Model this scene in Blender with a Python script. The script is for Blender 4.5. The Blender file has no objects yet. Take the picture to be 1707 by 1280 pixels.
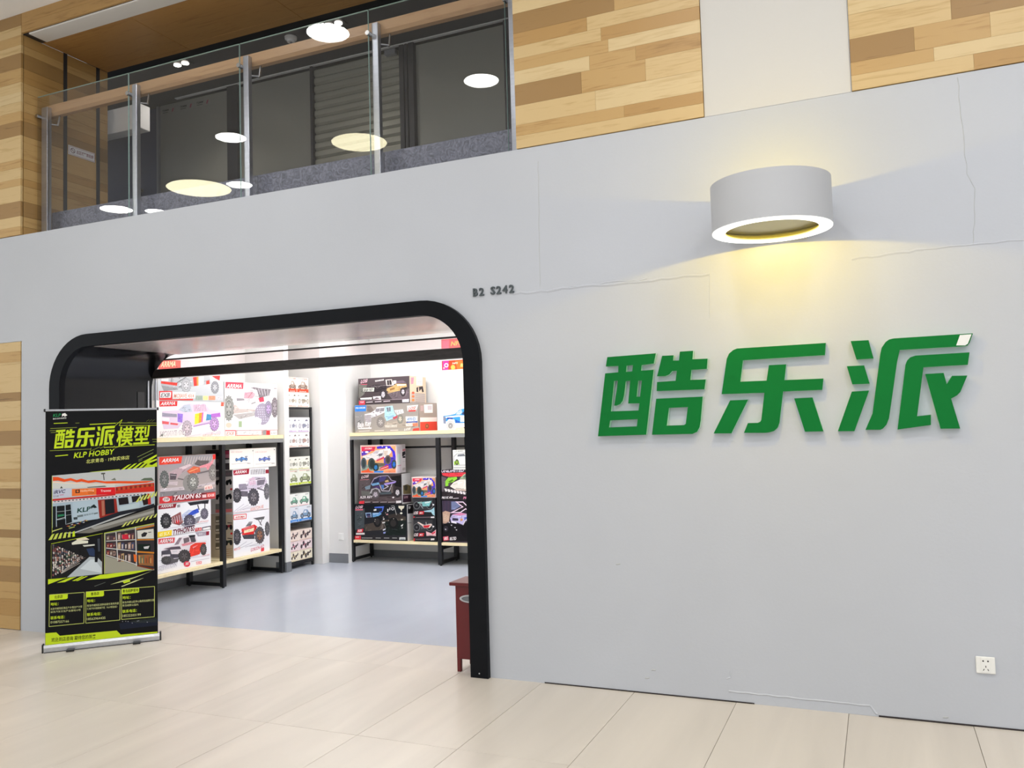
import bpy, bmesh, math, random
from mathutils import Vector, Matrix
from mathutils.geometry import tessellate_polygon
random.seed(7)
SC = bpy.context.scene
COL = SC.collection

# ------------------------------------------------------------------ camera, light, exposure
cam_d = bpy.data.cameras.new('camera'); cam = bpy.data.objects.new('camera', cam_d); COL.objects.link(cam)
YAW, PITCH, ROLL, FPX = 0.408864, 0.0540478, 0.0284441, 1400.14
Rz = Matrix.Rotation(YAW, 3, 'Z'); Rx = Matrix.Rotation(PITCH, 3, 'X'); Ry = Matrix.Rotation(ROLL, 3, 'Y')
Rw = Rz @ Rx @ Ry
right, fwd, up = Rw @ Vector((1, 0, 0)), Rw @ Vector((0, 1, 0)), Rw @ Vector((0, 0, 1))
m = Matrix((right, up, -fwd)).transposed().to_4x4(); m.translation = Vector((0, -5.0015, 1.6))
cam.matrix_world = m
cam_d.sensor_width = 36; cam_d.sensor_fit = 'HORIZONTAL'; cam_d.lens = FPX / 1707 * 36
cam_d.clip_start = 0.05; cam_d.clip_end = 200
SC.camera = cam

WORLD_STRENGTH = 0.95      # ambient fill added for the open mall hall, coming in between ceiling and floor
HALL_LAMP = 45.0           # round hall ceiling lamps (emission)
SHOP_LAMP = 31.0            # shop ceiling panels (emission)
SCONCE_W = 24.0            # warm lamp inside the drum (watts), each way
w = bpy.data.worlds.new('hall_ambient_fill'); SC.world = w; w.use_nodes = True
w.node_tree.nodes['Background'].inputs[0].default_value = (0.93, 0.97, 1.0, 1)
w.node_tree.nodes['Background'].inputs[1].default_value = WORLD_STRENGTH
SC.view_settings.view_transform = 'Standard'; SC.view_settings.look = 'None'
SC.view_settings.exposure = 0.0; SC.view_settings.gamma = 1.0; SC.view_settings.use_curve_mapping = False

# ------------------------------------------------------------------ helpers
def lin(c):
    if isinstance(c, str): c = tuple(int(c[i:i+2], 16) for i in (0, 2, 4))
    return tuple(((v/255)/12.92 if v/255 <= .04045 else ((v/255+.055)/1.055)**2.4) for v in c)

def mat(name, rgb, rough=.5, metal=0.0, spec=.5, noise=None, bump=None, coat=0.0):
    """noise: (scale xyz, amount, detail, distort); bump: (scale, strength)"""
    mt = bpy.data.materials.new(name); mt.use_nodes = True
    nt = mt.node_tree; b = nt.nodes['Principled BSDF']
    c = lin(rgb)
    b.inputs['Base Color'].default_value = (*c, 1); b.inputs['Roughness'].default_value = rough
    b.inputs['Metallic'].default_value = metal; b.inputs['Specular IOR Level'].default_value = spec
    b.inputs['Coat Weight'].default_value = coat
    tc = nt.nodes.new('ShaderNodeTexCoord')
    if noise:
        sc, amt, det, dist = noise
        mp = nt.nodes.new('ShaderNodeMapping'); mp.inputs['Scale'].default_value = sc
        oi = nt.nodes.new('ShaderNodeObjectInfo')
        mu = nt.nodes.new('ShaderNodeVectorMath'); mu.operation = 'SCALE'; mu.inputs[0].default_value = (37, 61, 17)
        nt.links.new(oi.outputs['Random'], mu.inputs['Scale'])
        nt.links.new(tc.outputs['Object'], mp.inputs['Vector'])
        ad = nt.nodes.new('ShaderNodeVectorMath'); nt.links.new(mp.outputs[0], ad.inputs[0]); nt.links.new(mu.outputs[0], ad.inputs[1])
        n = nt.nodes.new('ShaderNodeTexNoise'); n.inputs['Scale'].default_value = 1; n.inputs['Detail'].default_value = det; n.inputs['Distortion'].default_value = dist
        nt.links.new(ad.outputs[0], n.inputs['Vector'])
        cr = nt.nodes.new('ShaderNodeValToRGB')
        cr.color_ramp.elements[0].position = .3; cr.color_ramp.elements[1].position = .7
        cr.color_ramp.elements[0].color = (*[v*(1-amt) for v in c], 1); cr.color_ramp.elements[1].color = (*[min(1, v*(1+amt)) for v in c], 1)
        nt.links.new(n.outputs['Fac'], cr.inputs[0]); nt.links.new(cr.outputs[0], b.inputs['Base Color'])
    if bump:
        n2 = nt.nodes.new('ShaderNodeTexNoise'); n2.inputs['Scale'].default_value = bump[0]; n2.inputs['Detail'].default_value = 4
        nt.links.new(tc.outputs['Object'], n2.inputs['Vector'])
        bp = nt.nodes.new('ShaderNodeBump'); bp.inputs['Strength'].default_value = bump[1]; bp.inputs['Distance'].default_value = .01
        nt.links.new(n2.outputs['Fac'], bp.inputs['Height']); nt.links.new(bp.outputs[0], b.inputs['Normal'])
    return mt

def emit(name, rgb, s):
    mt = bpy.data.materials.new(name); mt.use_nodes = True; nt = mt.node_tree
    nt.nodes.remove(nt.nodes['Principled BSDF']); e = nt.nodes.new('ShaderNodeEmission')
    e.inputs[0].default_value = (*lin(rgb), 1); e.inputs[1].default_value = s
    nt.links.new(e.outputs[0], nt.nodes['Material Output'].inputs[0]); return mt

def glassmat(name, tint=(247, 248, 250), ior=1.45):
    mt = bpy.data.materials.new(name); mt.use_nodes = True; nt = mt.node_tree
    nt.nodes.remove(nt.nodes['Principled BSDF'])
    tr = nt.nodes.new('ShaderNodeBsdfTransparent'); tr.inputs[0].default_value = (*lin(tint), 1)
    gl = nt.nodes.new('ShaderNodeBsdfGlossy'); gl.inputs['Roughness'].default_value = .0
    fr = nt.nodes.new('ShaderNodeFresnel'); fr.inputs[0].default_value = ior
    mx = nt.nodes.new('ShaderNodeMixShader')
    gm = nt.nodes.new('ShaderNodeNewGeometry'); k1 = nt.nodes.new('ShaderNodeMath'); k1.operation = 'MULTIPLY_ADD'; k1.inputs[1].default_value = -1.0; k1.inputs[2].default_value = 1.0
    nt.links.new(gm.outputs['Backfacing'], k1.inputs[0])          # one reflecting face per pane (both faces' share)
    k2 = nt.nodes.new('ShaderNodeMath'); k2.operation = 'MULTIPLY'; nt.links.new(fr.outputs[0], k2.inputs[0]); nt.links.new(k1.outputs[0], k2.inputs[1])
    k3 = nt.nodes.new('ShaderNodeMath'); k3.operation = 'MULTIPLY'; k3.use_clamp = True; k3.inputs[1].default_value = 1.8; nt.links.new(k2.outputs[0], k3.inputs[0])
    nt.links.new(k3.outputs[0], mx.inputs[0]); nt.links.new(tr.outputs[0], mx.inputs[1]); nt.links.new(gl.outputs[0], mx.inputs[2])
    nt.links.new(mx.outputs[0], nt.nodes['Material Output'].inputs[0]); return mt

def woodmat(name, rgb, dark, rough=.45, grain=1.0):
    """oak-like grain running along the object's local X"""
    mt = bpy.data.materials.new(name); mt.use_nodes = True; nt = mt.node_tree; b = nt.nodes['Principled BSDF']
    b.inputs['Roughness'].default_value = rough
    tc = nt.nodes.new('ShaderNodeTexCoord'); oi = nt.nodes.new('ShaderNodeObjectInfo')
    mp = nt.nodes.new('ShaderNodeMapping'); mp.inputs['Scale'].default_value = (2.2, 26, 26)
    mu = nt.nodes.new('ShaderNodeVectorMath'); mu.operation = 'SCALE'; mu.inputs[0].default_value = (83, 51, 29)
    nt.links.new(oi.outputs['Random'], mu.inputs['Scale']); nt.links.new(tc.outputs['Object'], mp.inputs['Vector'])
    ad = nt.nodes.new('ShaderNodeVectorMath'); nt.links.new(mp.outputs[0], ad.inputs[0]); nt.links.new(mu.outputs[0], ad.inputs[1])
    n1 = nt.nodes.new('ShaderNodeTexNoise'); n1.inputs['Scale'].default_value = .9; n1.inputs['Detail'].default_value = 6; n1.inputs['Distortion'].default_value = 1.2
    n2 = nt.nodes.new('ShaderNodeTexNoise'); n2.inputs['Scale'].default_value = 4; n2.inputs['Detail'].default_value = 3
    nt.links.new(ad.outputs[0], n1.inputs['Vector']); nt.links.new(ad.outputs[0], n2.inputs['Vector'])
    mx = nt.nodes.new('ShaderNodeMath'); mx.operation = 'MULTIPLY_ADD'; mx.inputs[1].default_value = .45; nt.links.new(n2.outputs['Fac'], mx.inputs[0]); nt.links.new(n1.outputs['Fac'], mx.inputs[2])
    cr = nt.nodes.new('ShaderNodeValToRGB'); e = cr.color_ramp.elements
    mid = .72 - .16*grain
    e[0].position = max(.2, mid-.16); e[1].position = mid+.05
    e[0].color = (*lin(dark), 1); e[1].color = (*lin(rgb), 1)
    nt.links.new(mx.outputs[0], cr.inputs[0]); nt.links.new(cr.outputs[0], b.inputs['Base Color']); return mt

class MB:
    def __init__(s): s.v = []; s.f = []; s.mi = []
    def add(s, vs, fs, mi=0):
        o = len(s.v); s.v += [tuple(v) for v in vs]; s.f += [tuple(o+i for i in f) for f in fs]; s.mi += [mi]*len(fs); return s
    def box(s, x0, x1, y0, y1, z0, z1, mi=0):
        return s.add([(x0,y0,z0),(x1,y0,z0),(x1,y1,z0),(x0,y1,z0),(x0,y0,z1),(x1,y0,z1),(x1,y1,z1),(x0,y1,z1)],
                     [(0,3,2,1),(4,5,6,7),(0,1,5,4),(1,2,6,5),(2,3,7,6),(3,0,4,7)], mi)
    def bev(s, x0, x1, y0, y1, z0, z1, e=.003, mi=0):
        bm = bmesh.new(); bmesh.ops.create_cube(bm, size=1)
        for v in bm.verts: v.co = Vector(((x0+x1)/2+v.co.x*(x1-x0), (y0+y1)/2+v.co.y*(y1-y0), (z0+z1)/2+v.co.z*(z1-z0)))
        bmesh.ops.bevel(bm, geom=bm.edges[:], offset=min(e, (x1-x0)*.45, (y1-y0)*.45, (z1-z0)*.45), segments=1, affect='EDGES', clamp_overlap=True)
        bm.verts.index_update(); s.add([v.co[:] for v in bm.verts], [[v.index for v in f.verts] for f in bm.faces], mi); bm.free(); return s
    def tube(s, p, q, r, n=10, r2=None, mi=0):
        p, q = Vector(p), Vector(q); d = (q-p).normalized(); a = d.orthogonal().normalized(); b = d.cross(a); r2 = r if r2 is None else r2
        vs = [p+(a*math.cos(t)+b*math.sin(t))*r for t in [2*math.pi*i/n for i in range(n)]] + [q+(a*math.cos(t)+b*math.sin(t))*r2 for t in [2*math.pi*i/n for i in range(n)]]
        return s.add(vs, [(i, (i+1) % n, n+(i+1) % n, n+i) for i in range(n)] + [tuple(range(n-1, -1, -1)), tuple(range(n, 2*n))], mi)
    def lathe(s, prof, cx, cy, n=40, closed=False, mi=0):
        vs = [(cx+r*math.cos(2*math.pi*i/n), cy+r*math.sin(2*math.pi*i/n), z) for r, z in prof for i in range(n)]
        k = len(prof); fs = []
        for j in range(k if closed else k-1):
            a, b = j*n, ((j+1) % k)*n
            fs += [(a+i, a+(i+1) % n, b+(i+1) % n, b+i) for i in range(n)]
        return s.add(vs, fs, mi)
    def prism(s, loops, fn, d0, d1, mi=0, mi_side=None):
        """2D loops (outer first, then holes), fn(u, v, d) -> point"""
        flat = [q for l in loops for q in l]; n = len(flat)
        tris = tessellate_polygon([[Vector((q[0], q[1], 0)) for q in l] for l in loops])
        s.add([fn(*q, d0) for q in flat] + [fn(*q, d1) for q in flat], [t for t in tris] + [tuple(n+i for i in t[::-1]) for t in tris], mi)
        o = 0
        for l in loops:
            k = len(l)
            s.add([fn(*q, d0) for q in l] + [fn(*q, d1) for q in l], [(i, (i+1) % k, k+(i+1) % k, k+i) for i in range(k)], mi if mi_side is None else mi_side)
        return s
    def mesh(s, name, mats, smooth=False):
        me = bpy.data.meshes.new(name); me.from_pydata(s.v, [], s.f)
        for mm in (mats if isinstance(mats, (list, tuple)) else [mats]): me.materials.append(mm)
        me.polygons.foreach_set('material_index', s.mi)
        bm = bmesh.new(); bm.from_mesh(me); bmesh.ops.remove_doubles(bm, verts=bm.verts, dist=1e-6); bmesh.ops.recalc_face_normals(bm, faces=bm.faces); bm.to_mesh(me); bm.free()
        if smooth:
            me.polygons.foreach_set('use_smooth', [True]*len(me.polygons)); me.set_sharp_from_angle(angle=math.radians(35))
        me.update(); return me
    def build(s, name, mats, parent=None, smooth=False, loc=None):
        return put(name, s.mesh(name, mats, smooth), parent, loc)

def put(name, me, parent=None, loc=None):
    o = bpy.data.objects.new(name, me); COL.objects.link(o)
    if parent: o.parent = parent; 
    if parent and loc is None: o.matrix_parent_inverse = Matrix.Translation(-Vector(parent.location))
    if loc is not None: o.location = loc
    return o
def thing(name, label, cat, loc=(0, 0, 0), group=None):
    o = bpy.data.objects.new(name, None); COL.objects.link(o); o.location = loc; o.empty_display_size = .1
    return tag(o, label, cat, group)
def tag(o, label, cat, group=None):
    o['label'] = label; o['category'] = cat
    if group: o['group'] = group
    return o
def struct(o): o['kind'] = 'structure'; return o
def lab(o, t): o['label'] = t; return o

# ------------------------------------------------------------------ materials
M = {}
M['wall'] = mat('grey_wall_paint', (191, 195, 204), .72, noise=((.9, .9, .9), .025, 5, .4), bump=(60, .06))
M['white'] = mat('white_paint', (232, 231, 229), .6, bump=(70, .04))
M['panelwhite'] = mat('off_white_panel', (207, 206, 205), .6, bump=(70, .03))
M['ceil'] = mat('ceiling_white', (246, 246, 246), .8)
M['tile'] = mat('beige_floor_tile', (211, 203, 194), .3, noise=((3.4, .4, 1), .075, 6, 1.0), spec=.45)
M['grout'] = mat('grout', (150, 140, 128), .8)
M['epoxy'] = mat('grey_epoxy', (178, 184, 196), .26, noise=((1.2, .5, 1), .06, 4, .5))
M['portal'] = mat('black_gloss_metal', (9, 12, 18), .42, spec=.16, noise=((3, 3, 3), .12, 2, 0))
M['lining'] = mat('black_polished_lining', (11, 13, 18), .18, spec=.38)
M['soffit_metal'] = mat('brightened_soffit_metal', (240, 230, 227), .24, metal=.6)
M['beam'] = mat('dark_header_beam', (52, 48, 46), .35, noise=((6, 30, 30), .35, 4, 1))
M['steel_black'] = mat('black_powder_coat', (24, 25, 28), .42)
M['steel_grey'] = mat('grey_edge_rail', (146, 147, 147), .4)
M['board'] = woodmat('pale_shelf_board', (246, 230, 188), (238, 216, 166), .4, .5)
M['alu'] = mat('brushed_aluminium', (190, 192, 198), .3, metal=.85, noise=((4, 60, 60), .06, 3, 0))
M['chrome'] = mat('polished_steel', (176, 176, 176), .26, metal=1.0)
M['blackplastic'] = mat('black_plastic', (22, 22, 24), .4)
M['skirt'] = mat('grey_skirting', (122, 125, 130), .5)
M['granite'] = mat('grey_granite', (124, 125, 138), .4, noise=((16, 16, 16), .5, 9, 3.2))
M['dark'] = mat('dark_ceiling_paint', (44, 46, 50), .7)
M['mull'] = mat('dark_mullion', (46, 46, 50), .35, spec=.5)
M['pane'] = mat('grey_blind_pane', (142, 141, 131), .38, noise=((.8, 1, .5), .06, 3, .3))
M['slat'] = mat('shutter_slat', (152, 150, 136), .4)
M['navy'] = mat('dark_door_panel', (54, 64, 98), .45, noise=((1.2, 1, .7), .14, 2, .3))
M['glass'] = glassmat('clear_glass'); M['glass_edge'] = mat('green_glass_edge', (150, 178, 172), .2)
M['transom'] = glassmat('transom_glass', (252, 247, 247), 1.45)
M['green'] = mat('green_acrylic', (0, 112, 46), .45, spec=.18, noise=((2, 2, 2), .05, 3, 0))
M['green_edge'] = mat('pale_green_acrylic_edge', (176, 220, 196), .4)
M['sticker'] = mat('white_sticker', (232, 234, 236), .5)
M['number'] = mat('grey_metal_number', (78, 86, 90), .4, metal=.3)
M['red'] = mat('red_cabinet_paint', (98, 14, 20), .42, noise=((3, 3, 3), .06, 2, 0))
M['plastic'] = mat('white_plastic', (238, 238, 236), .35)
M['hole'] = mat('socket_hole', (40, 38, 38), .6)
M['drum'] = mat('white_lamp_drum', (184, 186, 191), .5)
M['ring'] = emit('lamp_ring_glow', (255, 252, 244), 2.2)
M['hallglow'] = emit('hall_lamp_glow', (255, 254, 250), HALL_LAMP)
M['pendglow'] = emit('pendant_lamp_glow', (255, 246, 206), HALL_LAMP*.34)
M['shopglow'] = emit('shop_panel_glow', (255, 252, 250), SHOP_LAMP)
M['dlglow'] = emit('downlight_glow', (255, 244, 228), 14)
M['crack'] = mat('hairline_crack', (186, 189, 193), .8)
M['shadowgap'] = mat('dark_base_gap', (46, 40, 42), .8)
WOOD = {'l': woodmat('oak_light', (206, 178, 128), (188, 156, 104), .42, .5), 'L': woodmat('oak_pale', (212, 188, 142), (198, 170, 122), .42, .45),
        'm': woodmat('oak_medium', (190, 155, 100), (166, 128, 74), .42, .65), 'M': woodmat('oak_honey', (178, 140, 84), (150, 112, 60), .42, .75),
        'd': woodmat('oak_dark', (156, 122, 74), (108, 80, 42), .42, 1.0)}
M['soffit'] = woodmat('soffit_wood', (184, 140, 84), (164, 120, 68), .4, .6)
M['rail'] = woodmat('handrail_wood', (196, 156, 112), (176, 134, 92), .4, .5)

def printmat():
    mt = bpy.data.materials.new('printed_surface'); mt.use_nodes = True; nt = mt.node_tree; b = nt.nodes['Principled BSDF']
    at = nt.nodes.new('ShaderNodeAttribute'); at.attribute_name = 'tint'
    nt.links.new(at.outputs['Color'], b.inputs['Base Color']); b.inputs['Roughness'].default_value = .5; b.inputs['Specular IOR Level'].default_value = .16
    return mt
M['print'] = printmat()

# ------------------------------------------------------------------ flat print (posters, carton art, signs)
_txt = {}
def text_mesh(s, weight):
    k = (s, weight)
    if k not in _txt:
        c = bpy.data.curves.new('lettering', 'FONT'); c.body = s; c.fill_mode = 'FRONT'; c.resolution_u = 2; c.offset = weight*.5
        o = bpy.data.objects.new('lettering', c); COL.objects.link(o); bpy.context.view_layer.update()
        me = bpy.data.meshes.new_from_object(o); v = [(q.co.x, q.co.y) for q in me.vertices]; f = [tuple(p.vertices) for p in me.polygons]
        bpy.data.objects.remove(o); bpy.data.curves.remove(c); bpy.data.meshes.remove(me)
        _txt[k] = (v, f)
    return _txt[k]
U = 1e-4
def pairs(a): return [(a[i]*U, a[i+1]*U) for i in range(0, len(a), 2)]
def ell(c, n, k=1.0, a0=0, a1=2*math.pi):
    cx, cy, ax, ay, bx, by = [v*U for v in c]
    return [(cx+k*(ax*math.cos(t)+bx*math.sin(t)), cy+k*(ay*math.cos(t)+by*math.sin(t))) for t in [a0+(a1-a0)*i/n for i in range(n)]]
def shade(c, k, o=0): return tuple(min(1, v*k+o) for v in c)
def expand(items):
    """-> list of (verts2d, faces, colours)"""
    out = []
    def poly(q, c): 
        t = tessellate_polygon([[Vector((x, y, 0)) for x, y in q]]); out.append((q, [tuple(i) for i in t], [c]*len(q)))
    for it in items:
        k = it[0]
        if k == 'p': poly(pairs(it[2]), lin(it[1]))
        elif k == 'g':
            q = pairs(it[3]); a, b = lin(it[1]), lin(it[2]); out.append((q, [(0, 1, 2), (0, 2, 3)], [b, b, a, a] if False else [lin(it[1]), lin(it[1]), lin(it[2]), lin(it[2])]))
        elif k == 'h':
            L = [pairs(l) for l in it[2]]; fl = [q for l in L for q in l]
            out.append((fl, [tuple(t) for t in tessellate_polygon([[Vector((x, y, 0)) for x, y in l] for l in L])], [lin(it[1])]*len(fl)))
        elif k == 'e': q = ell(it[2], 16); out.append((q, [tuple(range(16))], [lin(it[1])]*16))
        elif k == 'l':
            x0, y0, x1, y1, ww = [v*U for v in it[2]]; d = math.hypot(x1-x0, y1-y0) or 1; nx, ny = -(y1-y0)/d*ww/2, (x1-x0)/d*ww/2
            out.append(([(x0+nx, y0+ny), (x1+nx, y1+ny), (x1-nx, y1-ny), (x0-nx, y0-ny)], [(0, 1, 2, 3)], [lin(it[1])]*4))
        elif k == 'w':
            ty, hb = lin(it[1]), lin(it[2]); c = it[3]; dk, lt = shade(ty, .5), shade(ty, 1.5, .01)
            if it[4]:
                vs, fs = [], []
                for i in range(16):
                    a = 2*math.pi*i/16; o = len(vs)
                    for e, r in ((-.11, .9), (-.11, 1.07), (.11, 1.07), (.11, .9)): vs += ell(c, 1, r, a+e, a+e+1)[:1]
                    fs.append((o, o+1, o+2, o+3))
                out.append((vs, fs, [dk]*len(vs)))
            for r, cc in ((1, ty), (.74, lt), (.66, dk), (.56, hb)): q = ell(c, 16, r); out.append((q, [tuple(range(16))], [cc]*16))
            vs, fs = [], []
            for i in range(5):
                a = 2*math.pi*i/5+.3; o = len(vs)
                for e, r in ((-.25, .5), (.25, .5), (0, .16)): vs += ell(c, 1, r, a+e, a+e+1)[:1]
                fs.append((o, o+1, o+2))
            out.append((vs, fs, [dk]*len(vs))); q = ell(c, 8, .12); out.append((q, [tuple(range(8))], [lt]*8))
        elif k == 't':
            v, f = text_mesh(it[2], it[7]); 
            if not v: continue
            x0, x1 = min(q[0] for q in v), max(q[0] for q in v); ax, ay, bx, by, h = it[3][0]*U, it[3][1]*U, it[4][0]*U, it[4][1]*U, it[5]*U
            y1 = max(q[1] for q in v); sh = it[6]; Wd = (x1-x0)+sh*y1
            vs = []
            for (x, y) in v:
                u = (x-x0+sh*y)/Wd; vs.append((ax+(bx-ax)*u, ay+(by-ay)*u+h*y/y1))
            out.append((vs, f, [lin(it[1])]*len(vs)))
    return out
def inside(p, q):
    c = False; n = len(q)
    for i in range(n):
        (x0, y0), (x1, y1) = q[i], q[i-1]
        if (y0 > p[1]) != (y1 > p[1]) and p[0] < (x1-x0)*(p[1]-y0)/(y1-y0)+x0: c = not c
    return c
def detailed(items, area):
    """printed line work inside the larger colour shapes: seams, ribs, highlights"""
    rg = random.Random(5); out = []
    for k, it in enumerate(items):
        out.append(it)
        if k == 0 or it[0] != 'p': continue
        q = pairs(it[2]); a = abs(sum(q[i-1][0]*q[i][1]-q[i][0]*q[i-1][1] for i in range(len(q))))/2
        if not .008*area < a < .3*area: continue
        xs = [p[0] for p in q]; ys = [p[1] for p in q]; sz = math.sqrt(a); n = int(6+60*a/area)
        for _ in range(min(n, 20)):
            for _t in range(12):
                p0 = (rg.uniform(min(xs), max(xs)), rg.uniform(min(ys), max(ys))); an = rg.choice((.12, .25, -.1, 1.3, .5)); ln = sz*rg.uniform(.12, .4)
                p1 = (p0[0]+ln*math.cos(an), p0[1]+ln*math.sin(an))
                if inside(p0, q) and inside(p1, q): break
            else: continue
            f = rg.choice((.72, .82, .62, 1.12, 1.22)); c = it[1]
            cc = [max(0, min(255, int(v*f+(12 if f > 1 else 0)))) for v in c]
            out.append(['l', cc, [round(v/U) for v in (*p0, *p1, sz*rg.uniform(.014, .05))]])
    return out
def flat_print(name, items, fn, parent, step=.00018, base=.0006, clip=None, detail=0):
    if detail: items = detailed(items, detail)
    ex = expand(items); lay = []; bbs = []
    for vs, fs, cs in ex:
        if clip: vs[:] = [(min(max(x, clip[0]), clip[2]), min(max(y, clip[1]), clip[3])) for x, y in vs]
        b = (min(q[0] for q in vs), min(q[1] for q in vs), max(q[0] for q in vs), max(q[1] for q in vs)); L = 0
        for bb, l in zip(bbs, lay):
            if l >= L and b[0] < bb[2] and b[2] > bb[0] and b[1] < bb[3] and b[3] > bb[1]: L = l+1
        lay.append(L); bbs.append(b)
    V, F, C = [], [], []
    for (vs, fs, cs), l in zip(ex, lay):
        o = len(V); d = base+l*step; V += [fn(x, y, d) for x, y in vs]; F += [tuple(o+i for i in f) for f in fs]; C += cs
    me = bpy.data.meshes.new(name); me.from_pydata(V, [], F); me.materials.append(M['print'])
    at = me.color_attributes.new('tint', 'FLOAT_COLOR', 'POINT'); at.data.foreach_set('color', [x for c in C for x in (*c, 1.0)])
    me.update(); return put(name, me, parent)

# print and sign outlines: units of 0.1 mm on the printed face; p polygon, g two-tone ground, e disc, l stroke, w wheel, t lettering, h outline with holes
SIGN = {"a":[[[[-1.5075,2.028],[-1.2034,2.0326],[-1.2181,1.9718],[-1.293,1.9664],[-1.2974,1.9333],[-1.2205,1.9343],[-1.2808,1.5453],[-1.5844,1.5431],[-1.5246,1.9284],[-1.4412,1.9307],[-1.4387,1.9694],[-1.5188,1.9703]],[[-1.3866,1.9681],[-1.3912,1.9306],[-1.3531,1.9322],[-1.3469,1.9694]],[[-1.4687,1.8793],[-1.4953,1.6935],[-1.3231,1.6931],[-1.3153,1.7357],[-1.3856,1.7374],[-1.3678,1.8754],[-1.3954,1.8741],[-1.4078,1.7949],[-1.4182,1.7567],[-1.4349,1.7367],[-1.4593,1.7273],[-1.4742,1.7279],[-1.4528,1.833],[-1.4457,1.8792]],[[-1.3174,1.8729],[-1.3315,1.7762],[-1.3106,1.7764],[-1.2955,1.8728]],[[-1.5027,1.6384],[-1.5112,1.5957],[-1.3372,1.5976],[-1.3303,1.6408]]],[[[-1.166,2.015],[-1.0972,2.0143],[-1.101,1.9822],[-1.0657,1.9812],[-1.0586,2.0336],[-0.98,2.0337],[-0.9855,1.9839],[-0.8966,1.9821],[-0.9039,1.922],[-0.9939,1.9209],[-1.0027,1.8624],[-0.9128,1.8609],[-0.9225,1.8029],[-1.2074,1.8051],[-1.2028,1.8596],[-1.0906,1.8617],[-1.0807,1.9206],[-1.1085,1.9206],[-1.127,1.9014],[-1.1503,1.8925],[-1.2015,1.8936]]],[[[-1.2117,1.7596],[-0.9341,1.7607],[-0.9515,1.6216],[-0.9595,1.5823],[-0.9753,1.5555],[-1.003,1.5437],[-1.2457,1.5445]],[[-1.1363,1.7017],[-1.1541,1.5966],[-1.0507,1.5972],[-1.0404,1.6044],[-1.0241,1.7026]]]],"b":[[[[-0.7051,2.0308],[-0.2436,2.0307],[-0.2513,1.9631],[-0.6955,1.9605],[-0.7157,1.8379],[-0.5695,1.8369],[-0.5535,1.9241],[-0.4589,1.9238],[-0.4724,1.8351],[-0.2651,1.8333],[-0.274,1.7707],[-0.4825,1.771],[-0.5095,1.5956],[-0.5203,1.5682],[-0.5405,1.5496],[-0.5676,1.5417],[-0.5921,1.5397],[-0.7081,1.5426],[-0.6833,1.5981],[-0.6289,1.5981],[-0.6149,1.6037],[-0.6085,1.6137],[-0.5847,1.7679],[-0.8247,1.7705],[-0.7873,1.9737],[-0.7728,2.004],[-0.7482,2.0232],[-0.7262,2.0306]]],[[[-0.778,1.7324],[-0.6767,1.7324],[-0.7784,1.5417],[-0.8801,1.5431]]],[[[-0.4244,1.7293],[-0.3272,1.7308],[-0.2785,1.5404],[-0.3758,1.5409]]]],"c":[[[[-0.1152,2.0323],[-0.0248,2.031],[-0.0045,1.9297],[-0.0905,1.929]]],[[[-0.1413,1.8952],[-0.0534,1.8946],[-0.0303,1.7935],[-0.1182,1.7938]]],[[[-0.1223,1.7544],[-0.0347,1.7568],[-0.119,1.5377],[-0.2043,1.5389]]],[[[0.0998,2.032],[0.4773,2.0325],[0.4595,1.9839],[0.4486,1.9699],[0.4363,1.9679],[0.1268,1.9674],[0.1108,1.9029],[0.0636,1.6395],[0.0566,1.6019],[0.0429,1.5691],[0.0245,1.5483],[0.0111,1.5416],[-0.0633,1.5435],[-0.024,1.6306],[0.0309,1.9553],[0.0389,1.9859],[0.0599,2.0156],[0.0779,2.0278]]],[[[0.202,1.9329],[0.4569,1.9343],[0.4455,1.8696],[0.2368,1.8683],[0.1937,1.6093],[0.2599,1.6151],[0.2572,1.5607],[0.0954,1.5408],[0.1507,1.8864],[0.1604,1.9094],[0.1761,1.925]]],[[[0.2434,1.8319],[0.3311,1.8333],[0.3425,1.7733],[0.3693,1.816],[0.4406,1.8137],[0.4038,1.7289],[0.3866,1.7113],[0.3592,1.6962],[0.3933,1.5385],[0.3019,1.5396]]]]}
STICKER = [[[0.4169,2.0276],[0.471,2.0283],[0.4511,1.9799],[0.4385,1.9715],[0.3966,1.9743]]]
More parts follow.
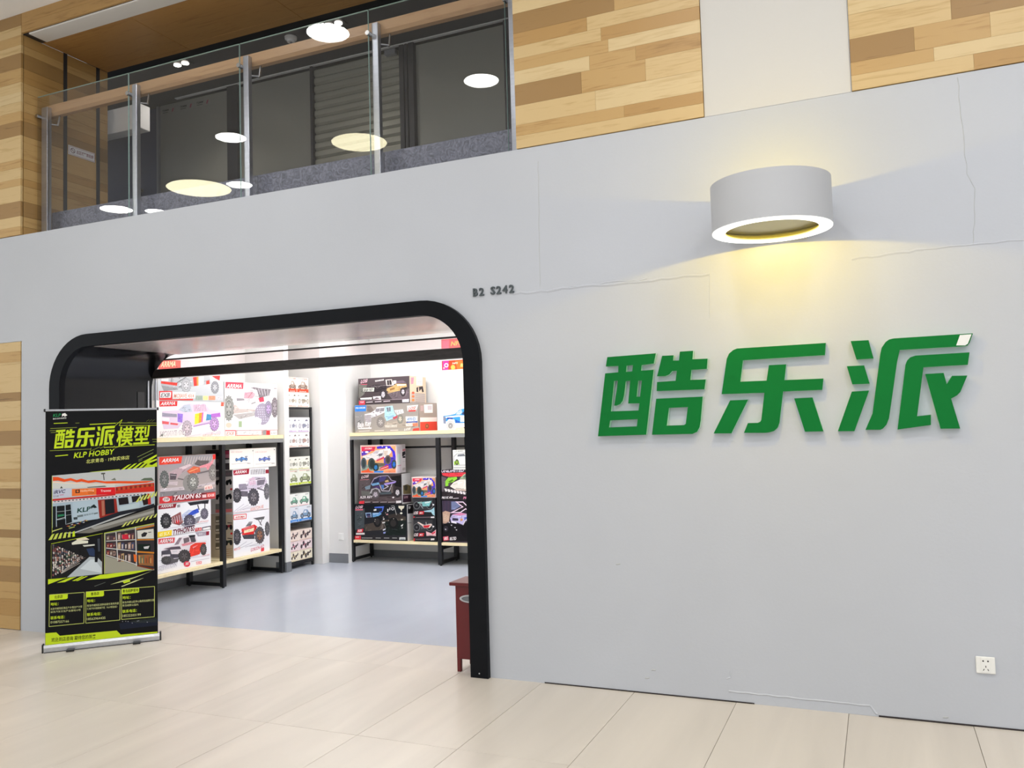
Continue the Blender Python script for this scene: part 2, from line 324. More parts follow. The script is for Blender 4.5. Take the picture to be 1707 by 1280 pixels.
BAN = [
["p",[12,13,17],[0,0,7950,0,7950,17900,0,17900]],
["t",[34,140,84],"KLP",[513,17436],[1076,17470],230,0.15,0.05],
["p",[246,244,242],[1144,17669,1349,17726,1506,17546,1315,17435,1281,17528,1124,17454]],
["t",[226,228,226],"酷乐派车辆模型",[514,17237],[1438,17294],107,0,0.02],
["l",[200,225,40],[568,16929,1520,16953,54]],
["l",[200,225,40],[3072,16793,4937,16850,62]],
["l",[150,166,60],[2069,16917,2345,16926,31]],
["l",[150,166,60],[332,16538,2172,16583,38]],
["l",[150,166,60],[299,16371,738,16374,31]],
["l",[150,166,60],[366,16216,704,16237,31]],
["l",[150,166,60],[4972,16873,7988,16786,39]],
["l",[150,166,60],[5794,16909,6190,16907,24]],
["l",[150,166,60],[300,14823,3174,14852,38]],
["l",[200,225,40],[4084,14944,7781,15040,47]],
["l",[150,166,60],[7600,15475,7967,15479,32]],
["l",[150,166,60],[7636,15275,8003,15287,32]],
["l",[200,225,40],[672,14390,1555,14449,69]],
["l",[200,225,40],[4901,16655,5408,17130,30]],
["l",[200,225,40],[5408,17130,5185,16648,29]],
["l",[200,225,40],[5185,16648,7973,16611,31]],
["l",[170,190,50],[3105,14684,3175,14952,21]],
["l",[170,190,50],[3174,14720,3803,15008,23]],
["l",[170,190,50],[3803,14892,4154,15035,23]],
["l",[170,190,50],[4719,14899,4861,15090,22]],
["l",[170,190,50],[4860,14855,5645,15142,23]],
["l",[110,120,60],[7169,16933,7389,17087,23]],
["l",[110,120,60],[7373,16928,7593,17082,23]],
["l",[110,120,60],[7578,16923,7799,17078,24]],
["h",[200,225,40],[[743,16406,1384,16443,1352,16262,1194,16240,1185,16142,1347,16151,1221,14998,583,14973,708,16111,883,16124,888,16238,720,16235],[997,16238,988,16127,1068,16135,1081,16245],[825,15970,770,15421,1131,15431,1148,15558,1000,15558,1037,15966,979,15960,953,15726,931,15613,896,15552,845,15523,814,15524,858,15835,873,15972],[1143,15962,1114,15676,1158,15678,1189,15964],[754,15259,736,15132,1102,15149,1116,15277]]],
["h",[200,225,40],[[1463,16394,1608,16397,1600,16302,1675,16302,1690,16457,1857,16464,1845,16316,2034,16317,2019,16138,1827,16128,1809,15954,2000,15956,1979,15783,1375,15770,1385,15931,1622,15946,1643,16121,1584,16119,1545,16061,1496,16033,1388,16032]]],
["h",[200,225,40],[[1366,15635,1954,15658,1917,15244,1900,15127,1867,15047,1808,15010,1295,14998],[1526,15469,1488,15157,1707,15166,1729,15187,1763,15479]]],
["h",[200,225,40],[[2438,16524,3456,16565,3438,16361,2459,16315,2414,15947,2735,15956,2771,16218,2979,16225,2949,15958,3407,15970,3387,15781,2927,15766,2867,15238,2843,15156,2798,15099,2739,15073,2685,15065,2430,15066,2485,15233,2604,15237,2635,15255,2649,15285,2702,15748,2176,15737,2258,16346,2290,16438,2343,16498,2392,16522]]],
["h",[200,225,40],[[2278,15627,2500,15635,2277,15058,2055,15055]]],
["h",[200,225,40],[[3055,15645,3269,15657,3376,15090,3161,15084]]],
["h",[200,225,40],[[3619,16604,3813,16608,3856,16299,3671,16290]]],
["h",[200,225,40],[[3562,16182,3751,16187,3800,15879,3611,15873]]],
["h",[200,225,40],[[3602,15752,3790,15766,3608,15089,3426,15087]]],
["h",[200,225,40],[[4082,16621,4901,16655,4861,16503,4838,16459,4811,16452,4140,16425,4105,16225,4001,15413,3986,15297,3956,15196,3917,15131,3888,15109,3728,15110,3813,15380,3933,16380,3950,16475,3996,16568,4035,16607]]],
["h",[200,225,40],[[4302,16325,4855,16350,4830,16149,4377,16129,4282,15329,4425,15351,4419,15184,4069,15112,4191,16178,4212,16249,4246,16298]]],
["h",[200,225,40],[[4391,16017,4581,16028,4605,15844,4664,15978,4819,15976,4738,15712,4701,15656,4641,15608,4714,15125,4516,15122]]],
["t",[200,225,40],"模型",[4946,15149],[7511,15223],1394,0.14,0.036],
["t",[200,225,40],"KLP HOBBY",[1945,14188],[4859,14402],415,0.2,0.035],
["t",[214,220,120],"北京青岛 · 19年实体店",[2812,13753],[5928,13969],293,0.1,0.02],
["l",[150,166,90],[6504,14089,7706,14677,31]],
["l",[150,166,90],[6575,13849,7668,14400,31]],
["l",[150,166,90],[6575,13731,6865,13877,24]],
["p",[200,225,40],[6864,13680,7950,14269,7950,14126,7373,13738,7950,13911,7950,13792,7226,13507,7590,13413,7950,13633,7950,13276,7370,13200,6934,13219,7445,13537]],
["p",[200,225,40],[5211,13060,5819,13487,6055,13556,5496,13110]],
["p",[200,225,40],[5653,13103,6264,13563,6488,13617,5939,13153]],
["p",[200,225,40],[6097,13146,6712,13639,6922,13678,6385,13196]],
["p",[200,225,40],[6544,13189,7162,13715,7358,13739,6833,13239]],
["p",[200,225,40],[3034,13049,5211,13185,5125,13009,4150,12952]],
["p",[196,200,203],[464,12887,7791,13258,7776,10211,2021,8342,469,8455]],
["p",[212,214,212],[478,12397,3428,12093,4857,12126,4856,11809,1790,11865,479,11882]],
["p",[86,88,80],[3879,12937,4165,12950,4165,12834,3879,12826]],
["l",[70,72,70],[4036,12851,4092,12375,66]],
["p",[96,110,90],[6701,12220,6996,12393,7539,12394,7736,12143]],
["p",[120,124,112],[4570,12351,4858,12522,4953,12306]],
["p",[60,66,60],[1005,11880,1097,12056,1198,11885]],
["p",[90,96,86],[2862,11887,4139,11925,4282,11839,2956,11830]],
["p",[236,84,30],[510,12782,867,12765,1327,12572,1743,12645,2162,12469,2488,12557,2957,12378,3428,12418,4140,12267,5097,12246,6309,12170,7736,12132,7192,12009,6211,11994,5097,12072,4282,12092,3522,12245,3004,12193,2488,12338,2162,12287,1743,12448,1281,12367,867,12491,510,12473]],
["p",[250,222,196],[510,12447,1281,12336,2161,12261,3004,12167,4282,12060,6211,11973,6211,11930,4282,12007,3004,12104,1281,12264,510,12364]],
["p",[206,48,34],[4904,11780,7735,11982,7757,11283,4902,11237]],
["p",[150,56,40],[5870,11746,7735,11874,7734,11767,5966,11645]],
["p",[120,50,36],[4952,11709,5048,11715,5057,11508,4961,11503]],
["p",[180,96,50],[5120,11722,5216,11727,5225,11520,5129,11515]],
["p",[120,50,36],[5289,11734,5385,11739,5394,11533,5298,11527]],
["p",[180,96,50],[5458,11746,5554,11752,5564,11545,5467,11539]],
["p",[120,50,36],[5627,11759,5724,11764,5733,11557,5636,11551]],
["p",[180,96,50],[5797,11771,5894,11777,5903,11569,5806,11564]],
["p",[120,50,36],[5967,11783,6064,11789,6073,11581,5976,11576]],
["p",[180,96,50],[6137,11796,6235,11802,6244,11594,6146,11588]],
["p",[120,50,36],[6308,11808,6406,11814,6415,11606,6317,11600]],
["p",[180,96,50],[6479,11821,6577,11827,6586,11618,6488,11613]],
["p",[120,50,36],[6650,11833,6748,11839,6757,11631,6659,11625]],
["p",[180,96,50],[6822,11846,6920,11852,6929,11643,6831,11637]],
["p",[120,50,36],[6994,11859,7092,11864,7101,11655,7003,11650]],
["p",[180,96,50],[7166,11871,7265,11877,7274,11668,7175,11662]],
["p",[120,50,36],[7339,11884,7438,11890,7447,11680,7348,11675]],
["p",[180,96,50],[7512,11896,7611,11902,7620,11693,7521,11687]],
["p",[196,202,220],[479,11856,1813,11863,1799,11190,479,11121]],
["t",[50,44,90],"iRVC",[570,11476],[1397,11523],268,0.2,0.04],
["t",[60,56,80],"艾尔威",[525,11221],[914,11240],134,0.0,0.0],
["l",[190,80,130],[983,11365,1259,11376,41]],
["p",[238,120,52],[1827,11785,3531,11784,3530,11250,1827,11230]],
["p",[60,44,40],[2068,11720,2371,11730,2371,11460,2068,11455]],
["e",[238,120,52],[2222,11592,84,-5,0,73]],
["t",[250,214,180],"HobbyWing",[2418,11530],[3380,11561],156,0.1,0.02],
["l",[140,80,40],[2956,11396,3380,11405,42]],
["p",[224,30,40],[3531,11784,4880,11766,4902,11226,3530,11229]],
["t",[250,220,220],"Traxxas",[3829,11453],[4591,11454],168,0.1,0.03],
["p",[198,50,50],[480,11085,3426,11203,4902,11237,4902,11132,3426,11046,2022,11012,480,10931]],
["p",[216,212,218],[480,10905,2022,10981,4902,11110,7732,11285,7731,11124,4902,10963,2022,10815,480,10761]],
["p",[90,110,130],[594,10837,722,10839,713,10912,603,10908]],
["p",[40,44,60],[841,10846,969,10849,960,10921,850,10917]],
["p",[40,44,60],[1089,10855,1217,10858,1208,10930,1098,10927]],
["p",[90,110,130],[1337,10864,1466,10867,1457,10940,1346,10936]],
["p",[40,44,60],[1586,10873,1716,10876,1706,10949,1595,10945]],
["p",[40,44,60],[1836,10883,1966,10885,1957,10959,1845,10955]],
["p",[90,110,130],[2087,10892,2217,10895,2208,10968,2096,10964]],
["p",[40,44,60],[2338,10901,2469,10904,2459,10977,2347,10973]],
["p",[40,44,60],[2590,10911,2721,10913,2712,10987,2599,10983]],
["p",[90,110,130],[2843,10920,2974,10923,2965,10996,2852,10992]],
["p",[40,44,60],[3096,10929,3228,10932,3219,11006,3106,11002]],
["p",[40,44,60],[3351,10939,3483,10942,3473,11015,3360,11011]],
["p",[90,110,130],[3606,10948,3738,10951,3729,11025,3615,11021]],
["p",[40,44,60],[3861,10958,3994,10961,3985,11035,3871,11031]],
["p",[40,44,60],[4118,10967,4251,10970,4242,11044,4128,11040]],
["p",[90,110,130],[4375,10977,4509,10980,4500,11054,4385,11050]],
["p",[40,44,60],[4633,10986,4767,10989,4758,11064,4643,11060]],
["p",[40,44,60],[4892,10996,5027,10999,5017,11073,4902,11069]],
["p",[90,110,130],[5152,11006,5287,11009,5277,11083,5162,11079]],
["p",[40,44,60],[5412,11015,5547,11018,5538,11093,5422,11089]],
["p",[40,44,60],[5673,11025,5809,11028,5799,11103,5683,11099]],
["p",[90,110,130],[5935,11035,6071,11038,6062,11113,5945,11108]],
["p",[40,44,60],[6198,11044,6334,11048,6325,11122,6208,11118]],
["p",[40,44,60],[6461,11054,6598,11057,6589,11132,6471,11128]],
["p",[90,110,130],[6725,11064,6863,11067,6853,11142,6736,11138]],
["p",[40,44,60],[6991,11074,7128,11077,7119,11152,7001,11148]],
["p",[170,190,206],[480,10751,2022,10815,7731,11124,7727,10214,5139,9842,2021,9210,482,9007]],
["p",[178,198,214],[1882,10771,3639,10851,3707,9357,1928,9154]],
["p",[18,24,28],[503,10518,722,10531,733,8861,505,8877]],
["p",[18,24,28],[777,10527,1328,10546,1337,9514,787,9489]],
["p",[18,24,28],[1383,10568,1734,10614,1836,9223,1420,9096]],
["p",[16,20,24],[778,9448,1383,9511,1384,8738,801,8779]],
["p",[40,130,90],[846,9855,1282,9878,1282,9749,846,9700]],
["l",[170,180,180],[777,10090,1328,10107,31]],
["l",[170,180,180],[1397,10129,1767,10168,31]],
["l",[150,160,160],[1397,9768,1790,9820,31]],
["l",[190,200,200],[778,9489,1351,9616,52]],
["t",[30,70,66],"KLP",[2184,9924],[3166,10028],342,0.1,0.06],
["p",[28,40,44],[3143,10358,3378,10516,3590,10253,3425,10211,3284,10271,3189,10162]],
["p",[110,124,130],[2184,9717,2603,9768,2603,9612,2207,9560]],
["t",[70,84,90],"模型卖场",[2650,9645],[3330,9747],125,0.0,0.0],
["p",[110,124,130],[3354,9824,3637,9874,3637,9769,3377,9718]],
["p",[60,70,76],[1929,9578,2207,9601,2216,9404,1952,9396]],
["p",[150,44,36],[3639,10835,4949,10881,5138,9684,3755,9458]],
["p",[176,110,90],[3899,10758,4099,10772,4134,9591,3944,9551]],
["p",[24,26,34],[4127,10823,4781,10864,4851,9755,4191,9666]],
["p",[150,44,36],[3755,9537,5139,9763,5138,9605,3802,9377]],
["l",[176,190,196],[4997,10878,5091,9845,67]],
["p",[28,22,26],[5094,10899,5794,10955,5865,10405,5164,10341]],
["p",[196,206,212],[5818,10953,6037,10962,6084,10498,5889,10472]],
["p",[34,28,30],[6061,10977,6647,11013,6743,10645,6132,10495]],
["p",[40,24,26],[6745,11045,7335,11119,7505,10334,6938,10208]],
["p",[190,44,40],[7237,11151,7434,11087,7504,10281,7282,10241]],
["p",[186,204,214],[5188,10218,6645,10492,6643,10066,5235,9862]],
["p",[30,34,44],[5235,9836,6643,10013,7727,10321,7726,10053,5234,9520,2114,8480,1559,8417,1559,8726]],
["p",[120,118,112],[2114,8351,7725,10000,7722,9359,4370,8528,3046,8283]],
["p",[160,160,156],[3141,8718,7724,9786,7723,9572,3423,8542]],
["p",[16,18,26],[468,8880,2114,9204,3707,9357,2114,8635,1329,8392,469,8455]],
["p",[150,50,44],[1420,8942,1605,9006,1559,8906]],
["p",[190,170,60],[1522,8909,1706,8973,1660,8873]],
["p",[50,90,150],[1623,8876,1808,8941,1762,8841]],
["p",[200,200,196],[1725,9029,1910,9094,1864,8993]],
["p",[150,50,44],[1827,8996,2012,9061,1965,8961]],
["p",[190,170,60],[1928,8963,2114,9028,2067,8928]],
["p",[50,90,150],[2030,9116,2216,9181,2170,9081]],
["p",[200,200,196],[2132,9084,2318,9149,2272,9048]],
["p",[150,50,44],[2235,9051,2421,9116,2374,9015]],
["p",[190,170,60],[2337,9204,2524,9269,2477,9169]],
["p",[50,90,150],[2440,9171,2626,9237,2579,9136]],
["p",[200,200,196],[2542,9139,2729,9204,2682,9103]],
["p",[150,50,44],[2645,9292,2832,9358,2785,9257]],
["p",[190,170,60],[2748,9260,2935,9325,2888,9224]],
["p",[200,206,120],[468,8649,1145,8832,1168,8779,482,8572]],
["p",[170,180,90],[1605,8800,2021,8890,2021,8822,1651,8730]],
["l",[200,225,40],[464,12887,469,8455,23]],
["p",[214,222,110],[6352,10498,6637,10918,6754,10954,6523,10499]],
["p",[214,222,110],[6621,10578,6892,10989,7010,11025,6792,10579]],
["p",[214,222,110],[6891,10658,7148,11060,7266,11096,7062,10659]],
["p",[214,222,110],[7161,10739,7405,11131,7523,11167,7334,10740]],
["p",[214,222,110],[7433,10819,7662,11203,7781,11239,7606,10820]],
["p",[214,222,110],[7705,10900,7920,11275,7950,11311,7879,10901]],
["p",[206,214,110],[5328,8607,5618,8940,5773,8999,5501,8632]],
["p",[206,214,110],[5656,8690,5933,9014,6084,9073,5830,8715]],
["p",[206,214,110],[5985,8773,6249,9088,6395,9148,6160,8798]],
["p",[206,214,110],[6316,8856,6566,9163,6708,9222,6492,8881]],
["p",[206,214,110],[6648,8940,6884,9237,7022,9298,6825,8965]],
["p",[206,214,110],[6982,9024,7204,9312,7337,9373,7159,9049]],
["p",[206,214,110],[7316,9108,7525,9387,7653,9449,7494,9133]],
["p",[206,214,110],[7652,9192,7847,9463,7950,9525,7831,9218]],
["p",[196,210,90],[210,7951,460,8377,642,8430,437,7969]],
["p",[196,210,90],[537,7977,742,8397,916,8451,756,7996]],
["p",[196,210,90],[866,8004,1026,8417,1191,8472,1076,8024]],
["p",[196,210,90],[1196,8030,1310,8438,1467,8494,1398,8051]],
["p",[196,210,90],[1527,8057,1596,8458,1743,8515,1720,8079]],
["p",[200,225,40],[1859,8084,1882,8479,2021,8536,2044,8106]],
["p",[24,24,28],[406,7563,406,7701,3989,8223,3960,5049,1490,4991,409,4999]],
["p",[176,186,194],[1490,5001,3044,6451,3608,6378,3947,5960,3945,5051]],
["p",[206,216,224],[2391,5577,3138,6236,3419,6212,3890,5497,3889,5134]],
["p",[40,56,90],[2835,7089,3515,7139,3608,6404,3045,6555]],
["p",[14,16,22],[2859,7968,3894,8152,3948,6584,3703,6656,3607,5989,3419,6005,3420,6939]],
["p",[60,66,76],[3610,7808,3776,7822,3797,6805,3656,6816]],
["p",[226,226,210],[1813,7634,2160,7814,2952,7702,2952,7520,1836,7477]],
["p",[206,208,200],[2578,7394,3421,7406,3421,7292,2671,7268]],
["p",[230,220,200],[2114,7920,2765,8001,3046,7798,2206,7758]],
["p",[90,84,86],[491,7607,619,7608,605,7429,501,7454]],
["p",[90,84,86],[505,7418,591,7421,619,7239,514,7264]],
["p",[120,70,70],[501,7229,634,7229,615,7050,510,7076]],
["p",[190,180,176],[521,7039,636,7040,635,6860,530,6886]],
["p",[60,56,60],[499,6852,634,6852,613,6673,508,6699]],
["p",[150,140,140],[494,6664,629,6664,608,6485,503,6511]],
["p",[120,70,70],[524,6474,618,6476,638,6294,533,6320]],
["p",[214,208,204],[497,6288,634,6286,611,6108,506,6134]],
["p",[206,200,190],[533,6096,620,6099,646,5917,542,5943]],
["p",[214,208,204],[513,5910,620,5911,627,5730,523,5756]],
["p",[190,180,176],[494,5723,606,5724,608,5544,503,5570]],
["p",[40,38,42],[486,5536,621,5534,599,5356,495,5383]],
["p",[120,70,70],[481,5348,599,5348,595,5169,491,5195]],
["p",[40,38,42],[677,7521,772,7524,791,7354,686,7378]],
["p",[120,70,70],[652,7348,762,7349,766,7181,661,7205]],
["p",[120,70,70],[638,7174,737,7176,752,7007,647,7031]],
["p",[90,84,86],[673,6995,758,6999,787,6828,682,6853]],
["p",[120,70,70],[664,6821,779,6822,778,6654,673,6678]],
["p",[200,190,186],[665,6646,769,6647,779,6478,674,6503]],
["p",[190,180,176],[684,6469,771,6472,798,6301,694,6326]],
["p",[214,208,204],[680,6294,802,6294,794,6127,689,6151]],
["p",[206,200,190],[645,6122,755,6123,759,5954,654,5979]],
["p",[214,208,204],[662,5945,780,5945,776,5778,672,5803]],
["p",[90,84,86],[680,5769,815,5767,794,5601,689,5626]],
["p",[120,70,70],[669,5595,800,5593,783,5427,679,5452]],
["p",[190,180,176],[664,5420,754,5422,778,5253,674,5278]],
["p",[120,70,70],[831,7438,942,7439,945,7283,840,7306]],
["p",[200,190,186],[782,7279,869,7283,896,7124,791,7147]],
["p",[120,70,70],[833,7113,962,7113,947,6958,842,6981]],
["p",[150,140,140],[832,6951,935,6953,947,6796,842,6819]],
["p",[60,56,60],[798,6792,929,6791,912,6637,807,6660]],
["p",[170,120,110],[803,6629,928,6629,917,6474,812,6497]],
["p",[170,120,110],[784,6469,879,6471,899,6314,794,6337]],
["p",[60,56,60],[805,6305,903,6307,919,6150,814,6173]],
["p",[60,56,60],[813,6143,917,6144,927,5987,822,6011]],
["p",[150,140,140],[781,5984,892,5984,895,5828,790,5852]],
["p",[206,200,190],[801,5820,947,5818,915,5665,810,5688]],
["p",[70,100,80],[812,5657,957,5655,926,5502,821,5526]],
["p",[190,180,176],[804,5496,894,5499,918,5341,813,5365]],
["p",[200,190,186],[934,7358,1027,7361,1048,7215,943,7237]],
["p",[60,56,60],[967,7206,1089,7207,1082,7063,977,7085]],
["p",[170,120,110],[960,7058,1059,7060,1075,6915,970,6937]],
["p",[90,84,86],[985,6907,1121,6906,1100,6764,995,6786]],
["p",[80,90,110],[947,6762,1071,6762,1061,6618,956,6640]],
["p",[190,180,176],[942,6613,1040,6615,1056,6470,951,6492]],
["p",[150,140,140],[953,6463,1050,6466,1068,6320,963,6342]],
["p",[214,208,204],[955,6315,1095,6313,1070,6171,964,6193]],
["p",[70,100,80],[977,6164,1071,6166,1091,6020,986,6043]],
["p",[120,70,70],[933,6019,1031,6021,1047,5876,942,5898]],
["p",[190,180,176],[943,5870,1052,5871,1057,5726,952,5749]],
["p",[206,200,190],[946,5721,1031,5724,1060,5577,955,5600]],
["p",[170,120,110],[982,5569,1072,5572,1097,5425,992,5448]],
["p",[214,208,204],[1113,7272,1237,7272,1227,7141,1122,7161]],
["p",[200,190,186],[1125,7135,1210,7139,1240,7004,1134,7025]],
["p",[80,90,110],[1103,7002,1199,7004,1217,6870,1112,6891]],
["p",[60,56,60],[1130,6864,1234,6866,1244,6732,1139,6753]],
["p",[214,208,204],[1118,6729,1220,6731,1232,6598,1127,6619]],
["p",[190,180,176],[1105,6595,1229,6595,1219,6463,1114,6484]],
["p",[120,70,70],[1119,6458,1224,6460,1234,6327,1129,6348]],
["p",[70,100,80],[1103,6324,1191,6327,1218,6192,1113,6214]],
["p",[214,208,204],[1135,6186,1261,6186,1250,6054,1144,6076]],
["p",[170,120,110],[1084,6055,1175,6057,1199,5923,1094,5945]],
["p",[214,208,204],[1135,5915,1273,5914,1250,5783,1144,5805]],
["p",[200,190,186],[1130,5780,1253,5780,1244,5648,1139,5670]],
["p",[200,190,186],[1113,5646,1222,5647,1228,5515,1123,5536]],
["p",[150,140,140],[1254,7189,1350,7192,1369,7070,1263,7089]],
["p",[170,120,110],[1241,7068,1380,7067,1356,6948,1251,6968]],
["p",[80,90,110],[1239,6946,1378,6945,1354,6826,1248,6846]],
["p",[190,180,176],[1263,6821,1356,6824,1378,6702,1272,6722]],
["p",[40,38,42],[1266,6699,1399,6698,1381,6579,1276,6599]],
["p",[40,38,42],[1259,6577,1370,6578,1374,6458,1268,6478]],
["p",[200,190,186],[1237,6457,1358,6457,1352,6337,1246,6357]],
["p",[120,70,70],[1260,6333,1382,6333,1375,6213,1269,6233]],
["p",[206,200,190],[1241,6212,1328,6215,1355,6093,1250,6113]],
["p",[150,140,140],[1281,6087,1383,6088,1396,5967,1291,5987]],
["p",[90,84,86],[1252,5967,1340,5970,1367,5847,1261,5868]],
["p",[80,90,110],[1263,5844,1359,5846,1378,5724,1272,5745]],
["p",[80,90,110],[1287,5720,1385,5722,1402,5600,1296,5620]],
["p",[80,90,110],[1411,7105,1500,7108,1526,6997,1420,7016]],
["p",[170,120,110],[1391,6997,1525,6997,1505,6890,1400,6908]],
["p",[80,90,110],[1404,6887,1514,6889,1519,6780,1414,6798]],
["p",[70,100,80],[1423,6777,1511,6780,1538,6669,1433,6688]],
["p",[190,180,176],[1433,6667,1557,6667,1548,6560,1442,6578]],
["p",[70,100,80],[1436,6558,1546,6559,1551,6450,1445,6469]],
["p",[60,56,60],[1428,6450,1535,6451,1543,6342,1438,6361]],
["p",[200,190,186],[1393,6344,1486,6346,1508,6236,1403,6255]],
["p",[206,200,190],[1412,6233,1511,6235,1527,6126,1421,6144]],
["p",[150,140,140],[1438,6122,1567,6122,1553,6014,1447,6033]],
["p",[120,70,70],[1385,6018,1475,6021,1500,5910,1394,5929]],
["p",[200,190,186],[1391,5909,1512,5908,1505,5801,1400,5820]],
["p",[40,38,42],[1414,5798,1512,5800,1528,5690,1423,5709]],
["p",[206,200,190],[1583,7019,1681,7021,1698,6924,1592,6941]],
["p",[214,208,204],[1546,6926,1629,6930,1661,6831,1555,6848]],
["p",[206,200,190],[1539,6831,1657,6832,1654,6736,1548,6753]],
["p",[170,120,110],[1586,6732,1689,6734,1701,6636,1595,6654]],
["p",[70,100,80],[1584,6636,1706,6637,1699,6541,1593,6558]],
["p",[60,56,60],[1560,6543,1660,6545,1676,6447,1570,6465]],
["p",[214,208,204],[1569,6447,1674,6448,1684,6351,1578,6368]],
["p",[170,120,110],[1560,6352,1652,6354,1675,6256,1569,6274]],
["p",[60,56,60],[1581,6255,1682,6256,1696,6159,1590,6176]],
["p",[190,180,176],[1588,6158,1708,6158,1703,6063,1597,6080]],
["p",[170,120,110],[1555,6066,1695,6064,1671,5970,1565,5988]],
["p",[214,208,204],[1540,5972,1684,5969,1655,5876,1550,5893]],
["p",[214,208,204],[1546,5876,1653,5877,1661,5780,1555,5797]],
["p",[150,140,140],[1698,6938,1820,6938,1813,6854,1707,6870]],
["p",[90,84,86],[1717,6854,1852,6853,1832,6771,1726,6787]],
["p",[90,84,86],[1733,6770,1826,6773,1848,6687,1742,6703]],
["p",[70,100,80],[1720,6689,1846,6689,1836,6606,1730,6622]],
["p",[90,84,86],[1743,6605,1875,6605,1858,6522,1752,6538]],
["p",[90,84,86],[1742,6523,1836,6526,1857,6439,1751,6456]],
["p",[200,190,186],[1715,6443,1812,6445,1830,6359,1724,6376]],
["p",[214,208,204],[1732,6359,1834,6361,1847,6276,1741,6292]],
["p",[80,90,110],[1739,6277,1879,6275,1855,6193,1749,6209]],
["p",[70,100,80],[1701,6198,1830,6197,1816,6114,1710,6130]],
["p",[190,180,176],[1705,6115,1836,6114,1820,6031,1714,6048]],
["p",[40,38,42],[1718,6032,1865,6030,1833,5948,1727,5965]],
["p",[80,90,110],[1738,5948,1853,5948,1853,5864,1747,5881]],
["p",[206,200,190],[1894,6850,1996,6852,2010,6779,1903,6793]],
["p",[150,140,140],[1863,6784,1963,6786,1979,6712,1872,6727]],
["p",[70,100,80],[1890,6713,2018,6712,2006,6641,1899,6656]],
["p",[206,200,190],[1874,6645,1984,6646,1990,6573,1884,6588]],
["p",[150,140,140],[1862,6577,1955,6580,1977,6506,1871,6521]],
["p",[214,208,204],[1844,6510,1987,6508,1959,6438,1853,6453]],
["p",[120,70,70],[1874,6439,2016,6437,1989,6367,1883,6382]],
["p",[70,100,80],[1882,6369,1980,6371,1998,6297,1891,6312]],
["p",[170,120,110],[1892,6299,2025,6298,2007,6228,1901,6243]],
["p",[190,180,176],[1848,6234,1936,6237,1964,6162,1858,6178]],
["p",[150,140,140],[1848,6166,1941,6168,1963,6094,1857,6109]],
["p",[214,208,204],[1884,6094,2007,6093,2000,6022,1893,6037]],
["p",[40,38,42],[1880,6025,1980,6027,1995,5953,1889,5969]],
["p",[60,56,60],[2022,6767,2154,6767,2138,6708,2031,6722]],
["p",[206,200,190],[2004,6713,2093,6716,2120,6654,2013,6668]],
["p",[214,208,204],[2008,6658,2110,6660,2124,6598,2017,6612]],
["p",[200,190,186],[2042,6599,2137,6602,2158,6540,2051,6554]],
["p",[80,90,110],[2001,6547,2146,6546,2117,6488,2010,6502]],
["p",[200,190,186],[2042,6489,2130,6492,2157,6429,2051,6443]],
["p",[150,140,140],[2013,6436,2143,6435,2129,6376,2022,6390]],
["p",[40,38,42],[2023,6379,2133,6380,2139,6320,2033,6334]],
["p",[120,70,70],[2005,6325,2119,6326,2120,6266,2014,6280]],
["p",[60,56,60],[1996,6271,2090,6273,2112,6211,2006,6225]],
["p",[40,38,42],[2042,6211,2151,6213,2158,6152,2051,6166]],
["p",[80,90,110],[2031,6157,2135,6158,2146,6097,2040,6111]],
["p",[80,90,110],[2014,6103,2161,6101,2130,6043,2023,6057]],
["p",[214,208,204],[2161,6684,2246,6687,2277,6637,2170,6649]],
["p",[60,56,60],[2199,6639,2288,6642,2315,6591,2208,6604]],
["p",[170,120,110],[2152,6601,2289,6600,2268,6553,2161,6566]],
["p",[40,38,42],[2158,6558,2242,6562,2274,6511,2168,6523]],
["p",[40,38,42],[2196,6513,2292,6515,2312,6466,2205,6478]],
["p",[200,190,186],[2191,6471,2321,6471,2307,6424,2201,6437]],
["p",[200,190,186],[2197,6429,2305,6430,2313,6381,2206,6394]],
["p",[40,38,42],[2193,6387,2314,6387,2309,6340,2202,6352]],
["p",[170,120,110],[2151,6349,2294,6347,2267,6301,2161,6314]],
["p",[214,208,204],[2165,6306,2303,6304,2281,6258,2175,6271]],
["p",[200,190,186],[2168,6263,2254,6266,2284,6216,2178,6229]],
["p",[120,70,70],[2181,6220,2302,6220,2296,6173,2190,6186]],
["p",[170,120,110],[2190,6178,2293,6179,2306,6130,2199,6143]],
["p",[214,208,204],[2349,6596,2486,6595,2465,6561,2358,6572]],
["p",[90,84,86],[2344,6568,2485,6567,2460,6533,2353,6544]],
["p",[90,84,86],[2348,6539,2475,6539,2465,6504,2358,6515]],
["p",[170,120,110],[2338,6512,2442,6513,2454,6476,2347,6488]],
["p",[206,200,190],[2325,6484,2469,6482,2441,6449,2334,6460]],
["p",[150,140,140],[2308,6457,2424,6458,2425,6422,2318,6433]],
["p",[170,120,110],[2329,6427,2459,6426,2445,6391,2338,6403]],
["p",[214,208,204],[2301,6400,2389,6403,2417,6365,2310,6377]],
["p",[60,56,60],[2342,6368,2471,6368,2458,6333,2351,6345]],
["p",[40,38,42],[2305,6343,2443,6342,2421,6308,2314,6319]],
["p",[190,180,176],[2302,6315,2427,6315,2419,6279,2312,6291]],
["p",[150,140,140],[2333,6284,2475,6282,2449,6248,2342,6260]],
["p",[150,140,140],[2353,6253,2467,6254,2469,6218,2362,6229]],
["p",[206,200,190],[2460,6515,2560,6517,2576,6492,2469,6502]],
["p",[206,200,190],[2493,6497,2630,6496,2609,6474,2502,6484]],
["p",[80,90,110],[2469,6484,2594,6484,2585,6461,2478,6471]],
["p",[60,56,60],[2474,6468,2585,6470,2591,6445,2484,6456]],
["p",[40,38,42],[2506,6451,2646,6449,2623,6427,2516,6438]],
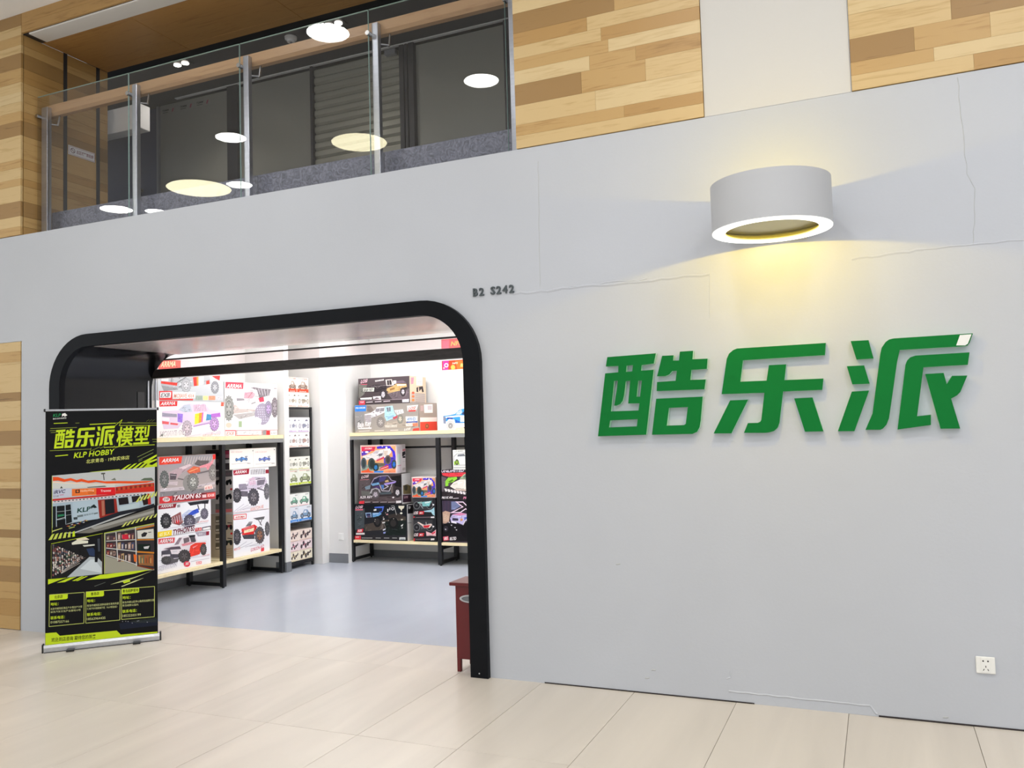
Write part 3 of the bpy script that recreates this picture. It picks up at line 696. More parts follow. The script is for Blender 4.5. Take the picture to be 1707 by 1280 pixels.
["p",[200,190,186],[2469,6439,2571,6441,2585,6416,2478,6426]],
["p",[200,190,186],[2463,6424,2576,6425,2580,6401,2473,6411]],
["p",[150,140,140],[2462,6409,2577,6410,2578,6386,2471,6396]],
["p",[120,70,70],[2476,6393,2582,6394,2593,6370,2486,6380]],
["p",[214,208,204],[2503,6376,2647,6374,2619,6352,2512,6363]],
["p",[170,120,110],[2475,6363,2572,6365,2591,6340,2484,6350]],
["p",[90,84,86],[2467,6348,2553,6352,2584,6325,2477,6335]],
["p",[120,70,70],[2467,6333,2594,6333,2583,6310,2476,6320]],
["p",[170,120,110],[2641,6428,2775,6427,2758,6416,2651,6426]],
["p",[60,56,60],[2610,6429,2735,6429,2727,6417,2620,6427]],
["p",[120,70,70],[2645,6424,2772,6424,2761,6413,2654,6422]],
["p",[70,100,80],[2655,6422,2789,6421,2772,6411,2665,6420]],
["p",[150,140,140],[2642,6421,2755,6422,2758,6410,2651,6419]],
["p",[60,56,60],[2661,6418,2751,6421,2777,6407,2670,6416]],
["p",[90,84,86],[2634,6419,2726,6421,2751,6408,2644,6417]],
["p",[120,70,70],[2660,6415,2800,6414,2776,6404,2669,6413]],
["p",[60,56,60],[2638,6415,2781,6414,2755,6404,2647,6413]],
["p",[60,56,60],[2610,6416,2752,6414,2726,6405,2619,6414]],
["p",[60,56,60],[2647,6411,2775,6411,2764,6400,2657,6409]],
["p",[170,120,110],[2620,6412,2725,6413,2737,6401,2629,6410]],
["p",[170,120,110],[2624,6410,2763,6409,2740,6399,2633,6408]],
["l",[14,14,16],[1274,7572,1293,5470,46]],
["l",[14,14,16],[1720,7388,1739,5679,46]],
["l",[14,14,16],[2392,7111,2410,5993,47]],
["l",[200,192,186],[1101,5334,2391,6041,26]],
["l",[200,192,186],[1101,5364,2391,6196,26]],
["l",[200,192,186],[1101,5395,2391,6350,26]],
["l",[200,192,186],[1101,5426,2391,6505,26]],
["l",[200,225,40],[406,7665,3989,8208,31]],
["l",[150,160,70],[406,7588,409,5014,18]],
["l",[90,70,50],[3942,8201,3960,5049,47]],
["p",[150,150,138],[4094,8216,7719,8727,7701,5003,4087,5038]],
["p",[158,156,142],[4199,6459,6430,5485,7553,5069,4087,5053]],
["p",[52,46,52],[4188,8130,7718,8513,7701,5109,6430,5485,4223,6431]],
["l",[200,225,40],[4084,8216,7719,8737,37]],
["l",[196,204,110],[4108,8215,4102,5037,38]],
["p",[120,100,90],[4274,7967,4462,7993,4462,7642,4273,7656]],
["p",[210,200,196],[4311,7834,4405,7853,4386,7741,4320,7725]],
["p",[90,60,70],[4496,7951,4685,7968,4684,7604,4495,7618]],
["p",[60,60,66],[4533,7817,4628,7837,4609,7704,4542,7688]],
["p",[90,60,70],[4718,7935,4908,7952,4907,7585,4717,7599]],
["p",[190,150,120],[4756,7801,4851,7820,4831,7685,4765,7669]],
["p",[130,50,54],[4272,7393,4461,7404,4460,7054,4272,7069]],
["p",[190,150,120],[4310,7259,4404,7278,4385,7154,4319,7138]],
["p",[130,50,54],[4494,7376,4684,7381,4683,7024,4494,7039]],
["p",[210,200,196],[4532,7242,4626,7261,4607,7124,4541,7108]],
["p",[90,60,70],[4717,7359,4907,7401,4906,7043,4716,7058]],
["p",[190,150,120],[4754,7225,4849,7244,4830,7144,4764,7128]],
["p",[130,50,54],[4271,6819,4460,6829,4459,6461,4270,6476]],
["p",[190,150,120],[4309,6685,4403,6704,4384,6561,4318,6546]],
["p",[120,100,90],[4493,6801,4682,6833,4681,6400,4492,6415]],
["p",[210,200,196],[4530,6667,4625,6686,4606,6500,4540,6484]],
["p",[160,130,120],[4715,6783,4905,6729,4904,6390,4715,6405]],
["p",[60,60,66],[4753,6649,4848,6668,4828,6490,4762,6475]],
["p",[160,130,120],[5062,8119,5270,8142,5269,7583,5060,7599]],
["p",[210,200,196],[5103,7985,5207,8004,5186,7684,5113,7669]],
["p",[90,60,70],[5307,8102,5516,8049,5514,7602,5305,7618]],
["p",[210,200,196],[5348,7967,5453,7986,5431,7703,5358,7688]],
["p",[180,150,110],[5553,8084,5762,8080,5760,7547,5551,7563]],
["p",[210,200,196],[5594,7949,5699,7968,5677,7648,5603,7633]],
["p",[130,50,54],[5799,8066,6009,8010,6007,7563,5797,7579]],
["p",[210,200,196],[5840,7931,5945,7950,5923,7664,5850,7649]],
["p",[90,60,70],[6046,8048,6257,8091,6254,7506,6044,7522]],
["p",[190,150,120],[6087,7913,6193,7932,6171,7608,6097,7592]],
["p",[180,150,110],[5060,7385,5268,7417,5266,6860,5059,6876]],
["p",[210,200,196],[5101,7250,5205,7268,5183,6961,5111,6945]],
["p",[70,76,110],[5305,7366,5513,7355,5512,6804,5303,6820]],
["p",[210,200,196],[5346,7231,5450,7249,5428,6905,5355,6890]],
["p",[60,50,56],[5550,7347,5759,7342,5758,6805,5549,6821]],
["p",[210,200,196],[5592,7212,5696,7230,5674,6906,5601,6891]],
["p",[160,130,120],[5796,7328,6006,7361,6004,6789,5795,6806]],
["p",[210,200,196],[5838,7193,5943,7211,5921,6891,5847,6875]],
["p",[70,76,110],[6043,7309,6254,7345,6252,6755,6041,6771]],
["p",[190,150,120],[6085,7174,6190,7192,6168,6856,6094,6841]],
["p",[90,60,70],[5058,6520,5266,6569,5264,5889,5056,5906]],
["p",[190,150,120],[5099,6385,5203,6403,5181,5990,5108,5975]],
["p",[180,150,110],[5302,6500,5511,6537,5509,5870,5300,5887]],
["p",[60,60,66],[5343,6365,5448,6383,5426,5971,5353,5956]],
["p",[60,50,56],[5547,6480,5756,6410,5754,5846,5546,5864]],
["p",[210,200,196],[5589,6345,5693,6363,5671,5948,5598,5933]],
["p",[160,130,120],[5793,6460,6003,6396,6001,5818,5791,5836]],
["p",[210,200,196],[5835,6325,5940,6342,5917,5920,5844,5905]],
["p",[60,50,56],[6040,6440,6251,6491,6248,5834,6038,5852]],
["p",[60,60,66],[6082,6304,6187,6322,6164,5936,6091,5921]],
["p",[206,40,64],[5374,7991,5760,8016,5880,7691,5710,7598,5373,7676]],
["l",[206,206,204],[4235,7578,6389,7536,58]],
["l",[206,206,204],[4234,7041,6458,6590,72]],
["l",[206,206,204],[4232,6509,6454,5535,71]],
["l",[206,206,204],[4933,8234,5056,5970,67]],
["l",[206,206,204],[6344,8529,6405,5460,78]],
["p",[214,214,208],[6465,8229,7668,8303,7689,7529,6487,7592]],
["p",[40,40,44],[6756,7917,6978,8086,7223,8016,7074,7734,6805,7701]],
["l",[40,40,44],[7272,8039,7494,8049,53]],
["p",[20,34,30],[6509,7168,7440,7096,7437,6565,6532,6637]],
["p",[200,200,204],[6924,6924,7365,6969,7266,6737,6972,6761]],
["l",[206,130,40],[6438,7517,7703,7437,85]],
["l",[206,130,40],[6458,6564,7698,6384,126]],
["p",[196,120,40],[6344,8397,7709,8621,7708,8503,6392,8298]],
["p",[150,100,60],[6506,6322,7658,6281,7653,5325,6576,5525]],
["p",[200,150,90],[6579,6264,6667,6256,6664,5623,6577,5683]],
["p",[90,110,90],[6681,6149,6769,6142,6766,5614,6679,5674]],
["p",[200,150,90],[6783,6035,6871,6028,6869,5605,6781,5665]],
["p",[90,110,90],[6886,6238,6974,6231,6972,5596,6884,5657]],
["p",[170,90,50],[6989,6124,7077,6117,7074,5587,6987,5648]],
["p",[120,80,50],[7091,6010,7179,6002,7177,5579,7089,5639]],
["p",[170,90,50],[7195,6213,7283,6206,7280,5570,7192,5630]],
["p",[120,80,50],[7297,6098,7386,6091,7383,5561,7295,5621]],
["p",[200,150,90],[7400,5984,7489,5976,7487,5552,7398,5613]],
["p",[170,90,50],[7504,6187,7593,6180,7590,5543,7502,5604]],
["p",[230,110,40],[6190,6401,6409,6330,6406,5750,6237,5817]],
["l",[120,50,24],[6454,5483,7652,5087,103]],
["p",[200,225,40],[191,4969,1559,4985,1101,4874,192,4578]],
["p",[200,225,40],[782,4639,1697,4972,2159,4981,1330,4648]],
["p",[200,225,40],[1835,4703,2484,4992,2670,4986,2020,4686]],
["p",[200,225,40],[2066,4681,2763,4967,2949,4970,2251,4664]],
["p",[200,225,40],[2762,4678,3794,4987,5317,5047,7553,5095,6282,4866,4361,4664]],
["p",[196,204,140],[4503,4167,5411,4421,6281,4603,7553,4963,6086,4463,5459,4312]],
["p",[200,225,40],[5387,4319,5796,4448,5941,4372,5941,4267,5506,4161]],
["p",[206,212,160],[5290,3962,6231,4292,6962,4477,6279,4209,5362,3913]],
["p",[90,96,90],[3370,4146,4171,4381,4171,4350,3417,4111]],
["l",[196,206,110],[296,3777,2678,3735,42]],
["l",[196,206,110],[2678,3735,2648,1368,38]],
["l",[196,206,110],[2648,1368,262,1376,42]],
["l",[196,206,110],[262,1376,296,3777,37]],
["l",[196,206,110],[2803,3754,5226,3708,43]],
["l",[196,206,110],[5226,3708,5180,1329,40]],
["l",[196,206,110],[5180,1329,2781,1353,43]],
["l",[196,206,110],[2781,1353,2803,3754,38]],
["l",[196,206,110],[5325,3742,7719,3705,43]],
["l",[196,206,110],[7719,3705,7687,1311,41]],
["l",[196,206,110],[7687,1311,5308,1358,44]],
["l",[196,206,110],[5308,1358,5325,3742,40]],
["p",[200,225,40],[296,3725,361,3765,1540,3721,1531,3408,1446,3343,296,3356]],
["p",[200,225,40],[2822,3731,4055,3716,4064,3364,3967,3299,2821,3330]],
["p",[200,225,40],[5335,3741,6584,3695,6582,3382,6497,3326,5334,3312]],
["t",[12,13,17],"北京店",[617,3469],[1192,3478],219,0,0.03],
["t",[12,13,17],"青岛店",[3138,3446],[3725,3462],222,0,0.03],
["t",[12,13,17],"青岛越野营地",[5393,3446],[6533,3441],225,0,0.03],
["t",[200,225,40],"地址：",[362,2964],[912,2948],208,0,0.03],
["t",[214,220,150],"北京市朝阳区黑庄户乡南庄户大街",[362,2621],[2535,2590],156,0.0,0.0],
["t",[214,220,150],"欢乐汽车文化产业基地10号",[363,2392],[2430,2348],145,0.0,0.0],
["t",[200,225,40],"联系电话：",[363,1914],[1334,1901],218,0,0.03],
["t",[214,220,150],"01087557166",[363,1593],[1616,1556],176,0.0,0.0],
["t",[200,225,40],"地址：",[2869,2956],[3435,2940],211,0,0.03],
["t",[214,220,150],"青岛市城阳区流亭街道空港商务园",[2868,2607],[5105,2576],158,0.0,0.0],
["t",[214,220,150],"仁和汽车城南展厅区（KLP模型店）",[2868,2375],[4997,2331],148,0.0,0.0],
["t",[200,225,40],"联系电话：",[2868,1891],[3867,1877],221,0,0.03],
["t",[214,220,150],"18563964435",[2867,1564],[4157,1527],179,0.0,0.0],
["t",[200,225,40],"地址：",[5382,2949],[5964,2932],214,0,0.03],
["t",[214,220,150],"青岛市崂山区李山路南段越野乐园",[5381,2595],[7683,2563],161,0.0,0.0],
["t",[214,220,150],"青岛越野公园内",[5380,2360],[6518,2327],150,0.0,0.0],
["t",[200,225,40],"联系电话：",[5378,1868],[6407,1854],224,0,0.03],
["t",[214,220,150],"18522203199",[5377,1537],[6705,1499],182,0.0,0.0],
["p",[24,30,48],[5131,1079,7919,1145,7916,604,5227,588]],
["l",[60,70,60],[5968,1145,7868,1205,16]],
["l",[60,70,60],[6067,1102,7868,1129,16]],
["l",[60,70,60],[6166,1059,7868,1053,16]],
["l",[60,70,60],[6265,1016,7867,977,16]],
["l",[60,70,60],[6364,972,7867,902,16]],
["p",[150,154,170],[5332,1216,5421,1217,5401,1150]],
["p",[150,154,170],[5553,1208,5642,1208,5622,1141]],
["p",[150,154,170],[5726,1172,5815,1173,5795,1106]],
["p",[150,154,170],[6022,1016,6111,1017,6091,949]],
["p",[150,154,170],[6394,1125,6484,1126,6464,1058]],
["p",[150,154,170],[6494,1141,6583,1141,6563,1074]],
["p",[150,154,170],[7117,964,7208,964,7187,896]],
["p",[200,225,40],[17,902,759,883,993,596,4958,539,5251,186,7913,117,7913,9,19,0]],
["t",[24,28,20],"欢迎到店咨询 期待您的到来",[421,218],[3489,144],290,0,0.025]]
SIGNS = {"low":[["p",[244,78,44],[20,20,7380,20,7380,1200,20,1200]],["p",[228,66,158],[135,1200,1041,1197,885,20,101,20]],["p",[246,120,50],[1919,1119,3405,1058,3374,20,2186,20]],["e",[246,214,236],[653,612,321,-18,8,286]],["e",[228,66,158],[653,612,151,-9,4,134]],["e",[255,192,92],[1597,291,319,-18,9,320]],["t",[255,240,220],"NFS",[1508,697],[2326,713],214,0.2,0.04],["p",[255,226,124],[2703,718,4962,650,4949,193,2642,304]],["e",[206,170,110],[3143,515,158,-9,3,106]],["e",[255,230,170],[311,273,101,-6,3,107]]],"up":[["p",[240,116,116],[20,20,7380,20,7380,1200,20,1200]],["p",[232,130,150],[115,1084,1164,1084,1080,20,123,20]],["t",[246,208,120],"NFS",[1343,303],[2988,337],553,0.2,0.05]]}
BOXES = {
 'A': {"f":"x","plane":-6.485,"a0":1.185,"a1":2.1,"z0":1.985,"z1":2.4,"depth":0.36,"base":[190,192,194],"front":[["g",[192,196,200],[212,213,214],[30,30,9120,30,9120,4120,30,4120]],["p",[180,182,186],[378,2164,1814,2492,3035,3220,4830,3454,6124,3249,7065,2670,7247,1908,4810,1542,3017,1277,786,974,473,1517]],["p",[120,124,132],[1900,2562,3035,3186,4647,3375,4913,2638,2502,2325]],["p",[150,152,156],[473,1485,2493,1326,2666,1132,785,941]],["p",[246,244,242],[502,2137,1385,2208,1383,1945,501,1941]],["p",[222,66,56],[443,1906,2585,1829,2495,1526,441,1679]],["w",[172,172,176],[205,205,208],[3728,1604,647,24,7,708],1],["p",[222,66,60],[4683,2491,5187,2548,5223,1625,4810,1576]],["p",[240,150,80],[5187,2548,5464,2582,5454,1668,5223,1625]],["p",[246,244,242],[5464,2582,6211,2630,6155,1797,5454,1668]],["p",[226,80,70],[6536,2159,7013,2283,7056,1901,6579,1813]],["p",[215,70,70],[7354,2753,8623,2848,8517,2312,7932,2498]],["w",[140,140,146],[200,200,204],[7822,1543,567,20,8,648],1],["p",[226,58,58],[203,923,1886,988,1879,150,197,94]],["p",[246,244,242],[327,797,1731,871,1667,297,281,238]],["t",[70,40,50],"EXB",[364,312],[1625,375],390,0.35,0.02],["p",[240,236,232],[1903,890,5032,948,4961,305,1966,211]],["t",[226,150,130],"MOJAVE 4X4",[2052,306],[4843,371],410,0.2,0.03],["p",[224,80,76],[197,81,4660,264,4658,94,197,20]],["p",[158,172,160],[5028,593,6000,618,5995,149,5023,129]],["p",[232,226,150],[6094,586,6802,604,6796,166,6089,151]],["p",[240,150,120],[6897,606,7859,631,7853,188,6891,168]],["p",[205,204,208],[7956,598,8989,624,8983,211,7951,190]],["p",[228,110,100],[139,4050,3026,4130,3016,3380,132,3069]],["t",[250,232,190],"ARRMA",[398,3292],[2458,3501],537,0.35,0.035]]},
 'B': {"f":"x","plane":-6.485,"a0":1.172,"a1":2.11,"z0":1.615,"z1":1.985,"depth":0.36,"base":[236,232,230],"front":[["p",[248,244,242],[30,30,9350,30,9350,3670,30,3670]],["p",[226,58,58],[343,3652,2699,3680,2650,3167,363,3083]],["t",[246,244,242],"ARRMA",[472,3214],[2521,3297],324,0.35,0.035],["p",[228,210,228],[691,2619,2777,2770,3483,3312,4287,3460,4738,3400,6496,3497,7152,2882,8701,2687,8742,2051,7332,1979,7134,1354,4805,1095,3289,1374,2760,912,886,867,642,1582]],["p",[196,202,216],[2820,2783,3590,3301,4376,3380,4712,2599,3476,2556]],["p",[222,186,206],[4828,3320,6401,3447,6846,2685,4912,2634]],["p",[160,154,172],[690,2477,2599,2357,2597,2039,688,2100]],["l",[196,176,192],[5003,2656,5286,3374,72]],["l",[196,176,192],[5370,2659,5599,3379,73]],["l",[196,176,192],[5739,2662,5914,3384,74]],["l",[196,176,192],[6111,2665,6232,3390,74]],["l",[196,176,192],[6486,2668,6551,3395,75]],["p",[246,244,242],[687,2035,1610,1959,1608,1697,685,1737]],["p",[232,104,108],[684,1672,1565,1579,1520,1317,682,1387]],["p",[232,104,108],[1734,1513,2764,1409,2676,1231,1732,1316]],["p",[158,124,218],[2687,2437,3404,2375,3307,1493,2679,1575]],["p",[250,232,70],[5046,2384,5645,2490,5541,1430,4989,1297]],["p",[250,164,64],[5645,2490,6063,2541,5912,1531,5541,1430]],["p",[238,104,186],[6063,2541,6260,2563,6108,1565,5912,1531]],["p",[246,244,242],[6260,2563,6693,2587,6587,1633,6108,1565]],["p",[84,154,196],[6719,2393,7433,2327,7330,1770,6569,1702]],["p",[188,116,208],[7338,2397,8699,2545,8743,2108,7718,2035,7333,2034]],["l",[190,150,200],[4805,1095,7135,1458,138]],["w",[188,174,184],[222,206,212],[3948,887,664,-7,8,792],1],["w",[182,144,196],[214,180,220],[7805,1336,662,-4,9,713],1],["p",[238,216,222],[3807,132,8674,641,8866,285,3984,28]],["t",[176,140,156],"MOJAVE 4X4",[383,124],[3764,266],503,0.2,0.04],["t",[246,244,242],"MOJAVE 4X4",[416,136],[3719,254],439,0.2,0.02],["t",[238,160,146],"4X4 DESERT TRUCK",[6081,21],[8667,112],178,0.0,0.0],["p",[238,104,86],[8862,3679,9309,3680,9243,3245,8807,3239]]]},
 'C': {"f":"x","plane":-6.485,"a0":2.115,"a1":2.985,"z0":1.615,"z1":2.21,"depth":0.36,"base":[236,234,232],"front":[["p",[247,245,243],[30,30,8670,30,8670,5920,30,5920]],["p",[222,76,92],[125,5907,2964,5930,2899,5211,115,5227]],["t",[246,244,242],"ARRMA",[267,5282],[2795,5318],416,0.35,0.035],["p",[134,126,132],[4081,5384,4628,5492,5958,5387,7578,5349,7262,4573,6619,4481,5489,4242,5062,5169]],["l",[206,200,204],[4407,5380,4834,4751,74]],["l",[206,200,204],[4911,5367,5275,4703,75]],["l",[206,200,204],[5420,5354,5720,4655,77]],["l",[206,200,204],[5934,5341,6169,4606,78]],["l",[206,200,204],[6454,5328,6621,4557,79]],["l",[206,200,204],[6978,5314,7077,4507,80]],["p",[218,213,214],[1730,4157,3106,4923,3970,5209,5173,5173,5545,4243,4806,3144,3078,3196,2031,3495]],["p",[238,160,172],[3105,4835,4291,4944,4856,4736,4409,4203,2988,4171]],["l",[160,120,130],[3629,4200,4399,4925,76]],["p",[150,144,150],[1834,4159,2988,4149,3091,3952,1829,3869]],["p",[224,76,98],[5378,4240,6278,4412,6381,3883,5593,3793]],["p",[206,192,186],[382,2767,695,3416,1719,3432,2232,3003,4803,2957,4909,2719,2435,2538,1189,2415]],["p",[188,182,180],[1188,2343,4798,2658,5011,2286,2214,1839]],["w",[150,150,146],[178,176,172],[588,3041,754,9,19,1334],1],["w",[128,120,124],[170,160,166],[8212,3224,589,7,23,1158],1],["e",[168,158,176],[6072,2442,1345,7,23,1255]],["p",[206,202,216],[5084,3259,5272,3292,5292,3157,5104,3125]],["p",[206,202,216],[5461,3264,5651,3297,5671,3162,5481,3129]],["p",[206,202,216],[5841,3269,6032,3302,6052,3166,5860,3134]],["p",[206,202,216],[6223,3274,6416,3307,6436,3171,6243,3139]],["p",[206,202,216],[6608,3280,6803,3313,6823,3176,6628,3143]],["p",[206,202,216],[5134,2990,5323,3022,5343,2888,5154,2856]],["p",[206,202,216],[5512,2994,5702,3027,5722,2891,5531,2859]],["p",[206,202,216],[5892,2999,6083,3031,6103,2895,5912,2863]],["p",[206,202,216],[6274,3003,6467,3035,6488,2899,6295,2867]],["p",[206,202,216],[6660,3007,6854,3039,6875,2903,6680,2870]],["p",[206,202,216],[5185,2721,5374,2753,5394,2618,5205,2587]],["p",[206,202,216],[5562,2724,5753,2756,5773,2621,5582,2589]],["p",[206,202,216],[5943,2728,6135,2759,6155,2623,5963,2592]],["p",[206,202,216],[6326,2731,6519,2763,6539,2626,6346,2595]],["p",[206,202,216],[6712,2734,6906,2766,6927,2629,6732,2597]],["p",[206,202,216],[5235,2452,5425,2483,5444,2348,5255,2317]],["p",[206,202,216],[5613,2454,5804,2485,5824,2350,5633,2319]],["p",[206,202,216],[5994,2456,6186,2488,6206,2352,6014,2321]],["p",[206,202,216],[6377,2458,6571,2490,6591,2353,6397,2322]],["p",[206,202,216],[6764,2461,6958,2492,6979,2355,6784,2324]],["p",[206,202,216],[5286,2183,5475,2213,5495,2078,5306,2048]],["p",[206,202,216],[5664,2184,5855,2214,5875,2079,5684,2048]],["p",[206,202,216],[6045,2185,6237,2216,6257,2080,6065,2049]],["p",[206,202,216],[6429,2186,6622,2217,6643,2081,6449,2050]],["p",[206,202,216],[6815,2187,7010,2218,7031,2081,6836,2051]],["p",[206,202,216],[5337,1913,5526,1943,5546,1808,5356,1778]],["p",[206,202,216],[5715,1913,5906,1943,5926,1808,5735,1778]],["p",[206,202,216],[6096,1913,6289,1944,6309,1808,6116,1777]],["p",[206,202,216],[6480,1914,6674,1944,6694,1807,6501,1777]],["p",[206,202,216],[6867,1914,7062,1944,7083,1807,6888,1777]],["p",[206,202,216],[5387,1643,5577,1673,5597,1538,5407,1508]],["p",[206,202,216],[5766,1642,5957,1672,5977,1536,5786,1507]],["p",[206,202,216],[6148,1642,6340,1671,6360,1535,6168,1506]],["p",[206,202,216],[6532,1641,6726,1671,6746,1534,6552,1504]],["p",[206,202,216],[6919,1640,7115,1670,7135,1533,6940,1503]],["w",[150,142,160],[196,168,212],[7072,3019,670,7,19,977],0],["p",[250,250,252],[4124,1542,5009,2137,5893,1838,5651,862,4545,724]],["p",[170,190,150],[2107,1621,2630,1620,2620,963,2096,968]],["e",[222,210,190],[561,1196,457,-3,4,286]],["p",[222,90,92],[20,668,1697,646,1665,20,20,20]],["p",[246,244,242],[50,560,1551,540,1523,22,43,34]],["t",[226,120,110],"EXB",[144,96],[1411,96],355,0.35,0.02],["p",[200,164,164],[1728,646,8680,601,8674,20,1717,20]],["p",[246,244,242],[1861,550,5869,536,5861,70,1854,88]],["t",[206,196,200],"OUTCAST 8S",[1980,136],[5415,115],333,0.2,0.02],["p",[224,80,76],[1720,90,5414,63,5412,20,1717,20]],["p",[160,158,158],[6093,518,6636,511,6625,20,6083,20]],["p",[226,66,66],[6682,526,7299,518,7288,20,6670,20]],["p",[246,244,242],[7368,517,8604,525,8593,20,7358,20]],["t",[90,80,90],"6S BLX",[7510,119],[8443,126],198,0.0,0.0],["t",[150,140,146],"1/5",[8085,5674],[8614,5678],170,0.0,0.0],["l",[120,90,96],[8139,5445,8585,5444,78]]]},
 'D': {"f":"x","plane":-6.5,"a0":1.2,"a1":1.985,"z0":0.957,"z1":1.43,"depth":0.34,"base":[205,190,186],"front":[["g",[196,178,172],[160,156,160],[30,30,7820,30,7820,4700,30,4700]],["l",[206,192,186],[3447,3820,3760,4608,90]],["l",[206,192,186],[3797,3803,4112,4594,91]],["l",[206,192,186],[4150,3785,4467,4579,92]],["l",[206,192,186],[4505,3768,4825,4565,92]],["l",[206,192,186],[4863,3750,5186,4550,93]],["l",[206,192,186],[5224,3733,5549,4535,94]],["l",[206,192,186],[5587,3715,5915,4520,94]],["l",[206,192,186],[5953,3697,6284,4505,95]],["l",[206,192,186],[6322,3678,6656,4490,96]],["l",[206,192,186],[6694,3660,7030,4475,97]],["l",[206,192,186],[7069,3642,7408,4459,97]],["l",[206,192,186],[7447,3623,7788,4444,98]],["p",[238,72,54],[161,4700,3153,4661,2996,3956,156,3927]],["t",[246,244,242],"ARRMA",[441,4145],[2810,4164],365,0.35,0.035],["p",[205,194,198],[280,1606,4498,1575,7704,1760,7701,1522,3879,1277,278,1275]],["p",[140,136,140],[207,1281,7779,1159,7774,742,1782,765,203,787]],["p",[192,166,172],[1366,3141,2618,3521,4058,3848,4558,3650,3745,3175,3138,3038,2385,2433,1505,2434]],["p",[224,206,210],[2618,3493,4058,3819,4443,3713,3443,3363]],["p",[222,108,78],[3745,3118,4674,3586,5536,3425,5626,2883,4511,2832,4048,2871]],["l",[240,170,120],[4050,3043,5298,3321,98]],["p",[106,98,98],[4833,3868,5308,4253,5544,4126,6911,4064,6579,3518,5459,3575,4832,3740]],["p",[232,150,160],[5459,3546,6908,3798,7612,4272,7415,3744,6655,3059,6416,3367,5536,3355]],["p",[96,86,92],[1510,3021,2419,2911,2251,2346,1505,2395]],["l",[200,190,194],[1581,2849,2314,2759,56]],["p",[206,192,196],[1069,2201,2546,2157,2468,1767,1067,1979]],["l",[120,110,112],[2534,2452,4041,2125,135]],["l",[120,112,114],[5135,2807,6979,2994,156]],["w",[104,108,106],[142,142,140],[784,2481,561,-37,6,831],1],["w",[140,134,130],[176,172,166],[7387,2781,546,-32,10,821],1],["e",[150,146,142],[4039,1895,851,-59,9,861]],["w",[128,126,122],[194,194,188],[4564,1974,766,-52,9,854],1],["p",[244,226,220],[6152,1455,7223,1556,7464,1051,6162,974]],["t",[228,90,80],"6S BLX",[6268,1065],[7284,1136],235,0.1,0.03],["p",[222,62,66],[147,791,1782,765,1718,89,142,166]],["e",[238,220,218],[1020,485,476,-41,2,233]],["t",[60,40,50],"EXB",[661,389],[1379,381],243,0.35,0.02],["p",[146,56,62],[1782,765,7790,741,7781,56,1778,251]],["t",[252,240,240],"TALION 6S",[1852,323],[5739,301],470,0.25,0.045],["p",[234,98,92],[6504,653,7739,649,7700,164,6499,184]],["t",[246,244,242],"EXB",[6621,273],[7602,268],235,0.1,0.02],["p",[240,206,206],[5837,532,6430,542,6427,219,5866,238]],["p",[216,54,58],[143,270,7782,74,7780,20,142,144]],["p",[236,62,56],[7394,4668,7830,4680,7818,4167,7404,4161]]]},
 'E': {"f":"x","plane":-6.5,"a0":1.19,"a1":1.91,"z0":0.64,"z1":0.955,"depth":0.34,"base":[236,236,240],"front":[["p",[244,244,247],[30,30,7170,30,7170,3120,30,3120]],["p",[150,40,52],[127,3130,2470,3130,2305,2734,123,2753]],["t",[246,244,242],"ARRMA",[384,2883],[2099,2863],309,0.35,0.035],["p",[96,96,100],[2531,2980,2918,2981,2917,2883,2530,2883]],["p",[96,96,100],[2530,2834,2916,2834,2915,2736,2529,2737]],["p",[44,44,50],[3900,3100,6901,3109,6791,2711,5819,2800,4294,2741]],["l",[60,60,66],[5305,2747,5503,2201,132]],["l",[60,60,66],[6337,2753,6295,2123,140]],["p",[150,148,158],[2643,1203,3945,970,5121,1462,5804,1541,5369,897,3611,516]],["p",[204,212,236],[2907,1845,4091,2364,5229,2040,4953,1605,3783,1358,2967,1374]],["p",[58,88,200],[3623,1745,4623,2225,5335,2368,5500,1949,4652,1761,3867,1472]],["p",[150,92,92],[1726,1848,2976,2253,3323,1188,2802,904,1847,1207]],["p",[218,48,50],[2357,1441,2839,1425,2739,1107,2355,1150]],["l",[230,222,226],[1884,1783,2005,1190,62]],["l",[230,222,226],[2170,1837,2291,1206,63]],["l",[230,222,226],[2457,1892,2579,1222,63]],["l",[230,222,226],[2747,1947,2869,1238,64]],["l",[230,222,226],[3038,2002,3161,1255,64]],["w",[104,100,114],[138,134,150],[6238,1723,540,-55,7,557],1],["w",[46,46,50],[112,110,112],[1067,1535,688,-76,6,742],1],["w",[86,82,98],[142,138,150],[4145,1195,752,-83,7,643],1],["t",[226,90,86],"1/8 4WD BUGGY",[5250,873],[6838,847],150,0.0,0.0],["l",[210,206,214],[445,796,6662,752,61]],["p",[250,214,36],[20,587,1842,569,1773,20,20,20]],["t",[252,246,190],"6S BLX",[211,137],[1602,153],331,0.2,0.03],["t",[110,24,44],"TYPHON 6S",[1869,23],[4904,164],554,0.25,0.05],["p",[214,58,64],[4940,384,5825,355,5820,20,4935,20]],["t",[246,244,242],"TLR",[5021,25],[5753,11],274,0.0,0.0],["p",[60,40,62],[5894,347,7150,378,7144,20,5889,20]],["p",[246,244,242],[5996,259,7043,289,7040,34,5994,45]]]},
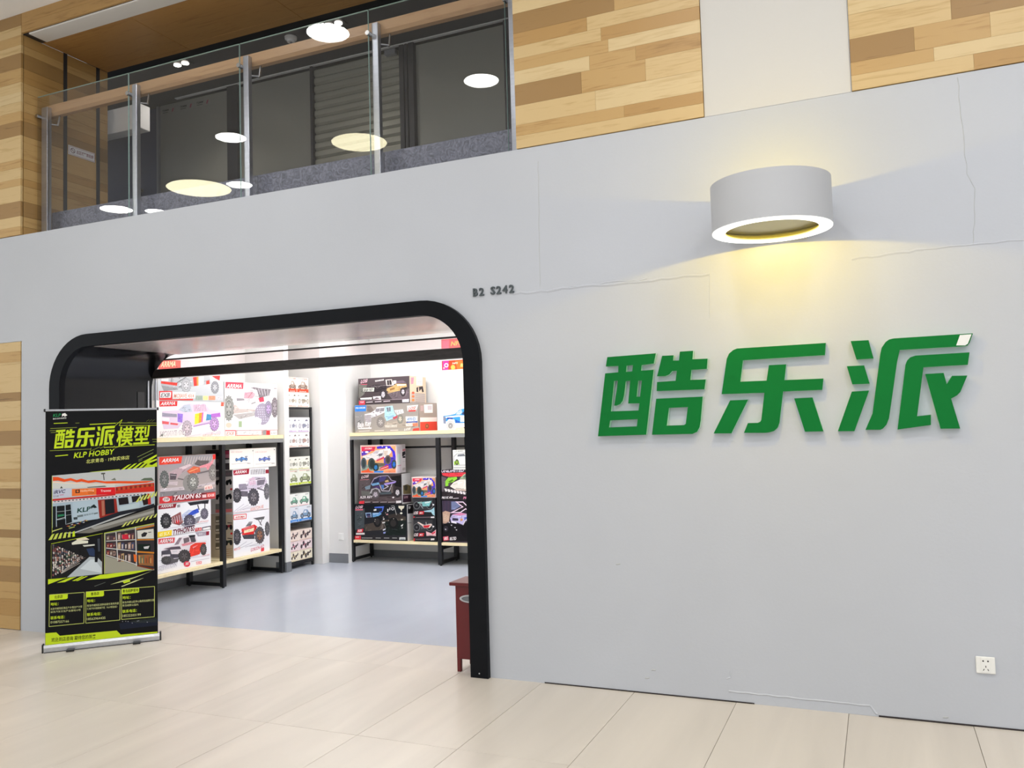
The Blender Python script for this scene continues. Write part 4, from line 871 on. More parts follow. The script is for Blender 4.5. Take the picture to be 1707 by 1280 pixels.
 'F': {"f":"x","plane":-6.5,"a0":1.175,"a1":1.905,"z0":0.285,"z1":0.638,"depth":0.34,"base":[236,234,238],"front":[["p",[243,241,245],[30,30,7270,30,7270,3500,30,3500]],["p",[224,86,94],[239,3464,2362,3328,2266,2818,236,2940]],["t",[246,244,242],"ARRMA",[350,3019],[2230,2920],341,0.35,0.035],["p",[176,166,178],[5084,3504,7069,3392,6983,2978,5470,3024]],["t",[240,236,240],"4X4",[5569,3134],[6063,3137],216,0.0,0.0],["p",[150,40,60],[6615,3389,7069,3378,7024,2987,6620,2994]],["l",[206,200,212],[268,1316,5448,1097,56]],["l",[214,206,216],[2600,1098,7038,862,72]],["p",[236,226,230],[715,2327,1161,2553,2246,2612,2804,3236,4119,3281,5081,3195,5464,2534,6654,2450,6569,2082,5665,1209,4289,1182,3159,1420,2694,1349,1873,1609,800,1904]],["p",[150,130,140],[2246,2577,2896,3224,3287,3188,2816,2590]],["p",[118,104,110],[3455,3082,4213,3126,4304,2673,3544,2562]],["p",[38,36,42],[4167,3303,5101,3243,5021,3009,4308,3029]],["p",[88,84,90],[4327,3083,5002,3083,5191,2556,4541,2456]],["p",[226,150,160],[3169,2556,4303,2602,5073,2500,4300,2332,3354,2320]],["p",[234,68,54],[4395,2234,5073,2428,6472,2299,6570,2126,5969,1874,5665,1194,4383,1097,4246,1686]],["p",[242,150,150],[4682,2066,5460,2174,5068,2013,4728,1902]],["p",[96,84,94],[892,2384,1880,2453,2981,2371,3165,2065,1787,2189]],["p",[84,80,90],[608,2219,1697,2257,1892,1745,3085,1571,2989,1235,1889,1330,604,1728]],["p",[228,222,226],[711,1849,1711,1751,1710,1578,710,1672]],["p",[220,214,220],[2013,2019,2654,2011,2606,1850,2057,1860]],["p",[96,92,96],[621,1589,1890,1468,2234,1209,2804,1192,2708,858,1776,794,1148,879]],["w",[74,72,74],[96,94,94],[1195,1228,593,-90,3,398],1],["w",[78,74,74],[120,112,110],[6194,1603,439,-62,7,580],1],["w",[68,64,66],[98,92,92],[3579,1287,796,-118,6,648],1],["t",[176,166,184],"SENTON",[191,364],[2640,422],420,0.25,0.05],["t",[246,244,248],"SENTON",[226,378],[2603,407],353,0.25,0.02],["e",[218,58,80],[3901,462,437,-68,3,296]],["t",[246,244,242],"3S",[3664,372],[4166,364],253,0.2,0.03],["p",[238,150,156],[5168,493,5953,444,5949,141,5204,200]],["t",[246,244,242],"BLX",[5263,263],[5871,226],172,0.0,0.0],["l",[200,196,206],[4474,600,7034,570,60]],["t",[226,120,120],"4X4 SHORT COURSE",[6037,901],[7039,921],116,0.0,0.0]]},
 'H0': {"f":"x","plane":-6.5,"a0":2.195,"a1":2.97,"z0":1.248,"z1":1.47,"depth":0.34,"base":[238,232,222],"front":[["p",[249,245,237],[30,30,7720,30,7720,2190,30,2190]],["p",[90,100,130],[966,1060,2675,1044,2601,928,1034,940]],["p",[96,150,214],[995,1118,1532,1193,1889,1355,2317,1238,2604,1147,2385,997,1246,989]],["p",[90,100,130],[1703,1264,1904,1354,2102,1267,1887,1177]],["p",[90,100,130],[2420,1373,2855,1395,2824,1297,2448,1292]],["l",[90,100,130],[2564,1307,2503,1111,72]],["e",[90,100,130],[1078,1055,197,-9,3,196]],["e",[96,150,214],[1078,1055,98,-4,1,98]],["e",[90,100,130],[1841,962,200,-9,3,197]],["e",[96,150,214],[1841,962,100,-4,2,99]],["e",[90,100,130],[2646,1046,203,-9,3,199]],["e",[96,150,214],[2646,1046,101,-4,2,99]],["p",[90,96,130],[4757,918,6499,900,6423,786,4826,800]],["p",[120,140,214],[4787,975,5334,1048,5699,1207,6135,1091,6427,1001,6204,855,5042,848]],["p",[90,96,130],[5509,1118,5714,1206,5916,1120,5696,1032]],["p",[90,96,130],[6240,1223,6683,1245,6652,1148,6268,1144]],["l",[90,96,130],[6386,1159,6323,966,73]],["e",[90,96,130],[4871,913,201,-9,3,192]],["e",[120,140,214],[4871,913,100,-4,2,96]],["e",[90,96,130],[5648,821,204,-9,4,194]],["e",[120,140,214],[5648,821,102,-5,2,97]],["e",[90,96,130],[6469,902,207,-9,4,195]],["e",[120,140,214],[6469,902,103,-4,2,98]],["t",[232,130,120],"RTR 1/16 BUGGY",[275,1864],[2051,1841],102,0.0,0.0],["l",[206,190,190],[257,607,3097,626,41]],["t",[70,70,80],"4WD",[2788,483],[3325,488],126,0.0,0.0],["t",[232,130,120],"RTR 1/16 BUGGY",[4203,1720],[6122,1694],106,0.0,0.0],["l",[206,190,190],[4180,415,7249,428,43]],["t",[70,70,80],"4WD",[6915,281],[7497,285],131,0.0,0.0],["l",[226,220,212],[3850,2125,3814,63,47]],["e",[70,70,76],[3738,1949,78,-3,1,53]],["e",[70,70,76],[7446,1953,84,-3,1,55]]],"side":[["p",[70,62,66],[20,20,3380,20,3380,2200,20,2200]],["p",[40,38,42],[1530,1902,2219,1912,2214,1523,1526,1511]],["p",[170,60,90],[2721,2089,3380,2098,3380,1711,2716,1700]],["p",[190,120,140],[2716,1680,3380,1690,3380,1303,2711,1291]],["p",[100,92,92],[1522,1183,2210,1195,2205,806,1517,792]],["p",[230,226,228],[2709,1117,3380,1130,3380,742,2704,729]],["p",[60,56,60],[1514,566,2202,580,2197,191,1510,176]]]},
 'H': {"f":"x","plane":-6.5,"a0":2.243,"a1":2.838,"z0":0.765,"z1":1.247,"depth":0.34,"base":[230,228,232],"front":[["p",[244,243,247],[30,30,5920,30,5920,4790,30,4790]],["p",[168,40,60],[58,4738,2652,4800,2550,4200,123,4202]],["t",[246,244,242],"ARRMA",[242,4338],[2338,4359],328,0.35,0.035],["p",[190,188,192],[2835,4709,5298,4650,5287,4037,2825,4121]],["p",[150,40,54],[5361,4528,5930,4528,5930,4085,5352,4097]],["l",[226,224,228],[3135,4144,3300,4705,93]],["l",[226,224,228],[3539,4120,3706,4682,94]],["l",[226,224,228],[3947,4096,4115,4660,94]],["l",[226,224,228],[4358,4071,4527,4638,95]],["l",[226,224,228],[4772,4046,4943,4615,96]],["p",[216,206,222],[842,3066,2195,3073,3130,3849,5216,3719,5691,3127,4709,2339,2826,2378,2209,2113,1009,2312]],["p",[118,110,130],[918,3164,2074,3144,2277,2525,1012,2518]],["l",[210,204,216],[1020,3053,2133,3046,42]],["l",[210,204,216],[1018,2930,2131,2921,42]],["l",[210,204,216],[1016,2806,2129,2796,42]],["l",[210,204,216],[1014,2682,2127,2671,42]],["p",[224,194,214],[2510,3658,3440,3809,3738,2964,2651,2915]],["p",[128,120,134],[3906,3567,5376,3601,5039,2850,3893,2826]],["p",[110,104,116],[981,2438,2334,2280,2477,1694,1120,1808]],["l",[120,114,126],[3888,2529,5315,2100,153]],["l",[226,214,224],[2048,3396,5341,3474,85]],["w",[104,102,108],[140,136,142],[5508,2031,455,-36,17,903],1],["w",[68,66,72],[120,116,120],[603,1975,682,-56,12,779],1],["w",[82,80,88],[136,130,136],[3277,1564,892,-75,16,946],1],["l",[206,200,212],[137,259,1705,930,63]],["l",[206,200,212],[577,277,2462,777,59]],["l",[206,200,212],[1022,294,3229,622,56]],["l",[206,200,212],[1470,312,4008,464,54]],["t",[232,160,150],"KRATON 8S",[2756,49],[4958,203],355,0.2,0.02],["l",[214,150,160],[-10,172,5762,19,41]]],"side":[["p",[214,208,204],[20,20,3380,20,3380,4800,20,4800]],["p",[110,104,106],[980,4674,3321,4762,3313,4097,972,4003]],["t",[150,110,130],"4X4",[2460,4203],[3184,4251],308,0.0,0.0],["e",[22,22,26],[1178,3404,213,0,4,289]],["e",[22,22,26],[1657,3445,186,0,3,268]],["p",[22,22,26],[1020,3590,1688,3836,1790,3486,1151,3363]],["e",[22,22,26],[2608,3403,210,0,4,287]],["e",[22,22,26],[3081,3443,183,0,3,266]],["p",[22,22,26],[2452,3588,3113,3832,3213,3484,2581,3362]],["e",[22,22,26],[1158,1808,213,1,3,288]],["e",[22,22,26],[1637,1852,185,1,3,267]],["p",[22,22,26],[1001,1992,1669,2242,1770,1893,1131,1766]],["e",[22,22,26],[2587,1816,210,1,4,286]],["e",[22,22,26],[3061,1860,183,1,3,265]],["p",[22,22,26],[2432,1999,3092,2248,3192,1901,2561,1775]],["e",[220,50,56],[3163,2697,157,0,2,123]],["p",[130,124,118],[936,1065,3275,1239,3266,577,928,396]],["p",[224,120,120],[929,448,3266,577,3261,220,924,88]]]},
 'I': {"f":"x","plane":-6.5,"a0":2.243,"a1":2.838,"z0":0.285,"z1":0.763,"depth":0.34,"base":[230,228,232],"front":[["p",[245,244,248],[30,30,5920,30,5920,4750,30,4750]],["p",[226,66,66],[20,4695,2126,4632,2071,4066,36,4144]],["p",[246,244,242],[116,4613,2003,4551,1967,4150,139,4224]],["t",[222,60,62],"ARRMA",[228,4276],[1862,4224],224,0.35,0.03],["p",[98,96,100],[3174,4000,5132,4003,4965,3701,3824,3719]],["l",[110,106,112],[3982,3776,4601,3018,112]],["l",[110,106,112],[4694,3751,4286,3160,110]],["p",[78,76,84],[1350,2313,3362,2301,3351,1673,1643,1874]],["p",[224,48,48],[1257,3044,3348,3288,3842,3000,3205,2215,1351,2343]],["p",[246,226,190],[1658,2821,3342,2953,3211,2550,1653,2512]],["p",[238,130,130],[1511,3013,3191,3201,3344,3058,1659,2893]],["p",[118,118,124],[1891,3206,2506,3676,3075,3633,2759,3209]],["p",[160,156,162],[2305,3490,2737,3692,3106,3630,2856,3470]],["l",[90,88,94],[613,2559,1505,2602,87]],["l",[90,88,94],[3335,2535,4437,2719,119]],["w",[96,94,98],[130,126,130],[5524,2536,389,-46,15,791],1],["w",[62,60,66],[112,106,110],[534,2242,605,-77,13,835],1],["w",[92,88,92],[160,112,88],[4218,1983,810,-102,17,929],1],["l",[206,204,212],[295,972,2090,1547,75]],["l",[206,204,212],[1031,971,3004,1321,71]],["l",[206,204,212],[1779,969,3934,1092,67]],["l",[206,204,212],[2537,968,4881,859,64]],["t",[206,70,110],"GORGON 4X2",[2680,325],[4954,477],353,0.2,0.03],["t",[234,130,124],"MEGA 550",[73,800],[1029,848],263,0.1,0.02],["p",[224,70,80],[4428,476,4953,466,4947,106,4421,96]]],"side":[["p",[196,182,160],[20,20,3380,20,3380,4760,20,4760]],["p",[150,50,60],[2298,3527,3191,3687,3239,3383,2321,3283]],["e",[36,34,38],[2453,3326,210,4,4,286]],["e",[36,34,38],[3082,3359,209,4,4,285]],["l",[40,38,42],[2591,3839,3245,3810,82]],["p",[50,60,50],[2276,1845,3169,2010,3217,1707,2300,1601]],["e",[36,34,38],[2432,1645,210,6,4,285]],["e",[36,34,38],[3060,1683,209,6,4,284]],["l",[40,38,42],[2569,2158,3223,2133,82]],["e",[224,50,56],[3139,2680,157,4,2,122]],["p",[110,100,84],[920,4528,1479,4557,1470,3819,911,3788]],["p",[236,228,210],[968,4066,1420,4094,1418,3920,966,3892]],["p",[110,100,84],[908,3552,1467,3583,1458,2846,900,2813]],["p",[236,228,210],[956,3091,1408,3121,1406,2947,954,2917]],["p",[110,100,84],[897,2577,1455,2610,1446,1874,888,1839]],["p",[236,228,210],[944,2117,1396,2149,1394,1975,942,1943]],["p",[110,100,84],[885,1603,1443,1639,1434,903,876,866]],["p",[236,228,210],[933,1144,1384,1177,1382,1003,931,970]],["l",[170,140,110],[2225,927,3208,1028,81]],["l",[170,140,110],[2222,703,3205,805,81]],["l",[170,140,110],[2220,479,3202,582,81]],["l",[170,140,110],[2217,255,3199,359,81]]]},
 'R1': {"f":"y","plane":3.945,"a0":-5.993,"a1":-5.248,"z0":1.963,"z1":2.293,"depth":0.41,"base":[84,76,76],"front":[["g",[70,62,64],[84,74,78],[30,30,7420,30,7420,3270,30,3270]],["p",[112,112,106],[109,2619,1336,2496,855,1298,70,817]],["p",[108,96,102],[4294,1278,7370,1772,7374,519,5010,457]],["t",[240,196,208],"LOSI",[371,2722],[1434,2838],399,0.35,0.05],["p",[226,66,104],[262,2611,1353,2598,1352,2521,671,2541]],["p",[226,224,222],[2505,2984,3789,3092,3785,2921,2546,2810]],["t",[80,74,76],"BAJA REY",[2584,2852],[3742,2955],115,0.1,0.02],["p",[52,46,50],[1631,2213,2388,2434,3432,2397,4169,2223,4160,1842,3263,1552,2366,1476]],["l",[150,140,144],[1857,2215,4170,2286,39]],["l",[130,120,124],[2386,2370,2826,1979,41]],["l",[130,120,124],[3430,2346,2902,2039,41]],["p",[206,166,112],[4235,1902,5199,2187,5570,2422,7023,2353,7100,1960,6283,1746,6060,1567,4446,1449,4155,1652]],["p",[240,226,208],[5642,2356,6950,2306,6946,2155,5710,2132]],["p",[150,110,66],[4602,1835,5340,1991,5334,1738,4670,1610]],["p",[216,206,200],[4039,2991,4940,3022,5288,2233,4169,2223]],["p",[58,52,56],[4244,2892,4849,2925,4952,2325,4281,2293]],["l",[200,190,186],[4554,2915,4613,2309,44]],["p",[118,102,114],[5578,2725,6527,2817,7041,2465,5572,2473]],["p",[246,244,242],[5141,2822,5580,2832,5571,2447,5204,2427]],["p",[44,40,44],[6065,1768,7086,1973,7080,1722,6279,1570]],["l",[214,176,120],[4295,1329,6134,1602,77]],["p",[214,218,208],[722,2107,2394,2075,2309,1607,712,1677]],["t",[70,64,68],"BAJA REY",[804,1711],[2258,1685],308,0.15,0.05],["w",[62,56,60],[228,218,228],[3663,1166,458,-20,16,660],1],["w",[62,56,60],[228,218,228],[6528,1370,376,-17,13,528],1],["p",[226,230,226],[253,861,2015,897,1971,637,310,665]],["p",[226,216,220],[2144,975,3325,1002,3328,525,2212,653]],["p",[80,70,74],[2348,724,2725,836,3095,725,3093,662,2422,670]],["p",[234,68,88],[40,483,959,524,948,20,68,32]],["t",[246,244,242],"TLR",[224,232],[832,259],167,0.1,0.03],["l",[196,176,186],[79,559,7337,458,32]],["l",[222,212,216],[1135,293,2114,312,90]],["l",[222,212,216],[2413,300,3383,319,89]],["l",[222,212,216],[3679,308,4640,327,89]],["p",[222,216,226],[6396,421,7337,483,7327,83,6388,94]]],"side":[["p",[226,206,180],[20,20,4080,20,4080,3280,20,3280]],["p",[246,244,242],[1692,3257,3283,3280,3180,2210,1696,2194]],["p",[206,150,170],[350,3101,1098,3166,938,2369,352,2283]],["p",[60,52,56],[1670,1888,2119,2031,2089,1360,1685,1380]],["p",[60,52,56],[2247,2036,3280,2136,3508,1434,3115,1358,2877,1801,2413,1465]],["p",[196,184,176],[271,1244,3825,1217,3773,83,217,20]],["l",[140,126,126],[1447,1119,3821,1132,45]],["l",[140,126,126],[1436,878,3810,886,45]],["l",[140,126,126],[1426,637,3798,640,45]],["l",[140,126,126],[1415,396,3787,394,45]],["l",[140,126,126],[1404,155,3776,148,45]],["e",[236,110,80],[827,1228,350,10,7,164]],["e",[236,130,80],[807,786,349,9,7,164]],["e",[236,150,80],[788,345,349,7,7,164]],["l",[170,166,170],[1911,3044,3065,3095,38]],["l",[170,166,170],[1902,2839,3056,2888,38]],["l",[170,166,170],[1892,2635,3046,2682,38]],["l",[170,166,170],[1883,2431,3037,2475,38]]]},
 'R2': {"f":"y","plane":3.945,"a0":-6.056,"a1":-5.122,"z0":1.615,"z1":1.962,"depth":0.45,"base":[150,142,136],"front":[["g",[172,164,156],[158,150,143],[30,30,9310,30,9310,3440,30,3440]],["p",[150,148,148],[108,2709,1438,2663,1405,1191,51,74]],["p",[130,118,112],[1831,3354,2433,3299,2943,2675,2565,2497,1890,2584]],["p",[176,164,150],[4098,1113,9275,1832,9240,467,4525,405]],["p",[58,134,234],[70,3407,1772,3388,1710,2654,84,2672]],["t",[246,244,242],"PRE-ORDER",[191,3016],[1635,3009],193,0,0.04],["p",[232,230,234],[1505,2277,2413,2438,3096,2797,3327,3107,4442,3129,4589,2478,3541,2069,2550,1846,1570,1814]],["p",[150,146,152],[3173,2921,4439,3003,4369,2562,3089,2529]],["l",[220,218,222],[3845,2993,3687,2553,59]],["p",[176,216,230],[4516,3127,5623,3212,5824,2448,6120,1985,5893,1677,4695,1336,4413,1914]],["p",[112,118,130],[4734,2992,5339,3033,5327,2528,4870,2506]],["l",[214,226,232],[5067,3030,5091,2505,59]],["p",[228,230,230],[5829,2637,7084,2718,7217,2262,6253,2043]],["p",[150,190,214],[4855,1849,5815,2070,5736,1821,4847,1533]],["l",[130,130,134],[6120,2595,6254,2119,43]],["l",[130,130,134],[6412,2610,6547,2159,43]],["l",[130,130,134],[6704,2625,6839,2200,43]],["p",[206,200,202],[1503,2200,2424,2246,2488,1785,2397,1086,1559,1302]],["l",[104,98,102],[1537,2032,2442,2067,71]],["l",[104,98,102],[1533,1827,2437,1850,70]],["l",[104,98,102],[1528,1623,2432,1633,70]],["l",[104,98,102],[1524,1418,2427,1417,70]],["p",[150,140,146],[2625,2507,2955,2534,2891,2345]],["p",[150,140,146],[2992,2176,3321,2203,3257,2015]],["p",[150,140,146],[3670,2471,3997,2498,3934,2310]],["p",[150,140,146],[2760,1865,3090,1893,3026,1704]],["p",[150,140,146],[3226,2614,3555,2641,3491,2452]],["p",[196,90,100],[5588,1763,6324,1991,6244,1679,5728,1506]],["w",[140,134,130],[196,190,186],[3841,1216,548,-16,15,634],1],["w",[140,138,128],[222,214,194],[6677,1527,406,-13,14,552],1],["p",[240,234,226],[7672,3123,9253,3188,8949,2465,7729,2495]],["t",[214,60,60],"LOSI",[7862,2628],[8904,2684],325,0.35,0.05],["p",[222,60,60],[7788,2556,8995,2588,8789,2396,7928,2401]],["p",[226,230,232],[7445,1816,9132,1805,9086,1154,7465,1190]],["t",[130,160,200],"4WD",[7612,1292],[8940,1283],375,0.2,0.04],["p",[60,90,170],[7537,1163,9116,1203,9112,1054,7534,1038]],["p",[222,214,206],[7423,954,9153,966,9143,593,7451,615]],["p",[236,140,110],[8395,950,9153,966,9143,593,8429,601]],["t",[240,236,236],"Baja Rey",[422,674],[2489,841],590,0.2,0.06],["p",[236,230,230],[482,608,2522,617,2480,421,509,447]],["p",[206,200,188],[4462,849,6224,863,6179,518,4492,532]],["l",[214,208,200],[586,157,2212,199,103]],["l",[214,208,200],[2923,161,4299,183,102]],["l",[214,208,200],[5219,166,6353,169,101]],["t",[236,236,232],"LOSI",[7185,85],[8125,198],250,0.35,0.05],["p",[238,78,68],[8464,288,9320,386,9320,20,8368,20]],["l",[40,38,40],[9379,3134,9346,464,157]]],"side":[["p",[168,156,148],[20,20,4480,20,4480,3450,20,3450]],["p",[246,244,242],[1229,3217,3435,3303,3436,2226,1284,2186]],["p",[196,170,170],[378,3079,1073,3120,1068,2461,385,2405]],["p",[214,206,212],[2094,3104,3269,3153,3243,2609,2134,2566]],["p",[248,238,236],[226,1631,4474,1665,4448,1122,226,1096]],["p",[238,78,62],[225,1059,4480,1134,4480,20,229,20]],["e",[130,90,60],[1873,561,464,-4,14,303]],["e",[200,120,80],[1873,561,257,-2,8,164]]]},
 'Q': {"f":"y","plane":4.0,"a0":-4.9,"a1":-4.3,"z0":1.615,"z1":1.93,"depth":0.38,"base":[244,243,240],"front":[["p",[246,245,242],[30,30,5970,30,5970,3120,30,3120]],["p",[236,208,188],[2375,20,2525,237,3615,325,4551,266,4539,20]],["p",[60,150,214],[778,1713,1663,1786,2430,1930,2916,2336,3393,2488,4100,2504,5356,2334,5885,1397,5311,788,3062,795,2399,815,2316,1240,1653,1404,1259,1018,880,1199]],["p",[236,240,246],[1083,1618,2899,1745,4589,1606,4584,1438,2894,1560,1175,1445]],["p",[56,66,106],[3378,1965,3669,2225,4230,2155,4601,2025,4593,1757,3374,1797]],["p",[186,204,236],[2721,2157,3296,2407,3400,2066,3109,1806,2522,1825]],["p",[232,236,220],[3131,1552,4402,1612,4383,941,3113,929]],["p",[30,70,160],[1321,1525,2056,1476,2126,1263,1650,1320,1362,1286]],["p",[128,138,164],[778,1713,1177,1530,1156,766,821,810]],["p",[40,90,180],[2411,1254,3067,981,3062,795,2494,829]],["p",[82,76,76],[3519,277,4179,360,5297,329,5285,20,3700,20]],["l",[226,222,226],[2394,620,4189,695,152]],["w",[196,194,196],[150,150,156],[1771,511,514,-14,15,559],1]]},
 'S1': {"f":"y","plane":3.945,"a0":-5.98,"a1":-5.457,"z0":1.1,"z1":1.455,"depth":0.22,"base":[238,222,222],"front":[["p",[240,186,150],[30,30,5200,30,5200,3520,30,3520]],["p",[244,214,208],[38,3480,5210,3491,5194,30,20,39]],["p",[240,176,120],[166,3367,5187,3385,5093,113,109,122]],["p",[72,52,214],[2429,3327,3182,3441,4374,3388,5024,2722,5156,2087,5087,1695,4782,1889,4654,2715,4070,3107,2498,3069]],["p",[228,58,88],[181,3367,2293,3342,2055,2820,214,2785]],["p",[92,62,190],[168,2786,1663,2891,908,2388,186,2204]],["t",[250,214,214],"ARRMA",[602,3018],[1818,3030],232,0.35,0.03],["p",[90,70,200],[3446,1918,5156,2087,5107,695,4010,577,3423,963]],["p",[150,166,150],[130,1057,3431,1281,3411,454,113,283]],["p",[236,232,230],[276,2139,1807,2568,2283,2881,4367,3101,4518,2591,4047,2152,3445,1906,2389,1599,1504,1866,892,1680,425,1943]],["p",[206,200,206],[1806,2516,2282,2842,2870,2910,2559,2441]],["p",[222,206,190],[3466,2798,4079,2852,3915,2218,3526,2159]],["p",[228,78,108],[2315,1664,3450,2097,3535,1904,2462,1534]],["p",[110,104,88],[2157,1345,3743,1265,3438,950,2222,897]],["p",[120,116,120],[2709,2439,3310,2526,3153,2177,2701,2119]],["l",[236,180,190],[2391,1701,2622,1929,56]],["l",[236,180,190],[2694,1813,2879,2002,56]],["l",[236,180,190],[2997,1924,3135,2075,57]],["l",[236,180,190],[3299,2035,3391,2148,57]],["e",[88,98,108],[487,1298,427,-4,16,721]],["e",[60,70,72],[487,1298,259,-3,11,515]],["e",[78,88,84],[1641,1235,544,-5,16,718]],["e",[50,60,58],[1701,1203,332,-3,12,513]],["e",[108,98,98],[4037,1707,445,-5,14,572]],["e",[70,66,66],[4051,1688,267,-3,9,394]],["w",[48,58,58],[58,150,226],[2257,769,413,-3,11,486],1],["w",[68,74,74],[40,130,236],[4897,1127,354,-3,13,545],1],["p",[224,68,68],[2818,700,4037,1084,4176,690,2961,380]],["l",[246,220,216],[2965,552,4054,881,65]],["p",[240,98,58],[114,335,849,459,1159,726,1393,327,1919,195,1842,119,110,142]],["p",[70,140,226],[1983,323,3424,352,3269,111,1978,118]],["p",[246,150,110],[3481,250,5104,556,5093,113,3403,110]],["e",[246,244,242],[3848,3187,149,-3,3,127]],["e",[246,244,242],[4434,2795,104,-2,2,89]],["e",[246,244,242],[3255,3357,105,-2,2,77]],["e",[250,240,246],[327,2699,122,-2,2,77]],["e",[250,240,246],[975,2689,274,-4,3,129]]],"side":[["p",[240,233,236],[20,20,2180,20,2180,3530,20,3530]],["p",[228,216,226],[290,3281,1145,3242,1018,130,223,112]],["p",[226,240,232],[315,2390,986,2365,932,1027,259,997]],["p",[40,38,46],[1427,2573,2118,2677,2164,2288,1591,2021,1370,2094]],["p",[40,38,46],[1467,2026,2092,2065,2145,1837,1484,1833]],["p",[236,150,160],[1504,2923,2180,2965,2180,2707,1493,2667]],["p",[206,196,196],[1409,619,2096,647,2082,326,1396,300]],["l",[220,150,170],[256,934,1052,957,92]],["l",[200,190,200],[1502,1383,2127,1387,52]]]},
 'S2': {"f":"y","plane":3.945,"a0":-6.018,"a1":-5.39,"z0":0.722,"z1":1.098,"depth":0.22,"base":[58,52,54],"front":[["g",[52,46,48],[72,62,64],[30,30,6250,30,6250,3730,30,3730]],["p",[92,82,84],[132,2969,1811,3094,1621,1429,86,909]],["p",[88,76,78],[84,780,6260,1069,6245,366,72,233]],["p",[28,26,28],[4738,3403,6260,3586,6260,2075,5373,2200]],["p",[106,106,102],[409,1669,1775,1545,1779,1033,471,1014]],["t",[240,214,218],"LOSI",[443,3175],[1604,3351],322,0.35,0.05],["l",[214,130,140],[286,3001,1583,3062,52]],["l",[176,168,196],[1834,2441,2380,3207,79]],["l",[176,168,196],[2380,3207,3212,3460,71]],["l",[176,168,196],[3212,3460,4370,3519,70]],["l",[176,168,196],[4370,3519,4838,2947,79]],["l",[176,168,196],[4838,2947,5462,2832,71]],["l",[176,168,196],[2707,2709,3323,3408,78]],["l",[176,168,196],[2341,3156,3169,3218,70]],["p",[40,44,70],[2024,2517,2491,3124,3171,3313,2932,2708]],["p",[70,66,120],[3172,3345,4218,3405,3758,2834,3007,2708]],["p",[200,168,118],[3908,2885,4358,3011,4515,2770,3978,2694]],["p",[112,160,202],[1873,2505,3007,2708,3166,2441,2094,2249]],["p",[122,142,156],[938,2120,1809,2377,1722,1865,1098,1799]],["p",[76,54,112],[1938,2057,2998,2313,3227,1868,2541,2039]],["p",[170,150,224],[3826,2568,5550,2832,5398,2630,4194,2377,3749,2440]],["p",[172,168,172],[1680,1353,1934,1878,2691,2039,3151,1817,3292,1423,3067,1422,2910,1740,2462,1879,2081,1686,1921,1290]],["l",[200,196,206],[3150,2390,3469,1658,104]],["l",[200,196,206],[3469,1658,4510,1617,89]],["l",[200,196,206],[4510,1617,4938,2485,101]],["l",[200,196,206],[3585,1818,4412,2200,92]],["l",[200,196,206],[4412,2200,3897,2390,92]],["p",[78,120,190],[3299,2390,3763,2390,3752,1932,3512,1868]],["p",[110,100,96],[4706,2073,5081,2327,5060,1442,4763,1378]],["p",[80,90,96],[3128,1435,4768,1567,4834,1251,3196,1181]],["w",[94,88,90],[206,196,206],[2522,1197,570,3,13,548],1],["w",[50,46,48],[232,226,230],[5686,1444,484,2,15,605],1],["t",[236,230,232],"RZR REY",[250,685],[2150,761],283,0.25,0.06],["p",[226,60,72],[58,317,854,400,799,20,27,20]],["l",[180,168,170],[911,221,1746,254,77]],["l",[180,168,170],[2048,230,2950,263,77]],["l",[180,168,170],[3175,240,4144,273,76]],["l",[180,168,170],[4292,249,5327,283,76]],["p",[226,220,222],[5441,435,6197,466,6190,189,5434,145]],["e",[230,226,228],[5060,842,147,1,2,101]]],"side":[["p",[206,206,208],[20,20,2180,20,2180,3740,20,3740]],["p",[120,106,70],[326,2291,1317,2359,2180,2106,2180,1130,343,1217]],["p",[60,58,46],[508,2227,1067,2314,1431,2097,1285,1598,668,1646]],["p",[70,44,62],[219,1165,2180,1027,2159,26,179,205]],["t",[240,190,206],"LOSI",[506,712],[1433,664],252,0.2,0.04],["p",[240,238,238],[119,230,2163,122,2154,20,112,54]]]},
